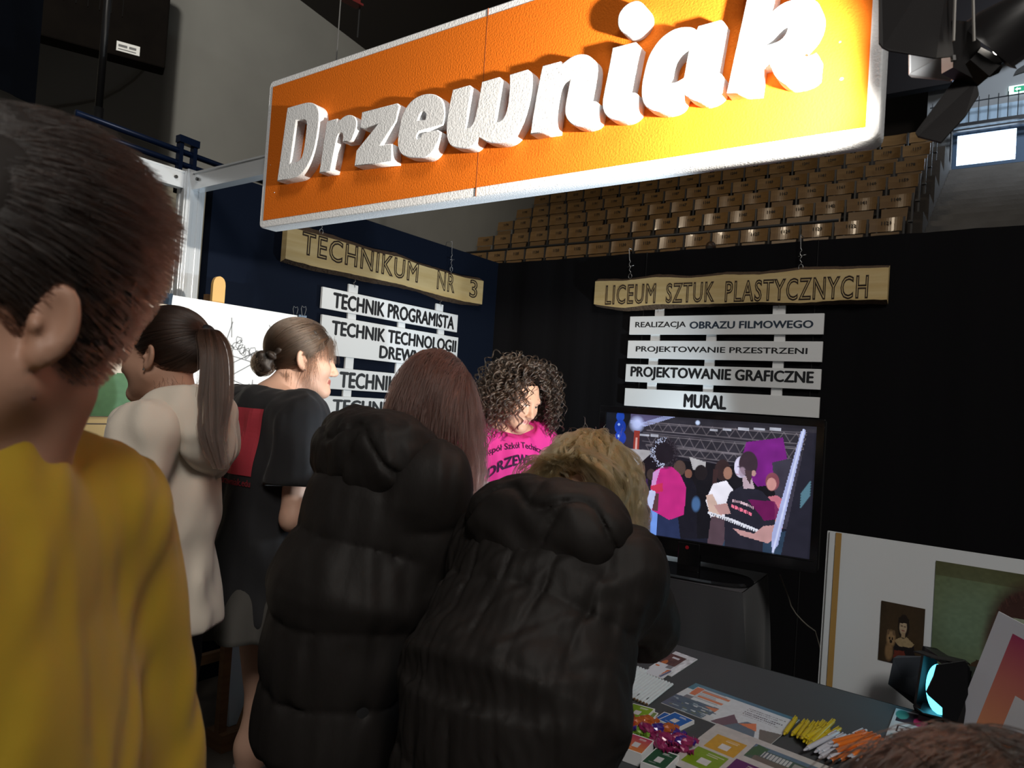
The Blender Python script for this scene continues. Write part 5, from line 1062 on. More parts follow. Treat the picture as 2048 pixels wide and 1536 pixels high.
class Person:
    "skeleton in world space; local axes: r = right hand side, f = facing, u = up"
    def __init__(s, label, head, facing, face=None, pitch=0, roll=0, lean=0, side_lean=0, arms=None, group=None, H=None, fwd=.02):
        pitch, lean = math.radians(pitch), math.radians(lean); hp = P(*head[:2], d=head[2]); ra_ = math.atan((head[0] - 1024) / F); ca_, sa_ = math.cos(ra_), math.sin(ra_); tocam = lambda q: (q[0] * ca_ + q[1] * sa_, -q[0] * sa_ + q[1] * ca_)   # directions are given along the line of sight to the head
        facing = tocam(facing); face = tocam(face) if face else facing; s.f = cdir(facing[0], 0, facing[1]); s.u = up.copy(); s.r = np.cross(s.f, s.u)
        Rl = rot(s.r, -lean) @ rot(s.f, side_lean)
        lh = np.array([0, fwd, .62])                              # head centre from the pelvis before leaning
        w = lambda v: s.r * v[0] + s.f * v[1] + s.u * v[2]
        off = Rl @ w(lh)
        s.s = hp[2] / (.965 + off[2]) if H is None else H / 1.70
        s.root = np.array([*(hp - off * s.s)[:2], 0.0]); k = s.s
        s.pelvis = s.root + up * .965 * k
        s.J = {}
        for n_, v in dict(waist=(0, .0, .12), chest=(0, -.005, .30), neck=(0, -.02, .475), shR=(.165, -.02, .43), shL=(-.165, -.02, .43)).items(): s.J[n_] = s.pelvis + Rl @ w(v) * k
        s.up_t = Rl @ s.u; s.f_t = Rl @ s.f; s.r_t = Rl @ s.r; s.head = s.pelvis + off * k
        for sd, n_ in ((1, 'R'), (-1, 'L')):
            s.J['hip' + n_] = s.pelvis + w((sd * .085, 0, -.05)) * k; s.J['knee' + n_] = s.root + w((sd * .09, .015, .49)) * k; s.J['ank' + n_] = s.root + w((sd * .095, -.02, .085)) * k; s.J['toe' + n_] = s.root + w((sd * .11, .15, .028)) * k
            e, h_ = (arms or {}).get(n_, ((.05, -.03, -.29), (.02, .07, -.25)))    # elbow from shoulder, wrist from elbow; x outwards
            s.J['elb' + n_] = s.J['sh' + n_] + w((sd * e[0], e[1], e[2])) * k; s.J['wri' + n_] = s.J['elb' + n_] + w((sd * h_[0], h_[1], h_[2])) * k
        fd = cdir(*( (face[0], 0, face[1]) if face else (facing[0], 0, facing[1]))); rr_ = np.cross(fd, up)
        Rh = rot(rr_, -pitch); s.hf = Rh @ fd; s.hu = Rh @ up; s.hr = rr_
        if roll: Rr = rot(s.hf, roll); s.hu = Rr @ s.hu; s.hr = Rr @ s.hr
        s.HR = np.array([s.hr, s.hf, s.hu]); s.hs = s.s * 1.0
        s.root_o = thing('person', label, 'person', tuple(s.root), group)
    def hd(s, x, y, z): return s.head + (s.hr * x + s.hf * y + s.hu * z) * s.hs
    def body(s, skin, h=.008, hf=.003, fingers=True, thin=1.0, head_fine=True):
        J = s.J; k = s.s; pts = np.array(list(J.values()) + [s.root, s.head]); lo = pts.min(0) - .17; hi = pts.max(0) + .17; lo[2] = -.01
        v = Vol(lo, hi, h * k if not head_fine else h, ((s.head, .135 * k, hf),) if head_fine else ())
        T = thin
        for n_ in 'RL':
            v.cone(J['hip' + n_], J['knee' + n_], .078 * k * T, .052 * k * T, .03); c = J['knee' + n_] * .68 + J['ank' + n_] * .32 - s.f * .012 * k
            v.cone(J['knee' + n_], c, .050 * k * T, .053 * k * T, .02); v.cone(c, J['ank' + n_], .050 * k * T, .034 * k * T, .03); v.cone(J['ank' + n_] - up * .03 * k, J['toe' + n_], .036 * k, .028 * k, .02); v.cone(J['ank' + n_] - up * .04 * k, J['ank' + n_] - up * .05 * k - s.f * .03 * k, .034 * k, .03 * k, .02)
        tR = np.array([s.r_t, s.f_t, s.up_t])
        v.ell(s.pelvis - up * .01 * k, np.array((.158, .105, .12)) * k * T, np.array([s.r, s.f, s.u]), .05); v.ell(J['waist'], np.array((.125, .09, .15)) * k * T, tR, .06); v.ell(J['chest'] + s.f_t * .01, np.array((.148, .102, .18)) * k * T, tR, .06)
        v.cone(J['shR'] - s.r_t * .035 * k, J['shL'] + s.r_t * .035 * k, .052 * k * T, .052 * k * T, .05)
        v.cone(J['neck'] - s.up_t * .02 * k, s.hd(0, -.022, -.055), .060 * k, .051 * k, .035)
        v.cone(J['neck'] + s.r_t * .02 * k, J['shR'] - s.r_t * .02 * k + s.up_t * .02 * k, .042 * k, .03 * k, .05); v.cone(J['neck'] - s.r_t * .02 * k, J['shL'] + s.r_t * .02 * k + s.up_t * .02 * k, .042 * k, .03 * k, .05)
        for n_ in 'RL':
            v.cone(J['sh' + n_], J['elb' + n_], .047 * k * T, .037 * k * T, .03); m_ = J['elb' + n_] * .7 + J['wri' + n_] * .3
            v.cone(J['elb' + n_], m_, .037 * k * T, .036 * k * T, .02); v.cone(m_, J['wri' + n_], .036 * k * T, .024 * k, .02); s.hand(v, n_)
        s.head_sdf(v)
        def mi(c):
            q = (c - s.head) @ s.HR.T / s.hs; m_ = np.zeros(len(c), int)
            lip = (np.abs(q[:, 0]) < .024) & (q[:, 1] > .070) & (np.abs(q[:, 2] + .0665) < .0095 - .16 * np.abs(q[:, 0])); m_[lip] = 1
            for sx in (-1, 1):
                e = q - np.array([sx * .031, .0705, .002]); d = np.linalg.norm(e, axis=1)
                op = (np.abs(e[:, 0]) < .014) & (e[:, 2] < s.lid - 4.2 * e[:, 0] ** 2 / .14) & (e[:, 2] > -.0055) & (q[:, 1] > .068); m_[op & (d < .021)] = 2; m_[op & (np.hypot(e[:, 0], e[:, 2]) < .0062)] = 3
                m_[(np.abs(e[:, 0]) < .016) & (np.abs(e[:, 2] - s.lid - .0012) < .0018) & (q[:, 1] > .066)] = 4
            return m_
        s.lid = getattr(s, 'lid', .0045)
        return net_mesh('body', v, [skin, M_lip, M_eyew, M_iris, M_dark], s.root_o, mi)
    def hand(s, v, n_):
        J = s.J; k = s.s; sd = 1 if n_ == 'R' else -1; w = J['wri' + n_]; d = _n(w - J['elb' + n_]); side = _n(np.cross(d, s.r * sd)); pn = _n(np.cross(side, d))
        if side @ s.f < 0: side = -side
        if side @ s.f < .2: side = _n(s.r * -sd - d * (d @ (s.r * -sd)))
        pn = _n(np.cross(side, d)); pn = pn if pn @ (-s.r * sd) > 0 else -pn
        c = w + d * .05 * k; v.cone(w, w + d * .03 * k, .024 * k, .026 * k, .015); v.ell(c, np.array((.042, .038, .014)) * k, np.array([d, side, pn]), .015)
        for i, (o, L) in enumerate(((.028, .072), (.010, .082), (-.009, .076), (-.027, .058))):
            b = w + (d * .082 + side * o) * k; m_ = b + (d * .9 + pn * .35) * L * .55 * k; e = m_ + (d * .55 + pn * .85) * L * .5 * k
            v.cone(b - d * .01, m_, .0092 * k, .0082 * k, .006); v.cone(m_, e, .0082 * k, .007 * k, .004)
        b = w + (d * .03 + side * .028) * k; m_ = b + (d * .55 + side * .6 + pn * .4) * .045 * k; v.cone(b, m_, .012 * k, .0095 * k, .012); v.cone(m_, m_ + (d * .8 + side * .1 + pn * .5) * .032 * k, .0092 * k, .0078 * k, .004)
    def head_sdf(s, v):
        h = s.hd; k = s.hs; R = s.HR; g = lambda *a: np.array(a) * k
        v.ell(h(0, -.016, .034), g(.073, .094, .083), R, .02); v.ell(h(0, .030, -.022), g(.060, .058, .088), R, .03)
        for sx in (-1, 1):
            v.cone(h(sx * .050, .010, -.050), h(sx * .014, .070, -.098), .022 * k, .017 * k, .03); v.ell(h(sx * .040, .056, -.028), g(.024, .024, .024), R, .03)
        v.ell(h(0, .076, -.098), g(.019, .016, .015), R, .02)
        v.cone(h(-.03, .076, .022), h(.03, .076, .022), .014 * k, .014 * k, .02)
        for sx in (-1, 1): v.ell(h(sx * .032, .094, .002), g(.017, .016, .011), R, .014, 'sub'); v.ell(h(sx * .031, .0705, .002), g(.0128, .0128, .0115), R, .004)
        v.cone(h(0, .082, .012), h(0, .105, -.034), .0075 * k, .0105 * k, .014); v.ell(h(0, .104, -.037), g(.0105, .0105, .009), R, .008)
        for sx in (-1, 1): v.ell(h(sx * .0115, .095, -.041), g(.0075, .009, .007), R, .007)
        v.cone(h(-.017, .081, -.0625), h(.017, .081, -.0625), .0055 * k, .0055 * k, .008); v.cone(h(0, .088, -.062), h(0, .088, -.063), .006 * k, .006 * k, .010); v.cone(h(-.014, .080, -.0725), h(.014, .080, -.0725), .0062 * k, .0062 * k, .008); v.cone(h(0, .086, -.072), h(0, .086, -.073), .006 * k, .006 * k, .010)
        v.cone(h(-.018, .0905, -.0675), h(.018, .0905, -.0675), .0012 * k, .0012 * k, .004, 'sub')
        for sx in (-1, 1):
            tl = rot(s.hr, .22); R2 = (rot(s.hu, sx * .45) @ tl @ R.T).T
            v.ell(h(sx * .079, -.012, -.006), g(.0085, .017, .031), R2, .006); v.ell(h(sx * .087, -.008, -.002), g(.007, .0105, .021), R2, .004, 'sub'); v.ell(h(sx * .0775, -.002, -.031), g(.006, .0085, .009), R2, .006); v.ell(h(sx * .080, .001, -.008), g(.0045, .005, .006), R2, .004)
    # ---- clothes
    def grid(s, names, pad, h, extra=()):
        pts = np.array([s.J[n_] if isinstance(n_, str) else n_ for n_ in names] + list(extra)); return Vol(pts.min(0) - pad, pts.max(0) + pad, h)
    def shirt(s, name, m, ease=.022, hem=-.14, sleeve=.75, h=.007, wr=.004, seed=1, wide=1.0, neck_r=.066, belly=0, neck_up=.030, neck_tilt=.38, neck_cut=.105):
        J = s.J; k = s.s; hemc = s.pelvis + up * hem * k; v = s.grid(['shR', 'shL', 'neck', 'elbR', 'elbL', 'wriR', 'wriL'] if sleeve > 1 else ['shR', 'shL', 'neck', 'elbR', 'elbL'], .16, h, (hemc, hemc - up * .05))
        tR = np.array([s.r_t, s.f_t, s.up_t]); g = lambda *a: (np.array(a) + ease) * k
        v.ell(J['chest'] + s.f_t * .01, g(.150 * wide, .104, .19), tR, .05); v.ell(J['waist'], g(.142 * wide, .100 + belly, .19), tR, .08)
        v.cone(s.pelvis, hemc - up * .04, .135 * k, .145 * k, .06); v.ell(s.pelvis - up * .02, g(.155 * wide, .108, .17), np.array([s.r, s.f, s.u]), .06); v.ell(hemc, g(.158 * wide, .112, .10), np.array([s.r, s.f, s.u]), .06)
        v.cone(J['shR'] - s.r_t * .02, J['shL'] + s.r_t * .02, (.054 + ease * .5) * k, (.054 + ease * .5) * k, .05); v.cone(J['neck'] - s.up_t * .045 * k, J['neck'] + s.up_t * max(0, neck_up - .02) * k, .082 * k, neck_r * k, .04)
        T = v.D.copy()                                   # the trunk without sleeves
        for sd, n_ in ((1, 'R'), (-1, 'L')):
            v.cone(J['neck'] + s.r_t * sd * .03 * k - s.up_t * .015 * k, J['sh' + n_] + s.up_t * .018 * k, (.036 + ease * .6) * k, (.034 + ease * .5) * k, .05)
            e = J['sh' + n_] + (J['elb' + n_] - J['sh' + n_]) * min(sleeve, 1); v.cone(J['sh' + n_], e, (.056 + ease * .9) * k, (.052 + ease * (1.2 if sleeve <= 1 else .6)) * k, .03)
            if sleeve > 1: v.cone(e, e + (J['wri' + n_] - e) * (sleeve - 1), (.048 + ease * .6) * k, (.036 + ease * .5) * k, .03)
        f1 = 26
        D0_ = v.D.copy()
        v.shift(lambda X, Y, Z_: wr * (.6 * wob(X, Y, Z_ * .45, f1, seed) + .4 * wob(X, Y, Z_, 12, seed + 9)))
        T = T + (v.D - D0_)
        for n_ in 'RL':
            if sleeve <= 1:
                e = J['sh' + n_] + (J['elb' + n_] - J['sh' + n_]) * sleeve; d = _n(J['elb' + n_] - J['sh' + n_])
                v.field(e - .13, e + .13, lambda X, Y, Z_: np.maximum(-((X - e[0]) * d[0] + (Y - e[1]) * d[1] + (Z_ - e[2]) * d[2]), np.sqrt((X - e[0]) ** 2 + (Y - e[1]) ** 2 + (Z_ - e[2]) ** 2) - .12), 0, 'sub')
        v.D = np.minimum(v.D, T)
        v.field(np.array([-9, -9, -9]), np.array([9, 9, 9]), lambda X, Y, Z_: Z_ - hemc[2] + 0 * X + 0 * Y, 0, 'sub')
        tn = J['neck'] + s.up_t * neck_up * k
        v.field(tn - .19, tn + .19, lambda X, Y, Z_: np.maximum(-((X - tn[0]) * s.up_t[0] + (Y - tn[1]) * s.up_t[1] + (Z_ - tn[2]) * s.up_t[2] + neck_tilt * ((X - tn[0]) * s.f_t[0] + (Y - tn[1]) * s.f_t[1])) , np.sqrt((X - tn[0]) ** 2 + (Y - tn[1]) ** 2 + (Z_ - tn[2]) ** 2) - neck_cut), .008, 'sub')
        o = net_mesh(name, v, m, s.root_o); return o
    def trousers(s, m, name='trousers', ease=.018, low=.10, h=.010):
        J = s.J; k = s.s; v = s.grid(['hipR', 'hipL', 'ankR', 'ankL', 'kneeR', 'kneeL'], .2, h); v.ell(s.pelvis - up * .02, (np.array((.158, .108, .13)) + ease * .5) * k, np.array([s.r, s.f, s.u]), .05)
        for n_ in 'RL': v.cone(J['hip' + n_], J['knee' + n_], (.082 + ease) * k, (.056 + ease) * k, .03); v.cone(J['knee' + n_], J['ank' + n_] + up * (low - .085) * k, (.056 + ease) * k, (.042 + ease) * k, .03)
        v.shift(lambda X, Y, Z_: .003 * wob(X, Y, Z_, 20, 4)); return net_mesh(name, v, m, s.root_o)
    def shoes(s, m):
        for n_ in 'RL':
            J = s.J; k = s.s; v = s.grid(['ank' + n_, 'toe' + n_], .12, .006); a = J['ank' + n_]
            v.cone(a - up * .045 * k - s.f * .03 * k, J['toe' + n_] + s.f * .03 * k + up * .006, .040 * k, .036 * k, .02); v.cone(a - up * .04 * k, a + up * .0 * k, .042 * k, .044 * k, .02)
            v.field(np.full(3, -9.), np.full(3, 9.), lambda X, Y, Z_: Z_ + 0 * X + 0 * Y - .002, 0, 'sub'); net_mesh('shoe', v, m, s.root_o)
    def hair_cap(s, m, name='hair', infl=0.0, p0=(.088, .072), p1=(-.055, -.085), extra=None, r=(.080, .102, .090), c=(0, -.017, .036), h=.004, wv=.0015):
        v = Vol(s.head - .26 * s.hs, s.head + .22 * s.hs, h); k = s.hs; v.ell(s.hd(*c), (np.array(r) + infl) * k, s.HR, .01)
        a = np.array(p0); b = np.array(p1); t = b - a; n = np.array([t[1], -t[0]]); n /= np.linalg.norm(n); n = -n if n[1] < 0 else n
        q0 = s.hd(0, *a); nd = s.hf * n[0] + s.hu * n[1]
        v.field(np.full(3, -9.), np.full(3, 9.), lambda X, Y, Z_: (X - q0[0]) * nd[0] + (Y - q0[1]) * nd[1] + (Z_ - q0[2]) * nd[2], .012, 'sub')
        if extra: extra(v)
        v.shift(lambda X, Y, Z_: wv * wob(X, Y, Z_, 60, 3)); return net_mesh(name, v, m, s.root_o)
    def scalp(s, n, r=(.080, .102, .090), c=(0, -.017, .036), p0=(.088, .072), p1=(-.055, -.085), seed=1, infl=0):
        g = np.random.default_rng(seed); out = []
        a = np.array(p0); b = np.array(p1); t = b - a; nn = np.array([t[1], -t[0]]); nn /= np.linalg.norm(nn); nn = -nn if nn[1] < 0 else nn
        while len(out) < n:
            d = g.normal(size=(4 * n, 3)); d /= np.linalg.norm(d, axis=1)[:, None]; q = d * (np.array(r) + infl) + c
            ok = ((q[:, 1] - a[0]) * nn[0] + (q[:, 2] - a[1]) * nn[1]) > 0; out += list(d[ok])
        return np.array(out[:n])
def hair_mat(name, c, rough=.32, vary_r=.15):
    if name in MATS: return MATS[name]
    m = bpy.data.materials.new(name); m.use_nodes = True; nt = m.node_tree; nt.nodes.remove(nt.nodes['Principled BSDF']); hb = nt.nodes.new('ShaderNodeBsdfHairPrincipled')
    hb.parametrization = 'COLOR'; hb.inputs['Color'].default_value = (*c, 1); hb.inputs['Roughness'].default_value = rough; hb.inputs['Radial Roughness'].default_value = .35; hb.inputs['Random Roughness'].default_value = vary_r
    nt.links.new(hb.outputs[0], nt.nodes['Material Output'].inputs[0]); MATS[name] = m; return m
def strands(name, pts, radius, m, parent, taper=.35):
    "pts N x K x 3 world"
    N, K, _ = pts.shape; hc = bpy.data.hair_curves.new(name); hc.add_curves([K] * N)
    off = np.zeros(3); p = parent
    while p: off += np.array(p.location); p = p.parent
    hc.position_data.foreach_set('vector', (pts - off).astype(np.float32).ravel())
    ra = hc.attributes.get('radius') or hc.attributes.new('radius', 'FLOAT', 'POINT')
    t = np.linspace(0, 1, K); ra.data.foreach_set('value', np.tile(radius * (1 - (1 - taper) * t ** 2), N).astype(np.float32))
    hc.materials.append(m); o = bpy.data.objects.new(name, hc); COL.objects.link(o); o.parent = parent; return o
def fall(p, v, n, step, grav, stiff, colliders, g, jitter=.0, swirl=None):
    "hair growing out of p along v and pulled along grav, kept out of the ellipsoids (centre, radii, axes)"
    out = [p.copy()]; step = np.ones((len(p), 1)) * step
    for i in range(n):
        w = swirl(i) if swirl else 0
        v = v * stiff + grav * (1 - stiff) + g.normal(size=p.shape) * jitter + w; v /= np.linalg.norm(v, axis=1)[:, None] + 1e-9; p = p + v * step
        for c, r, R in colliders:
            q = (p - c) @ np.array(R).T / np.array(r); d = np.linalg.norm(q, axis=1); ins = d < 1
            if ins.any(): qq = q[ins] / d[ins][:, None]; np2 = c + (qq * np.array(r)) @ np.array(R); v[ins] = v[ins] + (np2 - p[ins]) / step[ins] * .8; p[ins] = np2
        out.append(p.copy())
    return np.stack(out, 1)
def project_on(obj_root, ob, dirn, V, lift=.0025):
    "lay flat points onto a garment by casting along dirn"
    from mathutils.bvhtree import BVHTree
    me = ob.data; off = np.array(obj_root.location); bv = BVHTree.FromPolygons([v.co for v in me.vertices], [p.vertices for p in me.polygons]); out = []
    for p in V:
        h = bv.ray_cast(Vector(p - off - dirn * .6), Vector(dirn), 1.5)
        out.append(np.array(h[0]) + off - dirn * lift if h[0] is not None else p)
    return out
# ================================================================== THE PEOPLE
SK1 = skin_mat('skin_fair', (.56, .34, .25)); SK2 = skin_mat('skin_tanned', (.50, .28, .19)); SK3 = skin_mat('skin_warm', (.46, .26, .18))
M_blackT = mat('black_cotton', (.008, .008, .010), .85, bump=(900, .15, .001), sheen=.08)
M_yel = mat('yellow_cotton', (.40, .26, .011), .85, bump=(500, .2, .001), sheen=.1)
M_pink = mat('magenta_cotton', (.56, .018, .20), .8, bump=(900, .15, .001))
M_hood = mat('cream_fleece', (.74, .66, .56), .9, bump=(700, .25, .0015), sheen=.2)
M_puff = mat('black_nylon', (.0150, .0128, .0120), .62, spec=.22, bump=(90, .25, .003, (1, 1, .35)))
M_jean = mat('dark_denim', (.012, .014, .022), .85); M_shoe = mat('dark_shoe', (.02, .02, .02), .6); M_sock = mat('grey_ribbed_sock', (.10, .085, .08), .9, bump=(250, .6, .003, (1, 1, .02)))
M_skirt = mat('grey_skirt_cloth', (.062, .058, .052), .9)
M_patch = mat('red_shirt_print', (.42, .035, .055), .8)

def puffer(s, m, hem=-.30, ax=((.235, .20), (.245, .205), (.235, .19)), bh=.155, slr=(.098, .082, .066), hood=True, h=.0065, seed=1, vseams=(), wr=.0035, hoodsz=1.0, neckr=.10, hood_off=(0, -.095, -.055), amp=.020):
    J = s.J; k = s.s; hc = s.pelvis + up * hem * k; mid = J['waist'] - s.up_t * .02; top = J['neck'] + s.up_t * .02
    v = s.grid(['shR', 'shL', 'elbR', 'elbL', 'wriR', 'wriL', 'neck'], .30, h, (hc, hc + s.f * .1))
    L1 = np.linalg.norm(mid - hc); L2 = np.linalg.norm(top - mid)
    def gc(A, B, rax, ts, As, Bs, s0):
        d = _n(B - A); L = np.linalg.norm(B - A); fx = _n(np.cross(rax, d)); rx = np.cross(d, fx)
        def fn(X, Y, Z_):
            x, y, z = X - A[0], Y - A[1], Z_ - A[2]; a = (x * d[0] + y * d[1] + z * d[2]) / L; t = np.clip(a, 0, 1); q = x * rx[0] + y * rx[1] + z * rx[2]; w_ = x * fx[0] + y * fx[1] + z * fx[2]
            wn = .012 * np.sin(q * 9 + seed) + .008 * np.sin(q * 23 + w_ * 14 + seed * 2)
            bl = np.abs(np.sin(np.pi * (a * L + s0 + wn) / (bh * k))); nr_ = np.exp(-(bl / .35) ** 2); bl = bl ** .42
            bul = amp * k * (bl - 1) + .0035 * nr_ * np.sin(q * 95 + 3 * np.sin(w_ * 40 + seed) + seed)
            for qs in vseams: bul = bul - .008 * k * np.exp(-((q - qs * k - .006 * np.sin((a * L + s0) * 22 + qs * 60)) / (.006 * k)) ** 2)
            ra = np.interp(t, ts, np.array(As) * k) + bul; rb = np.interp(t, ts, np.array(Bs) * k) + bul
            k0 = np.sqrt((q / ra) ** 2 + (w_ / rb) ** 2); e = (k0 - 1) * np.minimum(ra, rb); ex_ = np.maximum(np.abs(a - .5) - .5, 0) * L
            return np.where(ex_ > 0, np.sqrt(np.maximum(e, 0) ** 2 + ex_ ** 2) + np.minimum(e, 0) * 0, e).astype(np.float32)
        return fn
    big = np.full(3, -9.), np.full(3, 9.)
    v.field(*big, gc(hc, mid, s.r, [0, .08, 1], [ax[0][0] * .93, ax[0][0], ax[1][0]], [ax[0][1] * .93, ax[0][1], ax[1][1]], 0), .02)
    v.field(*big, gc(mid, top, s.r_t, [0, .55, .80, .93, 1], [ax[1][0], ax[2][0], ax[2][0] * .84, .12, neckr * .9], [ax[1][1], ax[2][1], ax[2][1] * .86, .12, neckr * .9], L1), .05)
    v.ell(mid, np.array((ax[1][0], ax[1][1], .13)) * k * .985, np.array([s.r_t, s.f_t, s.up_t]), .05)
    for sd, n_ in ((1, 'R'), (-1, 'L')):
        Le = np.linalg.norm(J['elb' + n_] - J['sh' + n_]); Lw = np.linalg.norm(J['wri' + n_] - J['elb' + n_]); aa = amp * .8 * k
        sh = J['sh' + n_] - s.up_t * .035 * k
        v.cone(J['neck'] - s.up_t * .06 * k, sh, .095 * k, .088 * k, .05)
        v.cone(sh, J['elb' + n_], slr[0] * k, slr[1] * k, .035, fn=lambda t: aa * (np.abs(np.sin(np.pi * (t * Le / (bh * k * .95) + .3))) ** .55 - 1))
        v.cone(J['elb' + n_], J['wri' + n_], slr[1] * k, slr[2] * k, .02, fn=lambda t: aa * (np.abs(np.sin(np.pi * (t * Lw / (bh * k * .8) + .2))) ** .55 - 1)); e = J['wri' + n_]
        v.cone(e, e + _n(e - J['elb' + n_]) * .02, .045 * k, .042 * k, .01)
    v.shift(lambda X, Y, Z_: wr * (.5 * wob(X, Y, Z_, 20, seed) + .55 * wob(X * 1.3, Y * 1.3, Z_ * .7, 46, seed + 5)))
    o = net_mesh('puffer_jacket', v, m, s.root_o)
    if hood:
        c = J['neck'] + (s.r_t * hood_off[0] + s.f_t * hood_off[1] + s.up_t * hood_off[2]) * k * hoodsz; z = hoodsz * k
        v = Vol(c - .34, c + .34, .006); R = np.array([s.r_t, s.f_t, s.up_t]); w = lambda a, b, cc: c + (s.r_t * a + s.f_t * b + s.up_t * cc) * z
        v.ell(w(0, -.005, -.040), np.array((.185, .080, .115)) * z, R, .03); v.ell(w(0, .03, .030), np.array((.168, .10, .075)) * z, R, .08); v.ell(w(0, -.025, -.005), np.array((.165, .085, .085)) * z, R, .06)
        for sd in (-1, 1): v.cone(w(sd * .12, .02, .02), w(sd * .13, .16, -.02), .058 * z, .05 * z, .08)
        nk = J['neck'] + s.up_t * .10 * k + s.f_t * .05 * k; v.ell(nk, np.array((.082, .105, .15)) * k, R, .02, 'sub')
        def seams(X, Y, Z_):
            x, y, zz = X - c[0], Y - c[1], Z_ - c[2]; q = x * s.r_t[0] + y * s.r_t[1] + zz * s.r_t[2]; w2 = x * s.f_t[0] + y * s.f_t[1] + zz * s.f_t[2]; u_ = x * s.up_t[0] + y * s.up_t[1] + zz * s.up_t[2]
            q = q / z; u_ = u_ / z; w2 = w2 / z
            o_ = .011 * np.exp(-((u_ - .012 + .9 * q * q + .03 * np.sin(q * 30 + seed)) / .009) ** 2) + .006 * np.exp(-((q - .015 * np.sin(u_ * 25 + seed)) / .005) ** 2) * (u_ > -.02) + .008 * np.exp(-((q - .09 - u_ * .4) / .008) ** 2) * (u_ < .02)
            return o_ * z + .0022 * wob(X, Y, Z_, 24, seed + 2) + .0016 * wob(X, Y, Z_ * .8, 60, seed + 3)
        v.shift(seams); hd = net_mesh('hood', v, m, s.root_o)
    return o

# ---------------------------------------------------------------- girl in the black T-shirt
p = Person('person in black T-shirt with red back print, grey skirt and low hair bun, looking right', (606, 718, 2.22), (.80, .60), (.985, .10), pitch=2, lean=2, fwd=.085,
           arms={'R': ((.03, -.03, -.285), (-.02, .20, -.05)), 'L': ((.03, .02, -.29), (-.06, .22, .02))})
for q_ in ('hip', 'knee', 'ank', 'toe'):
    for n_ in 'RL': p.J[q_ + n_] = p.J[q_ + n_] + cdir(1, 0, 0) * (.04 if q_ == 'hip' else .08)
p.body(SK1, thin=.94)
sh = p.shirt('black_t_shirt', M_blackT, ease=.028, hem=-.17, sleeve=.68, wr=.005, seed=3, wide=1.08, neck_r=.064)
J = p.J; k = p.s                                              # skirt
V = []; Fc = []; n = 96; zt_ = p.pelvis[2] - .02; zb_ = .735; c0 = p.pelvis
for j in range(14):
    t = j / 13; z = zt_ + (zb_ - zt_) * t
    for i in range(n):
        a = 2 * math.pi * i / n; fl = t ** .8; wv = math.sin(a * 11 + .6 * math.sin(a * 3)) ; ra = .148 + .075 * fl + .024 * fl * wv; rb = .112 + .075 * fl + .024 * fl * wv
        q = c0 + p.r * ra * math.cos(a) + p.f * rb * math.sin(a); V.append((q[0], q[1], z + .006 * fl * math.sin(a * 5)))
for j in range(13):
    for i in range(n): Fc.append((j * n + i, j * n + (i + 1) % n, (j + 1) * n + (i + 1) % n, (j + 1) * n + i))
o = mesh('pleated_skirt', V, Fc, M_skirt, p.root_o, True); md = o.modifiers.new('t', 'SOLIDIFY'); md.thickness = .004
for n_ in 'RL':
    v = p.grid(['ank' + n_, 'knee' + n_], .12, .006); a = J['ank' + n_]; kn = J['knee' + n_]; top = a + (kn - a) * ((.30 - a[2]) / (kn[2] - a[2])); cf = kn * .68 + a * .32 - p.f * .012 * k
    v.cone(a, cf, .041 * k, .054 * k, .03); v.cone(a - up * .02, a + up * .05, .044 * k, .042 * k, .02)
    v.field(np.full(3, -9.), np.full(3, 9.), lambda X, Y, Z_: top[2] - Z_ + 0 * X + 0 * Y, .008, 'sub'); net_mesh('ribbed_sock', v, M_sock, p.root_o)
p.shoes(M_shoe)
# red print on the back: a plain red patch with a line of web-address writing under it
d = _n(p.f * .96 + p.r * .1); bc = P(506, 884, d=2.15); su = _n(np.cross(up, -p.f)); su = _n(su * 1.0)
ctr = J['chest'] - p.f * .14 + np.array([0, 0, .055]); W_, H_ = .185, .19; g = 14; V = []; Fc = []
sx = p.r   # to the right seen from behind
for j in range(g + 1):
    for i in range(g + 1): V.append(ctr + sx * (i / g - .5) * W_ + up * (.5 - j / g) * H_)
V = project_on(p.root_o, sh, p.f, V)
for j in range(g):
    for i in range(g): a = j * (g + 1) + i; Fc.append((a, a + g + 1, a + g + 2, a + 1))
pr = mesh('red_print', V, Fc, M_patch, sh); pr['label'] = 'plain red square print on the back'
tx = text('printed_address', 'www.drzewniak.edu', ctr - sx * W_ * .5 - up * (H_ * .5 + .030), sx * W_, up * .020, M_patch, pr, bold=.02)
off = np.array(sh.location) + np.array(p.root_o.location)
tv_ = [np.array(v.co) + np.array(p.root_o.location) for v in tx.data.vertices]; tp_ = project_on(p.root_o, sh, p.f, tv_, .003)
for v, q in zip(tx.data.vertices, tp_): v.co = Vector(q - np.array(p.root_o.location))
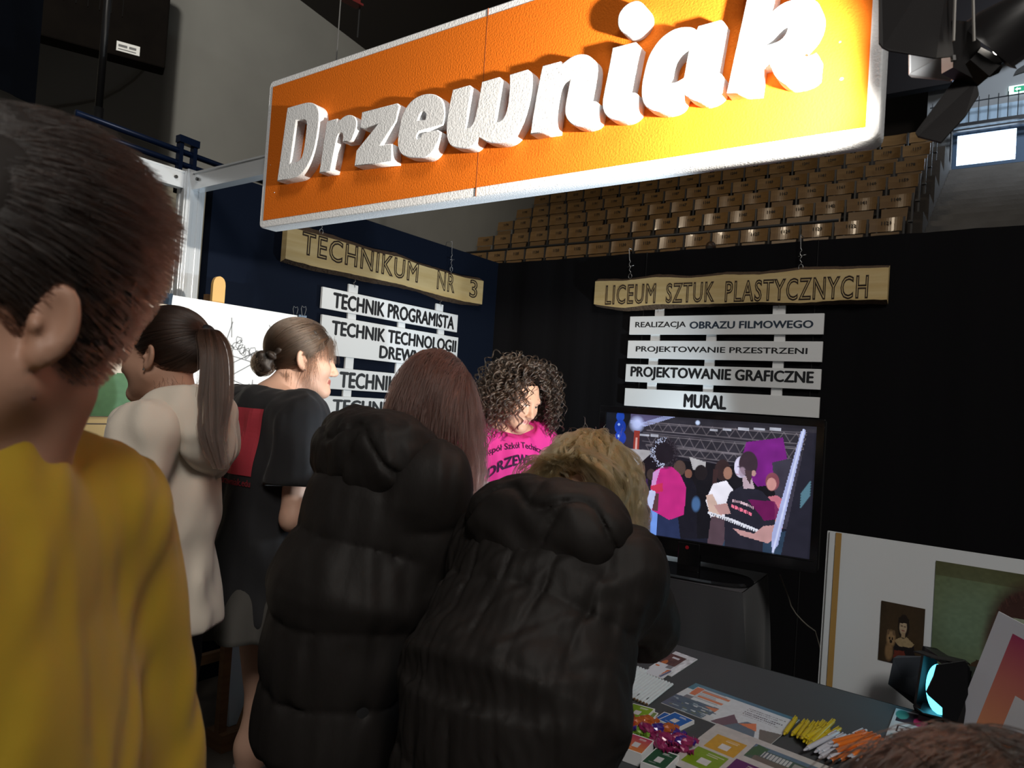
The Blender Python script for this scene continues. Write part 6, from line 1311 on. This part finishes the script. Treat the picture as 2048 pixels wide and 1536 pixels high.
# hair: smooth cap, braid over the crown, low knot
M_hB = hair_mat('brown_hair', (.040, .023, .014)); M_cB = mat('brown_hair_base', (.018, .011, .007), .55, bump=(90, .5, .003, (1, 1, .3)))
bun = p.hd(.012, -.118, -.028)
def ex_(v):
    for i in range(9):
        a = i * 2.4; v.ell(bun + (p.hr * math.cos(a) + p.hu * math.sin(a)) * .024 + p.hf * .010 * math.sin(i * 1.7), np.array((.019, .017, .016)), p.HR, .006)
    for i in range(7):
        t = i / 6; q = p.hd(.062 - .02 * abs(t - .5), .02 - .12 * t, .085 - .085 * t); v.ell(q, np.array((.017, .016, .012)), rot(p.hr, .6 * (-1) ** i), .004)
p.hair_cap(M_cB, extra=ex_, p0=(.085, .078), p1=(-.050, -.088))
D0 = p.scalp(2600, seed=2, infl=.003, p0=(.085, .078), p1=(-.050, -.088)); cc = np.array((0, -.017, .036)); rr = np.array((.082, .104, .092)); db = _n((np.array((.012, -.118, -.028)) - cc) / rr)
g = np.random.default_rng(3); K = 14; T = np.linspace(0, 1, K)[None, :, None]
LN = np.minimum(.35 + .65 * g.random(len(D0)), 1)[:, None, None]
def slerp(D0, d1, T):
    om = np.arccos(np.clip(D0 @ d1, -1, 1))[:, None, None]; return (np.sin((1 - T) * om) * D0[:, None, :] + np.sin(T * om) * d1[None, None, :]) / (np.sin(om) + 1e-6)
S = slerp(D0, db, T * LN) * (rr + .0015 + .004 * g.random((len(D0), 1, 1))) + cc
S = p.head + (S * p.hs) @ p.HR; strands('hair_strands', S, .00035, M_hB, p.root_o)
m0 = np.repeat(bun[None], 500, 0) + g.normal(size=(500, 3)) * .010; v0 = g.normal(size=(500, 3)); ring = []
for i in range(500):
    a0 = g.random() * 6.28; r_ = .018 + .020 * g.random(); e1 = _n(g.normal(size=3)); e2 = _n(np.cross(e1, g.normal(size=3))); ring.append([bun + (e1 * math.cos(a0 + q) + e2 * math.sin(a0 + q)) * (r_ + .004 * q / 4) + p.hf * .0 for q in np.linspace(0, 4, 12)])
strands('bun_strands', np.array(ring), .00035, M_hB, p.root_o)
# loose locks at ear, nape and brow
lk = []
for (x, y, z_), L, vv, nn in (((.074, .012, .02), .13, (.1, -.05, -1), 40), ((.068, -.05, -.05), .10, (.1, .1, -1), 40), ((.060, .070, .062), .060, (.35, .1, -1), 60), ((.045, .078, .068), .075, (.6, .15, -1), 60), ((.070, .045, .05), .05, (.2, .05, -1), 50), ((.072, .030, .02), .09, (.1, -.02, -1), 30)):
    b_ = p.hd(x, y, z_) + g.normal(size=(nn, 3)) * .006; dv = _n(p.hr * vv[0] + p.hf * vv[1] + p.hu * vv[2]); lk.append(fall(b_, np.repeat(dv[None], nn, 0), 11, L / 11, np.array([0, 0, -1.]), .9, [(p.hd(0, .0, -.01), np.array((.074, .095, .10)), p.HR)], g, .05))
strands('loose_locks', np.concatenate(lk), .00033, M_hB, p.root_o)
MB().ball(p.hd(.084, .002, -.036), .0025, 6).build('ear_stud', M_ch, p.root_o)
br_ = []
for sxx in (-1, 1):
    for i in range(120): u_ = g.random(); q = p.hd(sxx * (.014 + .034 * u_), .0885 - .012 * u_ ** 2, .022 + .004 * math.sin(u_ * 3) + .003 * g.normal()); br_.append([q, q + p.hr * sxx * .006 + p.hu * .002 + p.hf * .0015])
strands('eyebrows', np.array(br_), .0004, M_hB, p.root_o)

# ---------------------------------------------------------------- girl with the ponytail, cream hoodie
p = Person('person in a cream hooded sweatshirt with a long dark ponytail, seen from behind', (328, 712, 1.75), (-.92, .39), (-.84, .54), pitch=4, lean=1, fwd=.02,
           arms={'R': ((.05, .02, -.28), (-.05, .16, -.12)), 'L': ((.05, .02, -.28), (-.05, .16, -.12))})
p.body(SK3, thin=.95)
J = p.J; k = p.s
p.shirt('hooded_sweatshirt', M_hood, ease=.024, hem=-.07, sleeve=1.9, wr=.006, seed=8, wide=.86, neck_r=.075)
c = J['neck'] - p.f_t * .075 + p.up_t * .0; v = Vol(c - .3, c + .3, .006); R = np.array([p.r_t, p.f_t, p.up_t]); w = lambda a, b, cc: c + p.r_t * a + p.f_t * b + p.up_t * cc
v.ell(w(0, -.01, -.055), (.155, .060, .095), R, .03); v.ell(w(0, .03, .012), (.135, .085, .055), R, .04)
for sd in (-1, 1): v.cone(w(sd * .105, .03, .0), w(sd * .085, .15, -.025), .05, .045, .05)
v.ell(J['neck'] + p.up_t * .09 + p.f_t * .04, np.array((.072, .09, .12)), R, .02, 'sub')
v.shift(lambda X, Y, Z_: .006 * wob(X, Y, Z_, 17, 12) + .008 * np.exp(-((((X - c[0]) * p.r_t[0] + (Y - c[1]) * p.r_t[1]) + .01) / .006) ** 2)); net_mesh('hood', v, M_hood, p.root_o)
p.trousers(M_jean); p.shoes(M_shoe)
M_hH = hair_mat('dark_brown_hair', (.028, .014, .009), .28); M_cH = mat('dark_hair_base', (.010, .006, .0045), .5, bump=(90, .5, .003, (1, 1, .3)))
tie = p.hd(0, -.116, .058)
p.hair_cap(M_cH, p0=(.082, .082), p1=(-.030, -.072))
D0 = p.scalp(4200, seed=5, infl=.003, p0=(.082, .082), p1=(-.030, -.072)); dt = _n((np.array((0, -.112, .058)) - cc) / rr); g = np.random.default_rng(9); T = np.linspace(0, 1, 14)[None, :, None]
S = slerp(D0, dt, T) * (rr + .0015 + .003 * g.random((len(D0), 1, 1))) + cc; S = p.head + (S * p.hs) @ p.HR; strands('hair_strands', S, .00035, M_hH, p.root_o)
n = 2600; dt_ = float((tie - CAM) @ (RW @ np.array([0, 0, 1.])))
ctl = np.array([tie, P(418, 654, d=dt_ - .03), P(432, 706, d=dt_ - .06), P(428, 800, d=dt_ - .09), P(424, 870, d=dt_ - .12), P(442, 938, d=dt_ - .14)])
tt = np.linspace(0, 1, 26); cl = np.stack([np.interp(tt, np.linspace(0, 1, 6), ctl[:, a]) for a in range(3)], 1)
for _ in range(3): cl[1:-1] = cl[1:-1] * .5 + (cl[:-2] + cl[2:]) * .25
rad = np.interp(tt, [0, .12, .3, .6, .85, 1], [.006, .009, .026, .031, .023, .014]); o2 = (g.normal(size=(46, 2)) * .55)[g.integers(0, 46, n)] + g.normal(size=(n, 2)) * .085; e1 = cdir(1, 0, 0); e2 = cdir(0, 0, 1)
end = (.70 + .34 * g.random(n))[:, None]; ti = np.clip(tt[None] * end, 0, 1); S = np.stack([np.interp(ti, tt, cl[:, a]) for a in range(3)], 2); rr_s = np.interp(ti, tt, rad)[..., None]
wv_ = .10 * np.sin(ti * 9 + o2[:, :1] * 3)[..., None]
S = S + rr_s * ((o2[:, None, :1] + wv_) * e1 + o2[:, None, 1:] * e2 * .7); strands('ponytail', S, .00038, M_hH, p.root_o)
MB().ball(tie, (.021, .021, .021), 10).build('hair_tie', M_blk, p.root_o, True)
lk = []
for i in range(130): 
    y = g.uniform(-.085, -.01); q = p.hd(g.choice([-1, 1]) * (.062 + .02 * (y + .08)) * g.uniform(.5, 1), y, -.075 + .3 * (y + .085) * .3 + g.normal() * .008); lk.append(q)
lk = np.array(lk); strands('nape_wisps', fall(lk, np.repeat((-p.hf * .5 - up)[None], len(lk), 0), 6, .008, np.array([0, 0, -1.]), .8, [], g, .25), .0003, M_hH, p.root_o)
b = MB(); b.ball(p.hd(-.083, .000, -.039), .0030, 6); b.build('ear_stud', M_ch, p.root_o)

# ---------------------------------------------------------------- girl with long reddish hair, black puffer
p = Person('person in a black puffer jacket with long straight reddish brown hair, bent towards the table', (869, 799, 1.76), (.80, .60), (.66, .75), pitch=40, lean=22,
           arms={'R': ((-.01, .02, -.27), (-.12, .18, .02)), 'L': ((.07, -.02, -.27), (-.10, .20, -.02))})
p.body(SK1, thin=.9, fingers=True); J = p.J; k = p.s
puffer(p, M_puff, hem=-.285, ax=((.192, .175), (.200, .182), (.205, .18)), bh=.165, seed=2, hoodsz=.92)
p.trousers(mat('black_trousers', (.006, .006, .007), .85)); p.shoes(M_shoe)
M_hR = hair_mat('reddish_brown_hair', (.050, .021, .016), .30); M_cR = mat('reddish_hair_base', (.025, .010, .008), .5)
p.hair_cap(M_cR, r=(.078, .100, .088), p0=(.085, .060), p1=(-.060, -.100))
g = np.random.default_rng(12); n = 5200; D0 = p.scalp(n, seed=6, p0=(.085, .065), p1=(-.06, -.10)); rt = (D0 * rr + cc); b_ = p.head + (rt * p.hs) @ p.HR
bkw = np.clip(-(rt[:, 1:2] + .01) / .05, 0, 1); side = np.sign(rt[:, :1] + g.normal(size=(n, 1)) * .004) * (1 - .75 * bkw); v0 = (-p.hf * .6 * bkw - p.hu * .5 * bkw + p.hr[None] * side * (.45) + p.hf[None] * (.15 * g.normal(size=(n, 1))) - p.hu * .2)
colR = [(p.hd(0, -.014, .016), np.array((.073, .097, .104)), p.HR), (J['neck'] - p.f_t * .08 - p.up_t * .04, np.array((.11, .06, .07)), np.array([p.r_t, p.f_t, p.up_t])), (J['chest'] - p.up_t * .04, np.array((.20, .165, .22)), np.array([p.r_t, p.f_t, p.up_t]))]
Lh = .0185 * (.7 + .4 * g.random((n, 1))) * (1 - .45 * np.maximum(bkw, np.clip(-rt[:, :1] / .03, 0, 1) * (rt[:, 1:2] < .04)))
S = fall(b_, v0, 26, Lh, np.array([0, 0, -1.]), .78, colR, g, .035); strands('hair_strands', S, .00042, M_hR, p.root_o)

# ---------------------------------------------------------------- blonde girl bent over the table, black puffer
p = Person('person in a wide black puffer jacket with wavy blonde hair, bent over the front table', (1178, 970, 1.56), (.42, .90), (.40, .92), pitch=46, lean=38,
           arms={'R': ((.0, .13, -.18), (-.10, .16, -.02)), 'L': ((.02, .08, -.23), (-.08, .16, -.02))})
p.body(SK1, thin=.86); J = p.J; k = p.s
puffer(p, M_puff, hem=-.50, ax=((.235, .19), (.24, .19), (.235, .18)), bh=.15, seed=7, hoodsz=.92, vseams=(-.19, -.10, -.01, .08, .17), amp=.012, h=.0052, slr=(.095, .080, .062))
p.trousers(mat('black_trousers', (.006, .006, .007), .85)); p.shoes(M_shoe)
M_hL = hair_mat('blonde_hair', (.42, .24, .095), .30); M_cL = mat('blonde_hair_base', (.22, .135, .055), .6)
p.hair_cap(M_cL, r=(.078, .100, .088), p0=(.085, .060), p1=(-.060, -.100))
g = np.random.default_rng(15); nc = 480; per = 14; D0 = p.scalp(nc, seed=8, p0=(.085, .065), p1=(-.06, -.10)); rt = D0 * rr + cc; b_ = p.head + (rt * p.hs) @ p.HR
bkw = np.clip(-(rt[:, 1:2] + .01) / .05, 0, 1); side = np.sign(rt[:, :1] + g.normal(size=(nc, 1)) * .006) * (1 - .6 * bkw); v0 = p.hr[None] * side * .8 - p.hf[None] * (.1 + .5 * bkw) - p.hu[None] * .4 * bkw + g.normal(size=(nc, 3)) * .2; ph = g.random((nc, 1)) * 6.28
Lh = .0110 * (.65 + .5 * g.random((nc, 1)))
core = fall(b_, v0, 22, Lh, np.array([0, 0, -1.]), .82, [(p.hd(0, -.014, .018), np.array((.081, .103, .100)), p.HR), (J['neck'] - p.f_t * .10, np.array((.18, .09, .12)), np.array([p.r_t, p.f_t, p.up_t]))], g, .04, swirl=lambda i: .34 * np.sin(i * .70 + ph) * (p.hr[None] * .8 + p.hf[None] * np.cos(ph)))
core = core[(np.linalg.norm(core - p.head, axis=2) < .205).all(1)]; nc = len(core)
S = np.repeat(core, per, 0) + g.normal(size=(nc * per, 1, 3)) * .0034 * (.5 + .6 * np.linspace(0, 1, 23))[None, :, None]
strands('hair_strands', S, .00045, M_hL, p.root_o)
fz_ = g.choice(len(b_), 60); S = fall(b_[fz_], D0[fz_] @ p.HR, 8, .006, np.array([0, 0, -1.]), .9, [], g, .30); strands('flyaway_hair', S, .00022, M_hL, p.root_o)

# ---------------------------------------------------------------- curly haired man in the magenta shirt
p = Person('person in a magenta T-shirt with dark curly hair, looking down behind the table', (1036, 798, 2.75), (.45, -.89), (.72, -.69), pitch=20, lean=10, roll=-.10,
           arms={'R': ((.06, .03, -.27), (-.10, .20, .02)), 'L': ((.06, .03, -.27), (-.10, .20, .02))})
p.lid = .001
p.body(SK2); J = p.J; k = p.s
sh = p.shirt('magenta_t_shirt', M_pink, ease=.028, hem=-.16, sleeve=.78, wr=.006, seed=5, wide=1.05, neck_r=.066)
p.trousers(M_jean); p.shoes(M_shoe)
pr_o = p.root_o; rl = np.array(pr_o.location); R_ = -p.r      # seen from the front, left to right = -r
ink = mat('dark_purple_ink', (.05, .005, .05), .8)
c0 = J['chest'] + up * .095 + p.f * .2
def arc(amp): return lambda u_, v_: (-amp * (2 * u_ - 1) ** 2 * 1.0, np.zeros_like(u_))
for s_, cw, cz_, hgt, bd in (('Zespół Szkół Technicznych', .30, .0, .030, .01), ('DRZEWNIAK', .24, -.055, .040, .04)):
    tx = text('printed_lettering', s_, c0 - R_ * cw / 2 + up * cz_, R_ * cw, up * hgt, ink, sh, bold=bd, offs=arc(1.6))
    q_ = project_on(pr_o, sh, -p.f, [np.array(v.co) + rl for v in tx.data.vertices], .0025)
    for v, q in zip(tx.data.vertices, q_): v.co = Vector(q - rl)
M_hM = hair_mat('dark_curly_hair', (.020, .012, .008), .30); M_cM = mat('dark_curly_base', (.006, .0045, .004), 1.0, spec=0)
p.hair_cap(M_cM, r=(.084, .106, .096), p0=(.066, .096), p1=(-.045, -.085), wv=.004)
g = np.random.default_rng(21); nc = 520; per = 9; D0 = p.scalp(nc, seed=11, p0=(.083, .080), p1=(-.05, -.075)); rt = D0 * (rr + .002) + cc; b_ = p.head + (rt * p.hs) @ p.HR
fr = np.clip((rt[:, 1:2] - .0) / .07, 0, 1); sg1 = np.where(rt[:, :1] > .012, 1.0, -1.0)
v0 = (D0 @ p.HR) * (.9 - .5 * fr) + up * .0 + p.hr[None] * sg1 * 1.5 * fr - p.hf[None] * .35 * fr + g.normal(size=(nc, 3)) * .15; Lh = .0084 * (.6 + .5 * g.random((nc, 1)))
core = fall(b_, v0, 26, Lh, np.array([0, 0, -1.]), .86, [(p.hd(0, -.010, .010), np.array((.094, .100, .108)), p.HR)], g, .05)
qh = (core - p.head) @ p.HR.T; bad = ((qh[..., 1] > .035) & (np.abs(qh[..., 0] - .004) < .064) & (qh[..., 2] < .064)).any(1) | (qh[..., 2] > .172).any(1); core = core[~bad]; nc = len(core)
tang = np.gradient(core, axis=1); tang /= np.linalg.norm(tang, axis=2)[..., None] + 1e-9; a1 = np.cross(tang, np.broadcast_to(_n(np.array([.3, .5, .8])), tang.shape)); a1 /= np.linalg.norm(a1, axis=2)[..., None] + 1e-9; a2 = np.cross(tang, a1)
th = (np.arange(27)[None] * (.85 + .3 * g.random((nc, 1))) + g.random((nc, 1)) * 6.28)[..., None]; cr = (.007 + .005 * g.random((nc, 1, 1))) * np.minimum(np.arange(27) / 5, 1)[None, :, None]
S = core + (a1 * np.cos(th) + a2 * np.sin(th)) * cr
S = np.repeat(S, per, 0) + (np.repeat(a1, per, 0) * g.normal(size=(nc * per, 1, 1)) + np.repeat(a2, per, 0) * g.normal(size=(nc * per, 1, 1))) * .0016 * (.6 + .4 * np.linspace(0, 1, 27))[None, :, None]
strands('curly_hair', S, .00055, M_hM, p.root_o, .6)
br_ = []
for sxx in (-1, 1):
    for i in range(180): u_ = g.random(); q = p.hd(sxx * (.012 + .038 * u_), .0895 - .012 * u_ ** 2, .021 + .004 * math.sin(u_ * 3) + .004 * g.normal()); br_.append([q, q + p.hr * sxx * .007 + p.hu * .002 + p.hf * .0015])
strands('eyebrows', np.array(br_), .0005, M_hM, p.root_o)
st_ = []
for i in range(900):
    th_a = g.uniform(-1.2, 1.2); q = p.hd(.05 * math.sin(th_a), .03 + .062 * math.cos(th_a), g.uniform(-.112, -.055)); st_.append(q)
# sheet of paper held in front
pa = P(925, 962, d=2.50); pb = P(1080, 966, d=2.50); pc = P(930, 1030, d=2.38)
cv = Canvas(90, 60, (214, 214, 206)); cv.lines(.62, .2, .95, .9, 9, (70, 70, 80), .4, .7); cv.lines(.35, .2, .55, .6, 5, (70, 70, 80), .4, .6); cv.rect(.50, .08, .56, .2, (40, 70, 130)); cv.lines(.05, .3, .3, .8, 5, (90, 90, 96), .4, .5)
t = thing('leaflet', 'open white printed leaflet held by the curly haired person', 'leaflet', tuple(pa)); MB().slab(pa + (0, .002, 0), pb - pa, pc - pa, (0, .001, 0)).build('paper', mat('white_drawing_paper', (.78, .79, .80), .7), t); cv.build('print', pa, pb - pa, pc - pa, M_PRINT, t)

# ---------------------------------------------------------------- boy in the yellow shirt, very near on the left
p = Person('person in a yellow T-shirt with short dark brown hair, close by at the left edge', (-8, 632, .53), (-.76, .65), (-.95, -.30), pitch=4, lean=2, fwd=-.05)
p.body(SK3); J = p.J; k = p.s
p.shirt('yellow_t_shirt', M_yel, ease=.030, hem=-.36, sleeve=1.35, wr=.005, seed=14, wide=1.06, neck_r=.070, neck_up=.058, neck_tilt=.12, neck_cut=.17)
p.trousers(M_jean); p.shoes(M_shoe)
M_hY = hair_mat('short_brown_hair', (.020, .0115, .009), .32); M_cY = mat('short_hair_base', (.014, .009, .007), .8)
p.hair_cap(M_cY, infl=.0, p0=(.092, .07), p1=(-.060, -.080), r=(.082, .097, .120), c=(0, -.010, .048))
g = np.random.default_rng(31); n = 9000; D0 = p.scalp(n, seed=13, p0=(.092, .07), p1=(-.062, -.075)); rt = D0 * np.array((.082, .097, .120)) + np.array((0, -.010, .048)); b_ = p.head + (rt * p.hs) @ p.HR
up_w = np.clip((rt[:, 2:3] - .0) / .1, 0, 1); v0 = (D0 @ p.HR) * .16 - p.hf * .55 - p.hu * .75 * (1 - up_w) + g.normal(size=(n, 3)) * .07
S = fall(b_, v0, 7, .0016 + .0050 * up_w, -p.hf * .6 - p.hu * .4, .80, [(p.hd(0, -.010, .048), np.array((.082, .097, .120)) * p.hs, p.HR)], g, .025); strands('short_hair', S, .00045, M_hY, p.root_o)
MB().ball(P(68, 796, d=.46), .0016, 6).build('neck_mole', mat('mole_brown', (.08, .03, .02), .6), p.root_o)

# ---------------------------------------------------------------- child whose brown hair shows at the bottom right corner
p = Person('person of whom only the crown of brown hair shows at the bottom right corner', (1960, 1700, .56), (-.45, .89), (-.45, .89), pitch=4)
p.body(SK1, h=.009); p.shirt('dark_jumper', M_blackT, ease=.03, hem=-.14, sleeve=1.9, wr=.005, seed=24); p.trousers(M_jean); p.shoes(M_shoe)
M_hK = hair_mat('brown_child_hair', (.018, .010, .007), .3); p.hair_cap(mat('brown_child_base', (.03, .018, .012), .6), infl=.004)
g = np.random.default_rng(41); n = 5200; D0 = p.scalp(n, seed=17, p0=(.088, .06), p1=(-.06, -.09)); rt = D0 * (rr + .006) + cc; b_ = p.head + (rt * p.hs) @ p.HR
side = np.sign(rt[:, :1] + .01); v0 = p.hr[None] * side * .7 - p.hf * .25 + g.normal(size=(n, 3)) * .16
S = fall(b_, v0, 22, .013 * (.7 + .5 * g.random((n, 1))) * p.s, np.array([0, 0, -1.]), .85, [(p.hd(0, -.014, .018), np.array((.086, .108, .112)) * p.s, p.HR), (p.J['chest'], np.array((.2, .15, .26)) * p.s, np.array([p.r, p.f, up]))], g, .05); strands('hair_strands', S, .00042, M_hK, p.root_o)

# ---------------------------------------------------------------- spectator sitting low in the stand
hp = P(1421, 497, Y=12.55); o = thing('person', 'person sitting low in the stand, only the brown hair showing over the black wall', 'person', tuple(hp - up * 1.15))
v = Vol(hp - np.array((.45, .6, 1.2)), hp + np.array((.45, .45, .35)), .014); v.ell(hp, (.08, .10, .115), np.eye(3), .02); v.cone(hp - up * .08, hp - up * .22, .055, .06, .03); v.ell(hp - up * .46 + np.array((0, .04, 0)), (.19, .13, .25), np.eye(3), .05)
for sd in (-1, 1):
    v.cone(hp + (sd * .19, .04, -.30), hp + (sd * .23, -.06, -.56), .055, .045, .03); v.cone(hp + (sd * .23, -.06, -.56), hp + (sd * .10, -.28, -.62), .045, .035, .02); v.cone(hp + (sd * .09, .03, -.70), hp + (sd * .12, -.42, -.68), .085, .06, .03); v.cone(hp + (sd * .12, -.42, -.68), hp + (sd * .12, -.40, -1.10), .058, .04, .03)
net_mesh('body', v, mat('dark_jacket', (.02, .02, .022), .8), o); v = Vol(hp - .2, hp + .2, .012); v.ell(hp + (0, .012, .03), (.092, .112, .105), np.eye(3), .01); v.field(np.full(3, -9.), np.full(3, 99.), lambda X, Y, Z_: (Y - hp[1] + .05) * .7 + (Z_ - hp[2] + .01) + 0 * X, .01, 'sub'); net_mesh('hair', v, mat('spectator_hair', (.045, .025, .015), .5), o)
